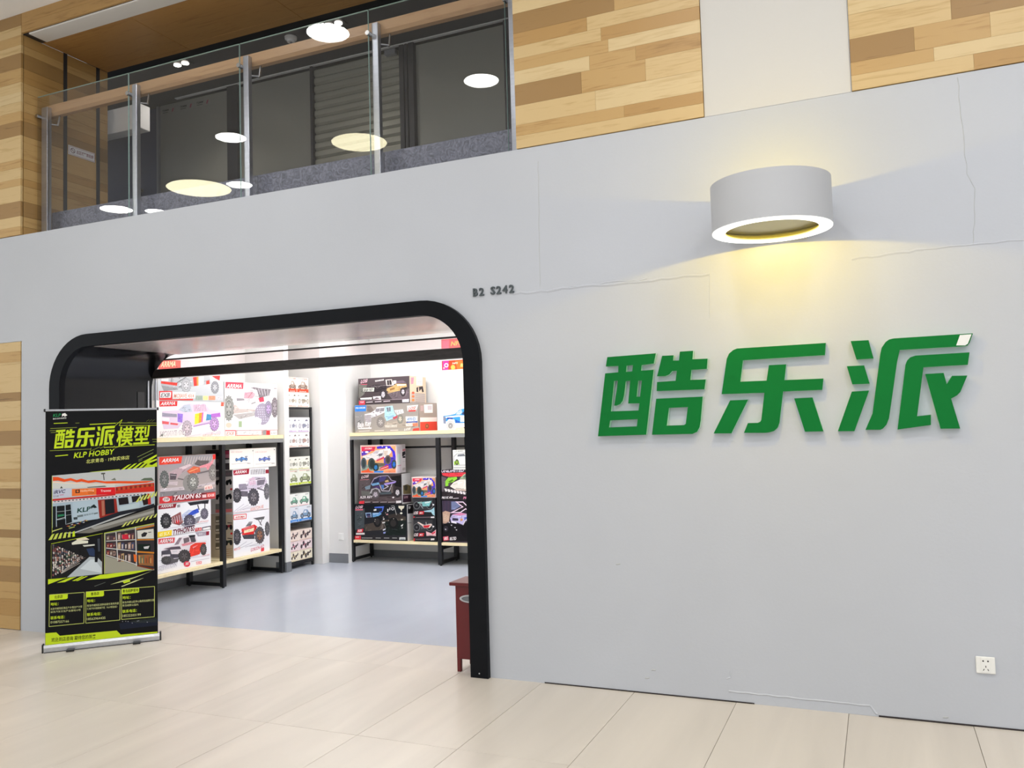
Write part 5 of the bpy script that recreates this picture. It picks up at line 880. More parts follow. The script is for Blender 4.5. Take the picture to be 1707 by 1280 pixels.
 'S3': {"f":"y","plane":3.945,"a0":-6.085,"a1":-5.322,"z0":0.278,"z1":0.72,"depth":0.24,"base":[34,36,40],"front":[["g",[44,44,48],[20,24,30],[30,30,7600,30,7600,4390,30,4390]],["p",[72,80,84],[68,3650,1536,3897,1428,1504,20,1163]],["p",[76,68,62],[1480,1880,4348,2478,7466,2977,7453,2440,4320,1300,1462,1057]],["p",[28,36,34],[4344,2296,7455,2530,7409,695,4304,621]],["p",[60,54,50],[4895,3120,6221,3364,7414,2977,6467,2693,4991,2714]],["t",[240,206,218],"LOSI",[166,3859],[1308,3940],323,0.35,0.05],["p",[218,108,128],[126,3780,1284,3830,1280,3665,139,3614]],["p",[80,110,214],[2993,4096,4399,4210,4227,3691,4062,3462,3622,3411,3678,3512,4053,3562,4116,3962,2989,3950]],["p",[36,44,60],[2989,3950,4116,3971,4032,3562,3305,3634]],["p",[226,230,222],[2866,3766,3256,3871,3262,3634,2863,3602]],["p",[110,166,216],[2652,3353,3846,3400,4003,3234,3515,2955,2693,2806]],["p",[176,206,232],[2759,3317,3620,3352,3510,3237,2755,3158]],["p",[150,180,212],[1611,3348,2502,3396,2542,2813,1761,2746]],["p",[42,46,84],[1782,3236,2391,3267,2352,2983,1798,2957]],["p",[90,60,80],[1884,2940,2427,2971,2396,2810,1881,2780]],["e",[28,28,30],[3381,2280,562,10,16,682]],["e",[52,50,50],[3381,2280,322,6,9,409]],["e",[26,26,28],[5665,2139,736,13,17,721]],["e",[50,48,46],[5665,2139,421,8,10,428]],["e",[220,222,224],[5612,3888,232,3,4,181]],["e",[60,60,64],[5612,3888,148,2,3,113]],["l",[190,190,186],[5398,4220,5832,4252,54]],["l",[190,190,186],[5832,4252,6142,3160,68]],["p",[226,226,228],[4833,3866,5019,3868,4984,3528,4824,3504]],["p",[206,206,208],[5129,4028,5288,4052,5254,3712,5121,3711]],["p",[196,140,140],[4632,3252,4952,3302,4948,3130,4656,3116]],["p",[226,226,222],[4182,2665,4385,2714,4414,2560,4200,2530]],["p",[214,214,210],[4065,2237,4514,2290,4457,2117,4093,2075]],["l",[112,106,100],[4177,2022,3949,1383,94]],["l",[112,106,100],[4337,2025,4589,1441,95]],["l",[100,94,90],[3890,2289,4240,2431,65]],["p",[224,226,236],[4150,1333,4548,1486,4512,1295,4147,1188]],["p",[150,160,220],[4196,1017,4570,1079,4480,842,4202,827]],["p",[206,196,180],[6754,2652,7094,2667,6986,2522,6766,2496]],["p",[226,228,224],[6735,1889,7079,2075,6994,1805,6758,1755]],["p",[180,180,178],[6807,1644,7028,1680,6988,1545,6815,1532]],["e",[176,166,154],[3065,2547,75,1,1,55]],["e",[176,166,154],[3006,2319,75,1,1,55]],["e",[176,166,154],[4582,3387,74,1,1,54]],["e",[176,166,154],[4250,2839,75,1,1,54]],["e",[176,166,154],[4985,2443,74,1,1,54]],["e",[176,166,154],[5731,2681,74,1,1,54]],["e",[176,166,154],[955,2788,77,1,1,55]],["p",[232,226,204],[6427,4267,7301,4275,7178,3960,6978,3886,6856,3615,6706,3883,6473,3997]],["e",[240,238,222],[6824,3372,178,2,3,117]],["p",[222,58,70],[428,1264,1316,1374,1197,913,310,884]],["t",[246,244,242],"RZR",[477,966],[1134,1027],248,0.3,0.05],["p",[232,228,224],[188,817,1469,874,1463,645,183,597]],["p",[226,60,70],[20,449,915,495,903,20,20,20]],["p",[238,196,196],[134,361,628,373,626,259,132,246]],["l",[150,150,152],[1007,213,2581,244,101]],["l",[150,150,152],[3066,265,3816,274,100]],["l",[150,150,152],[4270,295,5040,305,100]],["l",[150,150,152],[5463,325,6147,333,99]],["p",[222,226,228],[6474,426,7341,448,7334,157,6467,126]],["p",[140,150,160],[6565,272,7243,298,7240,172,6562,146]]],"side":[["p",[236,234,234],[20,20,2380,20,2380,4400,20,4400]],["p",[30,26,30],[177,4352,1645,4260,1599,3220,132,3302]],["p",[246,244,242],[391,4197,964,4098,730,3827,376,3861]],["l",[60,56,60],[84,2165,1013,2128,47]]]},
 'T1': {"f":"y","plane":3.945,"a0":-5.245,"a1":-4.917,"z0":0.806,"z1":1.053,"depth":0.25,"base":[238,222,222],"front":[["p",[240,186,150],[30,30,3250,30,3250,2440,30,2440]]]},
 'T2': {"f":"y","plane":3.945,"a0":-5.235,"a1":-4.92,"z0":0.562,"z1":0.803,"depth":0.25,"base":[36,36,40],"front":[["p",[38,38,42],[30,30,3120,30,3120,2380,30,2380]],["p",[58,58,62],[20,2345,2727,2390,2689,994,174,965]],["e",[116,118,120],[515,1499,473,5,12,467]],["e",[38,38,42],[515,1499,392,4,10,397]],["e",[96,96,98],[515,1499,114,1,3,113]],["e",[116,118,120],[2301,1552,467,4,12,464]],["e",[38,38,42],[2301,1552,386,4,10,394]],["e",[96,96,98],[2301,1552,113,1,3,113]],["p",[90,90,96],[850,1856,1989,1936,2137,1445,1161,1294]],["p",[132,198,198],[1259,1909,2621,2075,2233,1411,1327,1401]],["p",[156,186,180],[647,1890,1260,1966,1269,1683,685,1777]],["p",[214,230,228],[1664,1912,2475,2025,2309,1847,1660,1736]],["l",[180,190,188],[928,1694,1401,1134,63]],["p",[172,212,226],[1458,839,2528,1006,2954,1306,2975,297,2674,433,2521,712,1553,734]],["t",[240,224,226],"LOSI",[-103,394],[716,448],355,0.3,0.06],["p",[206,40,50],[839,796,1555,826,1447,416,731,392]],["t",[246,244,242],"MX",[896,479],[1368,506],226,0.2,0.03],["p",[224,60,66],[20,144,252,165,210,20,20,20]],["l",[150,130,134],[314,46,2384,113,57]],["p",[232,228,230],[2426,170,2925,205,2919,20,2420,20]],["e",[236,236,238],[2817,1606,128,1,3,98]]]},
 'T3': {"f":"y","plane":3.945,"a0":-5.238,"a1":-4.92,"z0":0.278,"z1":0.56,"depth":0.25,"base":[36,36,40],"front":[["p",[38,38,42],[30,30,3150,30,3150,2790,30,2790]],["p",[58,58,62],[20,2538,2687,2642,2649,1219,137,1164]],["e",[116,118,120],[477,1701,473,9,12,466]],["e",[38,38,42],[477,1701,391,8,10,396]],["e",[96,96,98],[477,1701,114,2,3,113]],["e",[116,118,120],[2262,1772,466,9,12,463]],["e",[38,38,42],[2262,1772,386,8,10,393]],["e",[96,96,98],[2262,1772,113,2,3,112]],["p",[90,90,96],[813,2060,1950,2152,2098,1663,1123,1503]],["p",[232,216,206],[558,2296,755,2356,1541,1990,2530,2177,2623,2024,2275,1653,1531,1603,1215,1913]],["p",[214,48,58],[1378,1916,2365,2019,2115,1692,1532,1638]],["l",[210,206,200],[1794,2360,1825,2009,73]],["p",[236,192,196],[1749,1249,2484,1027,3153,1489,3100,692,2476,747,1815,689]],["p",[222,70,90],[2484,1041,3053,1333,3006,1053,2641,904]],["t",[240,224,226],"LOSI",[-140,592],[679,654],354,0.3,0.06],["p",[206,40,50],[802,1002,1517,1040,1409,630,694,598]],["t",[246,244,242],"MX",[859,687],[1330,719],226,0.2,0.03],["p",[224,60,66],[20,342,215,368,173,35,20,20]],["l",[150,130,134],[277,249,2345,337,56]],["p",[232,228,230],[2387,394,2885,435,2879,225,2381,184]],["e",[236,236,238],[2778,1831,128,3,3,98]]]},
 'U1': {"f":"y","plane":3.945,"a0":-4.675,"a1":-4.25,"z0":1.14,"z1":1.375,"depth":0.3,"base":[228,228,224],"front":[["p",[236,236,231],[30,30,4220,30,4220,2320,30,2320]],["p",[196,198,196],[105,1613,566,1941,1544,2034,2438,2047,2393,455,149,475]],["p",[236,238,234],[208,1518,639,1860,1691,1925,3321,1901,3890,1233,3726,641,227,581]],["p",[120,124,130],[713,1806,1540,1874,1682,1605,631,1566]],["p",[120,124,130],[1779,1884,2582,1885,2796,1590,1860,1590]],["p",[160,208,58],[163,983,770,1137,905,601,182,581]],["w",[84,88,70],[170,212,70],[552,899,226,-2,10,347],0],["w",[84,88,70],[170,212,70],[2627,877,266,-3,10,345],0],["l",[150,150,148],[66,234,3275,288,80]],["t",[110,116,110],"1/7 AWD",[268,2053],[1397,2116],187,0.0,0.0]]},
 'U2': {"f":"y","plane":3.945,"a0":-4.836,"a1":-4.25,"z0":0.785,"z1":1.138,"depth":0.385,"base":[56,50,54],"front":[["g",[60,56,60],[64,54,58],[30,30,5830,30,5830,3500,30,3500]],["p",[110,100,108],[20,2781,716,2568,190,751,20,610]],["p",[232,68,78],[20,3159,3400,3224,4935,2968,3387,2754,1036,2721,248,2878]],["t",[238,226,242],"UNLIMITED",[-13,3244],[3092,3309],393,0.1,0.05],["p",[150,216,70],[530,1576,547,2205,955,2637,2075,2703,2147,2481,1507,2064,1032,1995,944,1646]],["p",[90,130,40],[942,2149,1502,2427,1655,2287,1175,2009]],["p",[168,190,150],[2445,2480,3084,3032,4636,3245,4921,2487]],["p",[110,124,116],[2839,2631,3238,2976,4632,3107,4616,2556]],["p",[240,232,222],[1163,1577,1649,2064,2599,2424,4919,2418,5354,1594,4879,1044,1783,1230]],["p",[210,190,176],[1785,1313,4881,1113,4875,907,1936,1105]],["p",[90,80,84],[937,1974,1293,2009,1244,1661,928,1660]],["p",[236,230,230],[365,1325,681,1311,799,997,513,948]],["p",[236,230,230],[775,1263,1091,1249,1208,936,923,893]],["p",[236,230,230],[1184,1201,1499,1187,1616,875,1332,839]],["p",[236,230,230],[1592,1139,1906,1126,2022,814,1739,785]],["p",[236,230,230],[1998,1078,2311,1065,2427,753,2145,731]],["p",[236,230,230],[2404,1016,2715,1003,2831,692,2550,677]],["p",[236,230,230],[2807,955,3118,942,3233,632,2954,624]],["p",[236,230,230],[3210,894,3519,882,3634,572,3356,571]],["p",[236,230,230],[3611,834,3920,821,4034,512,3756,517]],["p",[48,40,44],[20,960,1140,755,4863,495,4849,20,20,20]],["t",[242,238,240],"PRO SC 4X4",[13,93],[1517,145],266,0.25,0.06],["l",[206,198,202],[1557,145,2287,191,83]],["t",[236,150,180],"PRO",[2884,84],[3776,118],277,0.25,0.05]]},
 'U3': {"f":"y","plane":3.945,"a0":-4.836,"a1":-4.25,"z0":0.278,"z1":0.783,"depth":0.385,"base":[50,44,50],"front":[["g",[70,62,78],[36,32,38],[30,30,5830,30,5830,5020,30,5020]],["p",[92,82,112],[46,4912,118,4912,50,3585,20,3654]],["p",[98,82,112],[221,4913,293,4913,225,3587,171,3656]],["p",[104,82,112],[396,4914,467,4915,399,3590,346,3659]],["p",[92,82,112],[570,4916,641,4916,574,3592,520,3661]],["p",[98,82,112],[744,4917,815,4917,748,3594,694,3663]],["p",[104,82,112],[918,4918,989,4919,921,3596,868,3665]],["p",[92,82,112],[1092,4920,1163,4920,1095,3599,1042,3667]],["p",[98,82,112],[1265,4921,1336,4921,1268,3601,1215,3670]],["p",[104,82,112],[1438,4922,1509,4923,1441,3603,1388,3672]],["p",[92,82,112],[1611,4924,1682,4924,1614,3605,1561,3674]],["p",[98,82,112],[1784,4925,1855,4925,1787,3607,1734,3676]],["p",[104,82,112],[1957,4926,2027,4927,1959,3610,1906,3678]],["p",[120,130,170],[1271,4851,1978,4857,2510,4308,1716,3884,1244,3878]],["p",[196,162,140],[50,3571,451,3730,1094,3585,906,2470,409,2197,78,2261]],["l",[226,200,176],[126,3447,194,2472,40]],["l",[226,200,176],[228,3406,282,2473,40]],["l",[226,200,176],[330,3366,369,2475,40]],["l",[226,200,176],[432,3325,456,2476,40]],["l",[226,200,176],[533,3285,543,2478,40]],["l",[226,200,176],[635,3245,630,2479,40]],["l",[226,200,176],[737,3204,717,2481,40]],["l",[226,200,176],[838,3164,804,2482,39]],["p",[240,214,232],[1782,4855,2876,4864,3292,4488,3996,4804,5147,4814,3903,4239,5110,3541,3960,3525,3160,3935,2487,3513,997,3472,2663,4227]],["p",[42,34,40],[2131,4734,2818,4739,3287,4330,4031,4681,4684,4686,3641,4237,4655,3658,4002,3650,3164,4080,2452,3637,1551,3591,2912,4229]],["p",[202,192,232],[1060,2890,1386,3311,2488,3547,3723,3357,5101,3240,5083,2625,3083,2577,2836,2090,2065,2352,1204,2406]],["p",[226,140,180],[1307,3289,2488,3534,3415,3387,2479,3202]],["p",[60,56,76],[1375,2908,2157,2851,2149,2575,1366,2596]],["p",[236,232,240],[1247,2559,1910,2432,1905,2225,1202,2351]],["p",[90,110,200],[2939,3002,3406,3078,3397,2734,2969,2658]],["e",[232,160,90],[2582,2720,171,3,4,124]],["p",[26,24,28],[20,1771,727,2273,1358,2284,2912,2037,5077,2420,5013,235,20,100]],["e",[22,20,24],[472,1608,647,13,17,640]],["e",[52,48,56],[472,1608,316,7,9,334]],["e",[20,18,22],[3284,1494,848,18,25,894]],["l",[226,220,224],[2759,2103,3164,2730,104]],["l",[236,230,234],[3164,2730,3712,2945,83]],["p",[226,224,226],[281,1569,519,1602,483,1448]],["p",[226,224,226],[1548,1803,1784,1835,1749,1682]],["p",[226,224,226],[1737,1530,1972,1563,1937,1410]],["p",[226,224,226],[1084,2071,1321,2103,1285,1950]],["p",[226,224,226],[3431,2322,3664,2353,3629,2201]],["p",[226,224,226],[778,2413,1016,2444,980,2291]],["p",[232,96,118],[50,645,764,746,830,262,116,174]],["t",[246,244,242],"8S",[198,281],[714,343],320,0.2,0.04],["t",[242,238,240],"BELTED",[948,266],[1852,344],347,0.2,0.06]]},
}

# ================================================================== SETTING
XL, XR, YB, ZC = -16.0, 9.0, -14.0, 5.43       # hall extents (front wall is y = 0)
# floor: a base slab with laid tiles as parts
fl = MB().box(XL, XR, YB, .62, -.14, -.008).build('floor', M['grout']); struct(fl)
XS = [-2.02+.6*i for i in range(-12, 8)]; YS = [-5.97+.0+1.2*0, -4.77, -3.57, -2.37, -1.165, .04, .62]
for i in range(len(XS)-1):
    for j in range(1, len(YS)-1):
        x0, x1, y0, y1 = XS[i], XS[i+1], YS[j], YS[j+1]; g = .0012
        dz = random.uniform(-.0006, .0006)
        MB().bev(x0+g-(x0+x1)/2, x1-g-(x0+x1)/2, y0+g-(y0+y1)/2, y1-g-(y0+y1)/2, -.008, dz, .0008).build('tile', M['tile'], fl, loc=((x0+x1)/2, (y0+y1)/2, 0))
# beyond the laid tiles in view: same stone, one surface
fo = MB().box(XL, XS[0], YB, .0, -.008, 0).box(XS[-1], XR, YB, .0, -.008, 0).box(XS[0], XS[-1], YB, YS[1], -.008, 0).build('floor_surface', M['tile'], fl); fo['kind'] = 'stuff'
struct(MB().box(-7.2, -.4, .6215, 4.6, -.1, -.001).build('floor', M['epoxy']))
struct(MB().box(XL, XR, YB, .25, ZC, ZC+.15).build('ceiling', M['ceil']))

# portal profile (rounded top corners)
def arch(x0, x1, z1, r, n=12, z0=0.0):
    p = [(x0, z0)]
    p += [(x0+r-r*math.cos(t), z1-r+r*math.sin(t)) for t in [math.pi/2*i/n for i in range(n+1)]]
    p += [(x1-r+r*math.sin(t), z1-r+r*math.cos(t)) for t in [math.pi/2*i/n for i in range(n+1)]]
    return p + [(x1, z0)]
OUT = arch(-6.435, -2.377, 2.493, .44); INN = arch(-6.313, -2.503, 2.392, .33)
FY = lambda u, v, d: (u, d, v)
# grey front wall around the portal
wall_poly = [(-6.822, 0.0)] + [(x, max(z, 0)) for x, z in arch(-6.42, -2.392, 2.478, .43)] + [(XR, 0.0), (XR, 3.43), (-16, 3.43), (-16, 2.492), (-6.822, 2.492)]
wf = struct(MB().prism([wall_poly], FY, 0.0, .12).build('wall_front', M['wall']))
# the long black shadow gap at the foot of the wall
MB().box(-2.0, -.72, -.004, .002, .0, .007).box(-.07, 3, -.004, .002, 0, .008).build('base_gap', M['shadowgap'], wf)
# plaster seams, patches and cracks standing slightly proud
def ridge(pts, wd=.010, h=.0035, name='plaster_seam', mt='wall'):
    mb = MB(); n = len(pts)
    vs = []
    for i, (x, z) in enumerate(pts):
        a = pts[max(i-1, 0)]; b = pts[min(i+1, n-1)]; d = Vector((b[0]-a[0], b[1]-a[1])).normalized(); nx, nz = -d.y*wd/2, d.x*wd/2
        vs += [(x+nx, -.0002, z+nz), (x, -h, z), (x-nx, -.0002, z-nz)]
    fs = []
    for i in range(n-1):
        a, b = i*3, i*3+3; fs += [(a, a+1, b+1, b), (a+1, a+2, b+2, b+1)]
    mb.add(vs, fs).build(name, M[mt], wf)
def wob(a, b, n, k=.006):
    return [(a[0]+(b[0]-a[0])*i/n+random.uniform(-k, k)*(0 < i < n), a[1]+(b[1]-a[1])*i/n+random.uniform(-k, k)*(0 < i < n)) for i in range(n+1)]
ridge(wob((-2.14, 2.482), (-.871, 2.486), 26, .006), .02, .004)
ridge(wob((-1.95, 2.486), (-1.25, 2.496), 16, .008), .012, .003)
ridge(wob((-.09, 2.49), (.27, 2.505), 10, .004), .018, .003); ridge(wob((.27, 2.505), (1.2, 2.503), 14, .003), .012, .003)
ridge(wob((-.871, 2.486), (-.882, 2.22), 8, .001), .006, .002)
ridge(wob((-1.938, 3.33), (-1.952, 2.51), 16, .004), .0045, .0018, 'hairline_crack', 'crack')
ridge(wob((.478, 3.41), (.496, 2.884), 10, .004), .004, .0018, 'hairline_crack', 'crack'); ridge(wob((.496, 2.884), (.53, 2.80), 4, .002), .004, .0018, 'hairline_crack', 'crack'); ridge(wob((.53, 2.80), (.505, 2.503), 8, .004), .004, .0018, 'hairline_crack', 'crack')
ridge(wob((-.86, .06), (-.112, .054), 14, .003), .012, .004); ridge(wob((-.112, .056), (-.078, .013), 5, .003), .014, .004)
ridge(wob((-.846, .175), (-.846, .14), 4, .002), .008, .003); ridge(wob((-.846, .14), (-.87, .128), 3, .002), .008, .003)
for x, z in ((-1.496, .761), (-1.34, .09), (-1.30, .14), (.25, .03)): ridge(wob((x-.012, z), (x+.014, z+.003), 3, .002), .01, .003, 'paint_chip', 'crack')
ridge(wob((-6.818, 2.482), (-6.818, .01), 10, .001), .012, .004, 'corner_bead')

# wood plank cladding: every board a part
def planks(holder, rows, y=-.006, th=.02):
    """rows: (z0, z1, [(x0, x1, tone)...])"""
    for z0, z1, segs in rows:
        for x0, x1, t in segs:
            cx, cz = (x0+x1)/2, (z0+z1)/2; g = .0003; dy = random.uniform(0, .0012)
            MB().bev(x0+g-cx, x1-g-cx, y-dy, y+th, z0+g-cz, z1-g-cz, .0006).build('plank', WOOD[t], holder, loc=(cx, 0, cz))
pb = struct(MB().box(-2.085, -.868, .02, .1, 3.43, 5.43).build('wall_upper', M['shadowgap']))
A, B2 = -2.085, -.866
zl = [3.434, 3.516, 3.589, 3.718, 3.857, 3.950, 4.031, 4.114, 4.204, 4.338, 4.43, 4.54, 4.65, 4.74, 4.85, 4.96, 5.08, 5.2, 5.3, 5.43]
segs = [[(A, B2, 'l')], [(A, -1.353, 'm'), (-1.353, B2, 'M')], [(A, -1.535, 'l'), (-1.535, B2, 'L')], [(A, -1.624, 'd'), (-1.624, -1.208, 'm'), (-1.208, B2, 'l')],
        [(A, -1.567, 'L'), (-1.567, -1.266, 'm'), (-1.266, B2, 'M')], [(A, -1.44, 'm'), (-1.44, B2, 'L')], [(A, -1.485, 'l'), (-1.485, B2, 'M')], [(A, -1.575, 'M'), (-1.575, B2, 'l')], [(A, -1.392, 'd'), (-1.392, B2, 'm')], [(A, B2, 'L')]]
segs += [[(A, -1.5+.1*(i % 3), 'lmL'[i % 3]), (-1.5+.1*(i % 3), B2, 'Mld'[i % 3])] for i in range(9)]
planks(pb, [(zl[i], zl[i+1], segs[i]) for i in range(19)])
pr = struct(MB().box(-.046, 9, .02, .1, 3.43, 5.43).build('wall_upper', M['shadowgap']))
A, B2 = -.044, 2.6
zl = [3.434, 3.519, 3.594, 3.728, 3.868, 3.96, 4.08, 4.2, 4.33, 4.45, 4.58, 4.7, 4.83, 4.95, 5.08, 5.2, 5.3, 5.43]
segs = [[(A, .558, 'l'), (.558, 1.4, 'M'), (1.4, B2, 'l')], [(A, .372, 'm'), (.372, B2, 'L')], [(A, .281, 'd'), (.281, .644, 'm'), (.644, B2, 'l')], [(A, .466, 'l'), (.466, 1.3, 'd'), (1.3, B2, 'l')], [(A, 1.1, 'L'), (1.1, B2, 'm')]]
segs += [[(A, .5+.15*(i % 4), 'mlLd'[i % 4]), (.5+.15*(i % 4), B2, 'lMml'[i % 4])] for i in range(12)]
planks(pr, [(zl[i], zl[i+1], segs[i]) for i in range(17)])
struct(MB().bev(-.864, -.048, .004, .1, 3.432, 5.43, .002).build('trim_1', M['panelwhite']))
# planks beside the balcony opening (from the grey wall up to the ceiling) and the column of planks below
pl = struct(MB().box(-16, -6.86, .02, .1, 3.43, 5.43).build('wall_left', M['shadowgap']))
zl = [3.434, 3.509, 3.600, 3.734, 3.874, 3.938, 4.035, 4.111, 4.327, 4.457, 4.544, 4.631, 4.718, 4.806, 4.937, 5.073, 5.145, 5.235, 5.32, 5.43]
tl = 'mldlmlmldmlLlmdlmldm'
planks(pl, [(zl[i], zl[i+1], [(-8.6, -6.99-.12*(i % 3) if i % 4 == 1 else -6.832, tl[(i+7) % 20])] + ([(-6.99-.12*(i % 3), -6.832, tl[i])] if i % 4 == 1 else [])) if False else (zl[i], zl[i+1], [(-8.6, -6.834, tl[i])]) for i in range(19)])
pw = struct(MB().box(-16, -6.826, .02, .1, 0, 2.492).build('wall_left', M['shadowgap']))
zl = [2.489, 2.405, 2.313, 2.046, 1.972, 1.802, 1.711, 1.584, 1.38, 1.268, 1.211, 1.121, .855, .786, .611, .542, .407, .262, .118, .004]
planks(pw, [(zl[i+1], zl[i], [(-8.6, -6.828, 'lmldlmdlmldldlmdmMm'[i])]) for i in range(19)])
# header boards above the balcony opening
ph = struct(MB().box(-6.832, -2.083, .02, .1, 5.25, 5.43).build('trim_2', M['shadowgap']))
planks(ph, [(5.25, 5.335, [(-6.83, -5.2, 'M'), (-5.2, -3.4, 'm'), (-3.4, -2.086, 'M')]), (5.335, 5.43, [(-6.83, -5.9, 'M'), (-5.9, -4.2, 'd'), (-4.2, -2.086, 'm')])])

# ---- balcony recess
struct(MB().box(-9, -1.9, .12, 2.1, 3.2, 3.43).build('floor', M['dark']))
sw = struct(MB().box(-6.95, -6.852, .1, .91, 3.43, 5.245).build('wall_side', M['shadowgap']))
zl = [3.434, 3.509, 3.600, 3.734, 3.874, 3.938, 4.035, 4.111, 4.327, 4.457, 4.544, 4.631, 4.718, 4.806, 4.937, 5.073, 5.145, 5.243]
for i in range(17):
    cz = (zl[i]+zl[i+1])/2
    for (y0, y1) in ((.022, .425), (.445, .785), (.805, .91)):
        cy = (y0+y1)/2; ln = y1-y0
        o = MB().bev(-ln/2, ln/2, -.001-random.uniform(0, .001), .018, zl[i]+.0007-cz, zl[i+1]-.0007-cz, .001).build('plank', WOOD['MmdmMmMmdMmmmMdmM'[i]], sw, loc=(-6.834, cy, cz))  # darker tones put the shade of the recess into these boards
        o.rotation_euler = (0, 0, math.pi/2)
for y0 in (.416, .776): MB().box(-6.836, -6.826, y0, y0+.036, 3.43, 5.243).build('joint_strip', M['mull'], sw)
struct(MB().box(-2.083, -1.95, .1, 1.95, 3.43, 5.43).build('wall_side', M['mull']))
so = struct(MB().box(-6.85, -2.083, .2, .915, 5.252, 5.30).build('ceiling', M['dark']))
for x0, x1 in ((-6.83, -5.75), (-5.75, -4.45), (-4.45, -3.2), (-3.2, -2.086)):
    for y0, y1 in ((.2, .80), (.802, .905)):
        cx = (x0+x1)/2; MB().bev(x0+.0015-cx, x1-.0015-cx, y0, y1, 5.243, 5.254, .0015).build('soffit_panel', M['soffit'], so, loc=(cx, 0, 0))
struct(MB().bev(-6.77, -2.086, .02, .198, 5.238, 5.26, .002).build('trim_3', M['white']))
struct(MB().box(-6.86, -6.772, .021, .2, 5.2445, 5.27).build('trim_7', M['mull']))
struct(MB().box(-9, -1.95, .915, 2.0, 5.34, 5.4).build('ceiling', M['dark']))
struct(MB().box(-9, -2.083, .905, .915, 5.254, 5.36).build('trim_4', M['dark']))
struct(MB().bev(-7.6, -6.51, 1.0, 1.135, 4.664, 4.91, .004).build('trim_5', M['white']))
# granite kerb behind the glass
kb = struct(MB().box(-6.80, -2.09, .30, .5, 3.43, 3.68).build('trim_6', M['granite']))
for i in range(4):
    x0 = -6.815+i*1.18; x1 = min(x0+1.178, -2.09); cx = (x0+x1)/2
    MB().bev(x0-cx, x1-cx-.0015, .285, .31, 3.43, 3.69, .002).build('granite_slab', M['granite'], kb, loc=(cx, 0, 0))
# upstairs glazed front
wn = struct(MB().box(-9, -1.95, 2.0, 2.1, 3.43, 5.4).build('window_1', M['dark']))
def wpart(name, x0, x1, y0, y1, z0, z1, mt): return MB().bev(x0, x1, y0, y1, z0, z1, .003).build(name, M[mt], wn)
wpart('door_leaf', -8.6, -7.20, 1.90, 1.94, 3.45, 5.3, 'navy'); wpart('door_stile', -7.20, -7.17, 1.87, 1.94, 3.45, 5.3, 'skirt')
for x0, x1 in ((-7.17, -6.18), (-6.04, -5.10), (-3.90, -2.96)): wpart('pane', x0, x1, 1.90, 1.92, 3.45, 5.31, 'pane')
for k in range(22):
    z0 = 3.46+k*.084
    MB().prism([[(1.905, z0), (1.885, z0+.02), (1.885, z0+.062), (1.905, z0+.082)]], lambda u, v, d: (d, u, v), -5.08, -4.06).build('slat', M['slat'], wn)
for x0, x1 in ((-6.18, -6.04), (-5.105, -5.075), (-4.06, -4.01), (-4.00, -3.97), (-3.96, -3.90), (-2.96, -2.88), (-2.86, -2.7)): wpart('mullion', x0, x1, 1.85, 1.93, 3.44, 5.33, 'mull')
wpart('head_rail', -6.9, -2.0, 1.84, 1.88, 5.324, 5.334, 'plastic'); wpart('sill_rail', -7.2, -2.0, 1.86, 1.93, 3.435, 3.46, 'mull')
wpart('door_closer', -4.19, -4.07, 1.80, 1.85, 5.23, 5.28, 'alu')
MB().bev(-7.50, -7.43, 1.86, 1.90, 4.38, 4.41, .004).box(-7.48, -7.46, 1.88, 1.90, 4.33, 4.38).build('door_handle', M['blackplastic'], wn)

# ---- shop shell
struct(MB().box(-7.15, -7.03, .95, 4.6, 0, 3.0).build('wall_left', M['white']))
struct(MB().box(-7.15, -.5, 4.42, 4.6, 0, 3.0).build('wall_back', M['white']))
struct(MB().box(-.6, -.5, .95, 4.6, 0, 3.0).build('wall_right', M['white']))
struct(MB().box(-7.15, -.5, .9, 4.6, 3.0, 3.1).build('ceiling', M['ceil']))
pt = struct(MB().box(-7.15, -6.345, .952, .99, 0, 3.0).box(-2.32, -.5, .952, .99, 0, 3.0).box(-6.345, -2.32, .952, .99, 2.425, 3.0).build('wall_partition', M['white']))
struct(MB().box(-7.03, -6.45, 3.065, 3.15, 0, 3.0).build('wall_wing', M['white']))
struct(MB().bev(-6.60, -6.442, 3.062, 3.156, 0, .115, .002).build('baseboard_wing', M['skirt']))
struct(MB().box(-7.03, -6.40, 3.70, 4.42, 0, 3.0).build('wall_alcove', M['white']))
struct(MB().box(-6.40, -6.115, 3.84, 4.42, 0, 3.0).build('wall_pier', M['white']))
struct(MB().bev(-6.398, -6.113, 3.832, 3.842, 0, .115, .002).build('baseboard_pier', M['skirt']))
struct(MB().bev(-6.115, -.6, 4.41, 4.42, 0, .085, .002).build('baseboard_back', M['skirt']))
struct(MB().bev(-7.03, -7.02, .99, 3.065, 0, .085, .002).build('baseboard_left', M['skirt']))

# ---- portal: black ring, lining, sliding-door header and glass
dr = thing('door_1', 'black rounded portal ring around the shop entrance', 'doorway'); del dr['category']; del dr['label']; struct(dr)
ring = OUT[:]; ringpoly = OUT + INN[::-1]
MB().prism([ringpoly], FY, -.035, .02).build('portal_ring', M['portal'], dr, smooth=True)
LI = arch(-6.313, -2.36, 2.395, .33); LO = arch(-6.343, -2.33, 2.425, .36)
MB().prism([LO + LI[::-1]], FY, .02, .952).build('portal_lining', M['lining'], dr, smooth=True)
MB().bev(-5.97, -2.66, .022, .95, 2.389, 2.394, .001).build('added_soffit_sheet', M['soffit_metal'], dr)  # pale sheet added under the black lining to brighten the reflected shop light
MB().bev(-6.30, -2.365, .93, 1.0, 2.178, 2.262, .004).build('header_beam', M['beam'], dr)
MB().bev(-6.25, -2.365, .945, .965, 2.343, 2.357, .002).build('top_rail', M['beam'], dr)
MB().box(-6.30, -2.37, .955, .965, 2.262, 2.343).build('transom_pane', M['transom'], dr)
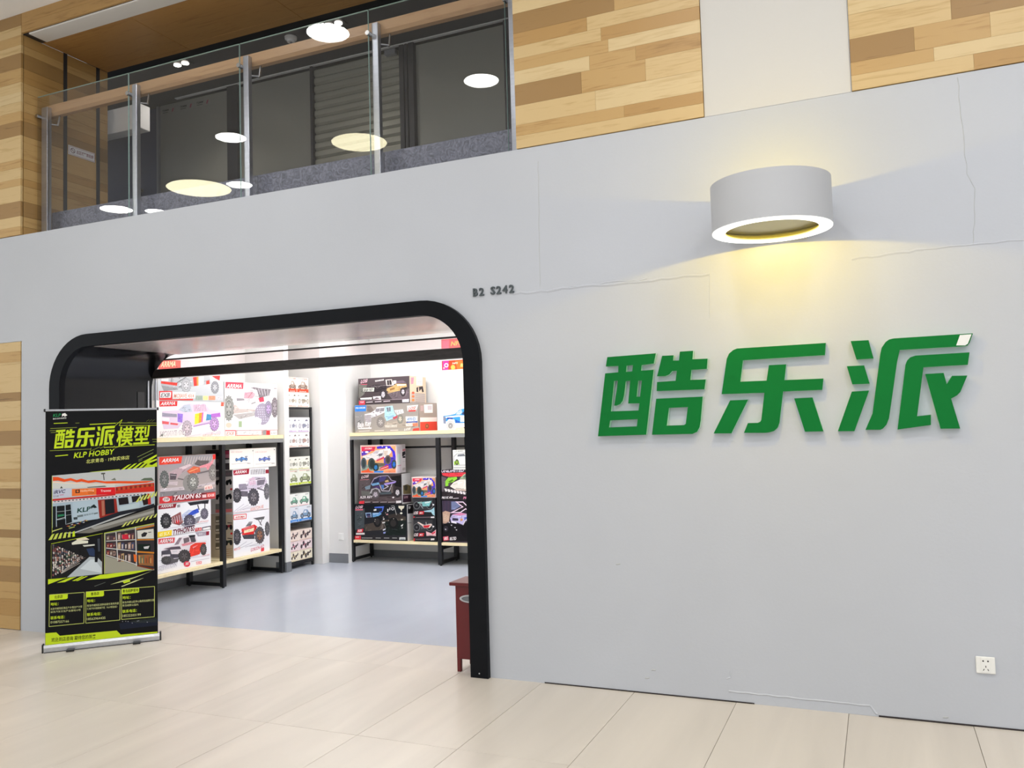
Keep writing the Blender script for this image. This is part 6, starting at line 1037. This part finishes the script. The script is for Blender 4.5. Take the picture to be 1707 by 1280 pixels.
MB().bev(-6.312, -6.30, .895, .912, 0, 2.18, .002).bev(-6.292, -6.278, .965, .98, 0, 2.18, .002).build('door_edge', M['alu'], dr)
MB().bev(-6.312, -6.306, .78, .86, 0, 2.05, .002).build('jamb_strip', M['steel_black'], dr)
MB().tube((-2.44, -.037, .03), (-2.44, -.034, .03), .005, 8).build('screw', M['alu'], dr)

# ================================================================== THINGS
# ---- wall sign: three green characters
CH = {'a': ('first', 'green acrylic wall character of a wine jar beside stacked boxes, start of the sign'), 'b': ('second', 'green acrylic wall character with one hooked upright and two foot strokes'), 'c': ('third', 'green acrylic wall character with three water strokes and white sticker')}
LBL = {'a': 'green acrylic wall character made of two narrow blocks, first of the shop sign',
       'b': 'green acrylic wall character with hooked centre stroke and two slanting feet, middle of sign',
       'c': 'green acrylic wall character with three short slanting strokes and a white sticker tip'}
for k in 'abc':
    xs = [q[0] for s_ in SIGN[k] for l in s_ for q in l]; zs = [q[1] for s_ in SIGN[k] for l in s_ for q in l]
    t = thing('sign_character', LBL[k], 'sign', ((min(xs)+max(xs))/2, -.02, min(zs)), 'green characters of the shop sign')
    for s_ in SIGN[k]:
        mb = MB().prism(s_, FY, -.036, -.001, 0, 1); mb.build('stroke', [M['green'], M['green_edge']], t)
    if k == 'c': lab(MB().prism(STICKER, FY, -.0375, -.0362).build('sticker', M['sticker'], t), 'small white sticker on the tip of the top stroke')

# ---- unit number
t = thing('unit_number', 'small grey metal characters B2 S242 above the black portal corner', 'sign', (-2.28, -.004, 2.49))
def glyph(ch, x, z, h, wd):
    v, f = text_mesh(ch, .05); x0, x1 = min(q[0] for q in v), max(q[0] for q in v); y0, y1 = min(q[1] for q in v), max(q[1] for q in v)
    P = [(x+(q[0]-x0)/(x1-x0)*wd, z+(q[1]-y0)/(y1-y0)*h) for q in v]; n = len(P)
    ed = {}
    for ff in f:
        for a, b in zip(ff, ff[1:]+ff[:1]): ed[(a, b)] = 1
    rim = [(a, b) for a, b in ed if (b, a) not in ed]
    mb = MB().add([(a, -.010, b) for a, b in P]+[(a, -.001, b) for a, b in P], [tuple(ff) for ff in f]+[tuple(n+i for i in ff[::-1]) for ff in f]+[(a, b, n+b, n+a) for a, b in rim])
    mb.build('character', M['number'], t)
for ch, x in zip('B2S242', (-2.428, -2.383, -2.300, -2.258, -2.213, -2.166)): glyph(ch, x, 2.490, .053, .035)

# ---- wall lamp
LX, LY, LR, LZ0, LZ1 = -.475, -.335, .312, 2.632, 2.885
t = thing('wall_lamp', 'white drum wall lamp with glowing rim throwing yellow light on the wall', 'lamp', (LX, LY, LZ0))
MB().lathe([(LR, LZ0), (LR, LZ1), (LR-.008, LZ1+.002), (LR-.014, LZ1), (LR-.014, LZ0+.002)], LX, LY, 64, True).build('drum_shade', M['drum'], t, smooth=True)
MB().lathe([(LR-.002, LZ0-.002), (LR-.002, LZ0-.0045), (LR-.07, LZ0-.0045), (LR-.07, LZ0-.002)], LX, LY, 64, True).build('light_ring', M['ring'], t)
M['lampplate'] = mat('lamp_inner_plate', (188, 186, 170), .6)
MB().lathe([(LR-.07, LZ0+.004), (LR-.014, LZ0+.004), (LR-.014, LZ0+.008), (LR-.07, LZ0+.008)], LX, LY, 64, True).build('ring_channel', M['lampplate'], t)
MB().lathe([(0, LZ0+.044), (LR-.02, LZ0+.044), (LR-.02, LZ0+.05), (0, LZ0+.05)], LX, LY, 48, True).build('inner_plate', M['lampplate'], t)
M['lamplining'] = mat('lamp_inner_lining', (136, 136, 122), .7)
MB().lathe([(LR-.0145, LZ0+.008), (LR-.0145, LZ0+.044), (LR-.019, LZ0+.044), (LR-.019, LZ0+.008)], LX, LY, 48, True).build('inner_lining', M['lamplining'], t)
MB().bev(LX-.09, LX+.16, -.035, -.001, LZ0+.0, LZ0+.12, .004).build('wall_mount', M['drum'], t)
MB().lathe([(0, LZ1-.062), (LR-.016, LZ1-.062), (LR-.016, LZ1-.07), (0, LZ1-.07)], LX, LY, 48, True).build('upper_plate', M['lampplate'], t)
for nm, z, rx, e, dy in (('wall_lamp_down', LZ0+.041, 0, 1.0, .2), ('wall_lamp_up', LZ1-.058, math.pi, .4, .1)):
    ld = bpy.data.lights.new(nm, 'SPOT'); ld.energy = SCONCE_W*e; ld.color = (1.0, .70, .04); ld.shadow_soft_size = .012; ld.spot_size = math.pi; ld.spot_blend = .02
    lo = bpy.data.objects.new(nm, ld); COL.objects.link(lo); lo.location = (LX, LY-dy, z); lo.rotation_euler = (rx, 0, 0)

# ---- sockets
def socket(cx, y, cz, wd, h, label):
    t = thing('wall_socket', label, 'socket', (cx, y, cz))
    MB().bev(cx-wd/2, cx+wd/2, y-.009, y, cz-h/2, cz+h/2, .003).build('plate', M['plastic'], t)
    MB().bev(cx-wd*.24, cx+wd*.24, y-.0115, y-.008, cz-h*.43, cz+h*.43, .001).build('insert', M['plastic'], t)
    return t
t = socket(.450, -.001, .318, .088, .086, 'square white wall socket with five holes low on grey wall')
for dx, dz in ((-.011, .022), (.011, .022)): MB().tube((.450+dx, -.0128, .318+dz), (.450+dx, -.010, .318+dz), .0042, 10).build('pin_hole', M['hole'], t)
for dx, dz, r in ((0, -.006, 0), (-.010, -.022, .5), (.010, -.022, -.5)):
    o = MB().box(-.0018, .0018, -.0128, -.010, -.005, .005).build('pin_hole', M['hole'], t, loc=(0, 0, 0)); o.location = (dx, 0.001, dz); o.rotation_euler = (0, r, 0)
socket(-6.215, 3.839, .325, .075, .09, 'small white wall plate low on the white pier beside the shelving')

# ---- red cabinet behind the portal post
t = thing('extinguisher_cabinet', 'low dark red metal cabinet half hidden behind the black portal post', 'cabinet', (-2.51, .15, 0))
MB().bev(-2.648, -2.415, .055, .27, .085, .568, .003).build('body', M['red'], t)
MB().bev(-2.685, -2.397, .035, .285, .568, .590, .004).build('lid', M['red'], t)
for x in (-2.635, -2.43):
    for y in (.07, .255): MB().bev(x-.013, x+.013, y-.013, y+.013, 0, .088, .002).build('leg', M['red'], t)
h = MB(); n = 28
o1 = [(-2.535+.078*math.cos(2*math.pi*i/n), .485+.026*math.sin(2*math.pi*i/n)) for i in range(n)]; o2 = [(-2.535+.062*math.cos(2*math.pi*i/n), .485+.017*math.sin(2*math.pi*i/n)) for i in range(n)]
lab(h.prism([o1, o2], FY, .046, .056).prism([o2], FY, .052, .056, 1).build('handle', [M['alu'], M['skirt']], t), 'silver oval recessed handle')

# ---- roll-up banner
bu = Vector((.698, .716, 0)).normalized(); bn = Vector((bu.y, -bu.x, 0)); b0 = Vector((-5.9285, -.476, 0))
def BF(u, v, d): p_ = b0+bu*(u+.0165)+bn*d; return (p_.x, p_.y, v+.055)
t = thing('roll_up_banner', 'tall black and lime roll-up advertising banner on a silver base by the entrance', 'banner', tuple(b0+bu*.415))
def bbox_(name, u0, u1, d0, d1, z0, z1, mt, e=.003):
    mb = MB().bev(u0, u1, -d1, -d0, z0, z1, e); mb.v = [tuple(b0+bu*x-bn*y+Vector((0, 0, z))) for x, y, z in mb.v]; return mb.build(name, M[mt], t)
mb = MB().prism([[(-.005, 0.002), (.040, .002), (.040, .035), (.030, .054), (.004, .058), (-.005, .05)]], lambda a, z, u: tuple(b0+bu*u+bn*(a-.02)+Vector((0, 0, z))), .006, .826); mb.build('cassette', M['alu'], t)
for u in (-.004, .824): bbox_('end_cap', u, u+.012, -.028, .028, 0.0, .064, 'blackplastic')
bbox_('floor_strip', .01, .82, .0, .028, -.0005, .004, 'blackplastic', .001)
for u in (.165, .63): bbox_('foot', u, u+.055, .02, .075, 0, .014, 'blackplastic')
bbox_('top_bar', .012, .818, -.012, .006, 1.842, 1.858, 'alu')
for u in (.004, .812): bbox_('bar_cap', u, u+.014, -.014, .009, 1.838, 1.862, 'blackplastic', .004)
mb = MB().tube(b0+bu*.415-bn*.018+Vector((0, 0, .05)), b0+bu*.415-bn*.018+Vector((0, 0, 1.85)), .008, 8); mb.build('pole', M['alu'], t)
M['fabric'] = mat('banner_fabric', (14, 15, 19), .5)
mb = MB().box(0, .795, -.0008, 0, 0, 1.79); mb.v = [BF(x, z, y) for x, y, z in mb.v]; mb.build('fabric_sheet', M['fabric'], t)
flat_print('banner_print', BAN, BF, t, step=.00022, base=.0004, clip=(0, 0, .795, 1.79))

# ---- cartons
LABEL = {
 'A': 'grey carton with a red striped truck, topmost of the pile on the upper shelf board',
 'B': 'white carton with a lilac and rainbow desert truck on the upper shelf board',
 'C': 'tall white carton with a grey crawler and pink cockpit on the upper shelf board',
 'D': 'grey carton with an orange nosed racer titled TALION, topmost of its stack',
 'E': 'white carton with a blue and white winged buggy, titled TYPHON',
 'F': 'white carton with a white and red truck titled SENTON, bottom of its stack',
 'H0': 'wide cream carton showing two blue buggies side by side, lying on taller cartons',
 'H': 'white carton with a grey roll-cage monster truck, under the cream two-buggy carton',
 'I': 'white carton with a red open racer standing on the lower shelf board',
 'R1': 'black carton with a gold pickup truck, topmost on the far upper shelf board',
 'R2': 'grey carton with a white and pale blue truck and blue corner tag',
 'Q': 'white carton with a blue old-style pickup beside the black portal post',
 'S1': 'large carton with a cartoon white monster truck under a purple arch',
 'S2': 'black carton with a blue side-by-side buggy and violet tube frame',
 'S3': 'biggest black carton with a blue roofed off-roader, bottom of the far stack',
 'T1': 'small carton with a cartoon monster truck, on top of two dirt bike cartons',
 'T2': 'small black carton with a teal dirt bike, middle of its narrow stack',
 'T3': 'small black carton with a white and red dirt bike, bottom of its stack',
 'U1': 'small pale carton with a grey car and green wheel, on the UNLIMITED carton',
 'U2': 'black carton titled UNLIMITED with a green and white short-course truck',
 'U3': 'black carton with a huge white-edged X over a lilac truck'}
cart = {}
def carton_mat(c):
    k = 'carton_'+'_'.join(map(str, c))
    if k not in M: M[k] = mat(k, tuple(c), .5)
    return M[k]
def flaps(mb, x0, x1, y0, y1, z0, z1, face):
    return mb
for k, d in BOXES.items():
    p0, dp = d['plane'], d['depth']
    a0, a1, z0, z1 = d['a0'], d['a1'], d['z0']+.0006, d['z1']-.0002
    if d['f'] == 'x': ext = (p0-dp, p0, a0, a1); fn = lambda u, v, n, p0=p0, a0=a0, z0=d['z0']: (p0+n, a0+u, z0+v); sf = lambda u, v, n, p0=p0, dp=dp, a0=a0, z0=d['z0']: (p0-dp+u, a0-n, z0+v)
    else: ext = (a0, a1, p0, p0+dp); fn = lambda u, v, n, p0=p0, a0=a0, z0=d['z0']: (a0+u, p0-n, z0+v); sf = lambda u, v, n, p0=p0, a1=a1, z0=d['z0']: (a1+n, p0+u, z0+v)
    t = thing('model_car_carton', LABEL[k], 'box', ((ext[0]+ext[1])/2, (ext[2]+ext[3])/2, z0), 'large model car cartons on the shelving')
    MB().bev(*ext, z0, z1, .002).build('carton', carton_mat(d['base']), t)
    # tuck flap lip on the top edge of the lid
    fx = (ext[1]-.012, ext[1]+.0004, ext[2]+.02, ext[3]-.02) if d['f'] == 'x' else (ext[0]+.02, ext[1]-.02, ext[2]-.0004, ext[2]+.012)
    MB().box(*fx, z1-.0015, z1+.0001).build('tuck_flap', carton_mat(d['base']), t)
    it = d['front']
    if k == 'T1':
        s = BOXES['S1']; sx = (a1-a0)/(s['a1']-s['a0']); sz = (d['z1']-d['z0'])/(s['z1']-s['z0']); it = [it[0]]
        for q in s['front'][1:]:
            r = list(q)
            if r[0] == 'p': r[2] = [v*(sz if i % 2 else sx) for i, v in enumerate(r[2])]
            elif r[0] in 'el': r[2] = [v*(sz if i % 2 else sx) for i, v in enumerate(r[2])]
            elif r[0] == 'w': r[3] = [v*(sz if i % 2 else sx) for i, v in enumerate(r[3])]
            elif r[0] == 't': r[3] = [r[3][0]*sx, r[3][1]*sz]; r[4] = [r[4][0]*sx, r[4][1]*sz]; r[5] *= sz
            it.append(r)
    e = .002
    flat_print('front_print', it, fn, t, clip=(e, e, a1-a0-e, d['z1']-d['z0']-e), detail=(a1-a0)*(z1-z0), step=.00015)
    if 'side' in d: flat_print('side_print', d['side'], sf, t, clip=(e, e, dp-e, d['z1']-d['z0']-e))
    cart[k] = t

# ---- red wall signs
for k, z, lb in (('low', 2.375, 'orange-red promotional sign on the white back wall just under the header beam'), ('up', 2.648, 'faded red sign with gold letters seen through the transom glass')):
    t = thing('wall_sign', lb, 'sign', (-4.68, 4.418, z))
    MB().bev(-5.047, -4.303, 4.416, 4.4205, z-.002, z+.124, .001).build('panel', M['sticker'], t)
    flat_print('sign_print', SIGNS[k], lambda u, v, n, z=z: (-5.045+u, 4.4155-n, z+v), t)

# ---- steel and wood shelving
def shelving(name, label, F, frames, top, bot, depth, braces, rear_rail=None):
    """F(u, d, z): u along the front, d depth behind the front face"""
    t = thing(name, label, 'shelf', F((frames[0]+frames[-1])/2, depth/2, 0))
    def bx(nm, u0, u1, d0, d1, z0, z1, mt, e=.002):
        mb = MB().bev(u0, u1, d0, d1, z0, z1, e); mb.v = [F(*v) for v in mb.v]; return mb.build(nm, M[mt], t)
    u0, u1, h = frames[0]-.03, frames[-1]+.03, .025
    bx('top_board', u0, u1, 0, depth, top-.043, top, 'board')
    bx('front_rail', u0, u1, .004, .034, top-.088, top-.043, 'steel_grey')
    for a, b in zip(frames, frames[1:]): bx('lower_board', a+h, b-h, .004, depth, bot-.034, bot, 'board')
    for u in frames:
        bx('post', u-h, u+h, .002, .05, .012, top-.088, 'steel_black'); bx('post', u-h, u+h, depth-.05, depth, .012, top-.05, 'steel_black')
        for z0 in (.018, bot-.09): bx('side_rail', u-h*.8, u+h*.8, .05, depth-.05, z0, z0+.035, 'steel_black')
        bx('side_rail', u-h*.8, u+h*.8, .034, depth-.05, top-.085, top-.045, 'steel_black')
        for d in (.026, depth-.025): mb = MB().tube(F(u, d, 0), F(u, d, .014), .014, 10); mb.build('foot', M['blackplastic'], t)
    for a in braces: bx('back_brace', a-.018, a+.018, depth-.03, depth-.005, top-.5, top-.05, 'steel_black')
    if rear_rail:
        for a, b in zip(frames, frames[1:]): bx('back_rail', a, b, depth-.035, depth-.012, rear_rail, rear_rail+.024, 'steel_black')
    return t
shelving('display_shelf', 'black steel shelving with pale boards along the side wall, behind the banner', lambda u, d, z: (-6.46-d, u, z), [1.11, 2.066, 3.03], 1.614, .284, .52, [1.52, 2.46], None)
shelving('display_shelf', 'black steel shelving with pale boards along the far back wall', lambda u, d, z: (u, 3.915+d, z), [-6.113, -4.866, -3.62], 1.614, .277, .46, [-5.93, -4.70], 1.398)

# ---- narrow rack with small cartons
RX = -6.50
t = thing('narrow_rack', 'narrow black metal rack of small cartons behind the white wing wall', 'rack', (-6.7, 3.4, 0))
for y in (3.185, 3.65):
    for x in (RX-.012, -6.93): MB().bev(x-.012, x+.012, y-.015, y+.015, 0, 1.95, .002).build('post', M['steel_black'], t)
LV = [.088, .553, .998, 1.455, 1.945]
for z in LV:
    MB().bev(-6.94, RX-.02, 3.17, 3.662, z-.012, z, .002).build('shelf_board', M['steel_grey'], t)
    MB().bev(RX-.022, RX, 3.17, 3.662, z-.022, z, .002).build('front_rail', M['steel_black'], t)
MB().bev(RX-.022, RX-.004, 3.2, 3.635, .045, .066, .002).build('front_rail', M['steel_black'], t)
def small_items(kind, wd, h, v):
    s = lambda q: [round(x/U) for x in q]
    I = []
    P = lambda c, *q: I.append(['p', c, s([a*(wd if i % 2 == 0 else h) for i, a in enumerate(q)])])
    E = lambda c, x, y, r, ry=None: I.append(['e', c, s([x*wd, y*h, r*wd, 0, 0, (ry or r)*(wd)])])
    Ln = lambda c, a, b, x, y, t_: I.append(['l', c, s([a*wd, b*h, x*wd, y*h, t_*wd])])
    T = lambda tx, c, a, b, x, hh: I.append(['t', c, tx, s([a*wd, b*h]), s([x*wd, b*h]), round(hh*h/U), .1, .03])
    P(kind['bg'], .02, .02, .98, .02, .98, .98, .02, .98); c, dk = kind['c'], kind['dk']
    if kind['art'] == 'wheels':
        for x in (.2, .48, .86): E(dk, x, .42, .085, .12); E(kind['bg'], x, .42, .05, .08); E(dk, x, .42, .02, .03)
        P(c, .42, .34, .66, .32, .74, .46, .6, .6, .46, .52); Ln(dk, .3, .5, .8, .44, .025); P(dk, .62, .74, .86, .76, .8, .86, .66, .84); P(dk, .06, .76, .2, .78, .12, .86)
        T('RTR', c, .1, .08, .4, .07)
    elif kind['art'] == 'car':
        P(dk, .12, .3, .9, .26, .92, .42, .12, .46); P(c, .1, .42, .3, .5, .42, .74, .66, .72, .8, .52, .94, .46, .9, .34, .14, .34); P(kind['bg'], .38, .54, .46, .68, .58, .67, .6, .52)
        for x in (.26, .76): E(dk, x, .34, .1, .14); E(c, x, .34, .05, .07)
        T('4WD', dk, .62, .84, .9, .08)
    else:
        P(dk, .16, .46, .46, .4, .62, .56, .4, .66); P(c, .3, .44, .5, .44, .54, .6, .34, .62)
        for x, y in ((.18, .36), (.5, .34), (.66, .5), (.34, .7)): E(dk, x, y, .075, .1)
        P(dk, .7, .7, .78, .62, .82, .86, .9, .74, .86, .56, .74, .52); Ln(dk, .6, .56, .8, .66, .03); T('1/18', c, .1, .86, .4, .08)
    if kind.get('band'): P(kind['band'], .02, .02, .98, .02, .98, kind.get('bh', .14), .02, kind.get('bh', .14)); T('CRAWLER', 'f6f2ee', .2, .04, .8, .06)
    if kind.get('line'): P(kind['line'], .04, .05, .9, .05, .9, .085, .04, .085)
    if kind.get('top'): P(kind['top'], .1, .92, .9, .92, .9, .95, .1, .95)
    return I
ROWS = [ # z0, z1, far-end y, look
 (2.128, 2.312, 3.605, dict(bg='f4e6da', c='a89488', dk='6e5a54', art='car', band='ee5034', bh=.24, top='d88a84'), 'cream with a red bottom band', 'topmost on the rack'),
 (1.947, 2.126, 3.618, dict(bg='f5efe2', c='b4a898', dk='7e766c', art='wheels', line='e89a92'), 'cream with brown wheel drawings', 'lying directly on the rack top'),
 (1.640, 1.822, 3.618, dict(bg='f3f0f2', c='9a9cae', dk='7a7a90', art='wheels', line='b47ccc'), 'white with lilac wheel drawings', 'just under the rack top'),
 (1.457, 1.638, 3.612, dict(bg='f4efee', c='c4a49c', dk='847c7c', art='wheels', line='eac0a4'), 'white with brown wheel drawings', 'below the lilac ones'),
 (1.185, 1.342, 3.612, dict(bg='f0f0e6', c='a2a294', dk='76766a', art='wheels', line='e2dc58'), 'ivory with a yellow foot line', 'above the lime banded ones'),
 (1.000, 1.183, 3.632, dict(bg='ecefe4', c='a8b08c', dk='6e725c', art='car', band='c8dc34', bh=.16, top='e0a090'), 'pale with a lime bottom band', 'under the ivory ones'),
 (.742, .897, 3.590, dict(bg='f2f4f0', c='7cb49a', dk='6a6e6e', art='car', line='ee8aa2'), 'white with a small green car', 'above the blue banded ones'),
 (.555, .740, 3.632, dict(bg='e6eaf2', c='86a4c4', dk='5e6068', art='car', band='4a94e2', bh=.18), 'pale with a blue bottom band', 'under the green ones'),
 (.328, .456, 3.632, dict(bg='f6e6dc', c='caa79c', dk='54464a', art='bug', line='eab8a4'), 'peach with a dark crawler drawing', 'third from the rack foot'),
 (.209, .326, 3.631, dict(bg='f4e2e4', c='d88a9c', dk='50444c', art='bug', line='e6a8a0'), 'pink with a dark crawler drawing', 'under the peach ones'),
 (.090, .207, 3.632, dict(bg='f5ecd8', c='c8b48a', dk='4e4642', art='bug', line='ead090'), 'cream with a dark crawler drawing', 'lowest on the rack')]
for z0, z1, yf, kd, look, where in ROWS:
    yy = [3.205, 3.373, yf]
    for j in range(2):
        y0, y1 = yy[j]+.0005, yy[j+1]-.0005
        t = thing('small_carton', 'carton, %s, %s, %s' % (look, where, 'beside the wing wall' if j == 0 else 'beside the rack post'), 'box', (-6.66, (y0+y1)/2, z0), 'small cartons on the narrow rack')
        MB().bev(-6.82, RX-.002, y0, y1, z0+.0004, z1-.0004, .0015).build('carton', carton_mat(tuple(int(kd['bg'][i:i+2], 16) for i in (0, 2, 4))), t)
        flat_print('front_print', small_items(kd, y1-y0, z1-z0, j), lambda u, v, n, y0=y0, z0=z0: (RX-.002+n, y0+u, z0+v), t, clip=(.001, .001, y1-y0-.001, z1-z0-.001))

# ---- balustrade
t = thing('balustrade', 'clear glass balcony balustrade with steel posts and a wooden handrail', 'railing', (-4.4, .14, 3.43))
JX = [-6.812, -5.692, -4.496, -3.294, -2.198, -2.088]
for a, b in zip(JX, JX[1:]):
    MB().box(a+.004, b-.004, .134, .146, 3.40, 4.712).build('glass_pane', M['glass'], t)
    MB().box(b-.0045, b-.0035, .1335, .1465, 3.43, 4.713).box(a+.004, b-.004, .1335, .1465, 4.711, 4.7135).build('glass_edge', M['glass_edge'], t)
MB().bev(-6.80, -2.09, .125, .155, 3.40, 3.44, .002).build('base_shoe', M['alu'], t)
mb = MB().prism([[(.205, 4.575), (.225, 4.552), (.272, 4.552), (.285, 4.575), (.285, 4.648), (.205, 4.648)]], lambda y, z, x: (x, y, z), -6.80, -2.09); mb.build('handrail', M['rail'], t)
for i, x in enumerate((-6.79, -5.682, -4.486, -3.284, -2.188)):
    wdt = .075 if i == 0 else .052
    MB().bev(x, x+wdt, .160, .205, 3.40, 4.62, .003).build('post', M['alu'], t)
    MB().tube((x-.012, .118, 4.535), (x-.012, .165, 4.535), .018, 16).build('glass_clamp', M['chrome'], t)
    MB().tube((x+wdt+.055, .225, 4.45), (x+wdt+.055, .245, 4.56), .008, 8).tube((x+wdt-.01, .20, 4.47), (x+wdt+.055, .225, 4.46), .007, 8).build('rail_bracket', M['chrome'], t)

# ---- balcony lamps, detector, notice, window stickers
for x, lb in ((-6.186, 'square twin downlight in the balcony ceiling near the wood side wall'), (-4.361, 'square twin downlight in the balcony ceiling beside the smoke detector')):
    t = thing('downlight', lb, 'lamp', (x, 1.22, 5.34))
    MB().bev(x-.11, x+.11, 1.16, 1.29, 5.325, 5.3395, .004).build('housing', M['blackplastic'], t)
    for dx in (-.05, .05): MB().tube((x+dx, 1.225, 5.318), (x+dx, 1.225, 5.3255), .035, 16).build('lamp_lens', M['dlglow'], t)
    ld = bpy.data.lights.new('downlight_beam', 'SPOT'); ld.energy = 30; ld.spot_size = 1.9; ld.spot_blend = .8; ld.color = (1, .93, .84); ld.shadow_soft_size = .04
    lo = bpy.data.objects.new('downlight_beam', ld); COL.objects.link(lo); lo.location = (x, 1.225, 5.31)
t = thing('smoke_detector', 'small round white smoke detector on the dark balcony ceiling', 'detector', (-4.886, 1.28, 5.34))
MB().lathe([(0, 5.29), (.035, 5.292), (.042, 5.31), (.055, 5.318), (.058, 5.3395), (0, 5.3395)], -4.886, 1.28, 28).build('body', M['plastic'], t, smooth=True)
MB().lathe([(0, 5.282), (.012, 5.283), (.014, 5.292), (0, 5.292)], -4.886, 1.28, 14).build('sensor', M['skirt'], t)
t = thing('no_smoking_notice', 'small white no smoking notice on the wood side wall of the balcony', 'notice', (-6.826, .61, 4.295))
MB().bev(-6.832, -6.8275, .466, .756, 4.293, 4.382, .001).build('plate', M['sticker'], t)
def q4(v): return [round(x/U) for x in v]
flat_print('notice_print', [['l', 'b06060', q4([.008, .008, .282, .008, .003])], ['l', 'b06060', q4([.008, .080, .282, .080, .003])], ['l', 'b06060', q4([.008, .008, .008, .080, .003])], ['l', 'b06060', q4([.282, .008, .282, .080, .003])],
    ['e', '705058', q4([.045, .045, .025, 0, 0, .025])], ['e', 'e6e4e4', q4([.045, .045, .019, 0, 0, .019])], ['l', '705058', q4([.03, .06, .06, .03, .006])],
    ['t', '8a5060', '此区域严禁吸烟', q4([.085, .03]), q4([.27, .03]), q4([.032])[0], 0, .03]], lambda u, v, n: (-6.8272+n, .468+u, 4.293+v), t)
for i, (x0, z0, lb) in enumerate(((-7.15, 5.205, 'first small dark lettered window sticker counted from the white ceiling box'), (-6.89, 5.205, 'middle small dark lettered window sticker on the balcony glazing'), (-6.655, 5.205, 'small dark lettered window sticker closest to the dark window post'))):
    t = thing('window_sticker', lb, 'sticker', (x0+.08, 1.898, z0), 'window stickers on the balcony glazing')
    MB().box(x0, x0+.2, 1.8975, 1.8995, z0, z0+.06).build('film', M['pane'], t)
    flat_print('sticker_print', [['t', '2c2c34', 'TEMM', q4([.01, .03]), q4([.11, .03]), q4([.022])[0], .2, .03], ['l', '3c3c44', q4([.02, .015, .1, .015, .006])], ['p', 'a04860', q4([.15, .01, .17, .01, .185, .05, .165, .05])]], lambda u, v, n, x0=x0, z0=z0: (x0+u, 1.8973-n, z0+v), t)

# ---- lamps of the hall ceiling (some seen as reflections in the balustrade, others added) and of the shop
def disc_lamp(x, y, r, glow, label, group):
    t = thing('ceiling_lamp', label, 'lamp', (x, y, ZC), group)
    MB().lathe([(r+.02, ZC-.001), (r+.02, ZC-.022), (r, ZC-.026), (r, ZC-.001)], x, y, 36, True).build('rim', M['plastic'], t, smooth=True)
    MB().lathe([(0, ZC-.020), (r, ZC-.020), (r, ZC-.012), (0, ZC-.012)], x, y, 36).build('diffuser', M[glow], t)
G1 = 'hall lamps mirrored in the balcony glass'
for x, y, r, gl, lb in ((-7.373, -2.977, .19, 'hallglow', 'round hall ceiling lamp mirrored at mid height on the third balcony post'),
        (-3.79, -2.871, .19, 'hallglow', 'round hall ceiling lamp mirrored alone in the glass pane beside the wood cladding'),
        (-4.61, -1.215, .2, 'hallglow', 'round hall ceiling lamp mirrored over the wooden handrail'),
        (-8.675, -4.607, .19, 'hallglow', 'round hall ceiling lamp mirrored low at the third balcony post'),
        (-8.1, -5.3, .16, 'hallglow', 'smaller added lamp standing in for a second reflection just past the third balcony post'),  # added lamp in place of a second reflection of the previous one
        (-11.342, -4.71, .25, 'hallglow', 'round hall ceiling lamp mirrored low just before the second balcony post'),
        (-10.9, -5.1, .16, 'hallglow', 'smaller added lamp standing in for a second reflection just past the second balcony post'),  # likewise added, doubles the lamp before it as its second reflection
        (-9.326, -4.46, .47, 'pendglow', 'largest warm hall lamp, mirrored low between the second and third balcony posts'),
        (-6.05, -3.891, .36, 'pendglow', 'warm hall lamp mirrored against the roller shutter beside the fourth balcony post')):
    disc_lamp(x, y, r, gl, lb, G1)
for x in (-1.2, 1.2, 3.6):  # unseen lamps added to light the hall more evenly
    for y in (-2.6, -5.2, -7.8): disc_lamp(x, y, .28, 'hallglow', 'added unseen round hall ceiling lamp lighting the shop front', 'added unseen hall lamps lighting the shop front')
for x0, x1, y0, y1, lb in ((-6.12, -6.0, 1.15, 3.3, 'long white ceiling strip lamp over the side wall shelving'), (-6.0, -2.4, 3.46, 3.58, 'long white ceiling strip lamp over the back wall shelving'),
        (-4.9, -3.7, 2.0, 2.3, 'flat white ceiling panel lamp in the middle of the shop'), (-3.0, -1.8, 2.0, 2.3, 'flat white ceiling panel lamp beyond the middle of the shop')):
    t = thing('strip_lamp', lb, 'lamp', ((x0+x1)/2, (y0+y1)/2, 3.0))
    MB().bev(x0-.02, x1+.02, y0-.02, y1+.02, 2.975, 2.999, .004).build('frame', M['plastic'], t)
    MB().box(x0, x1, y0, y1, 2.970, 2.976).build('diffuser', M['shopglow'], t)
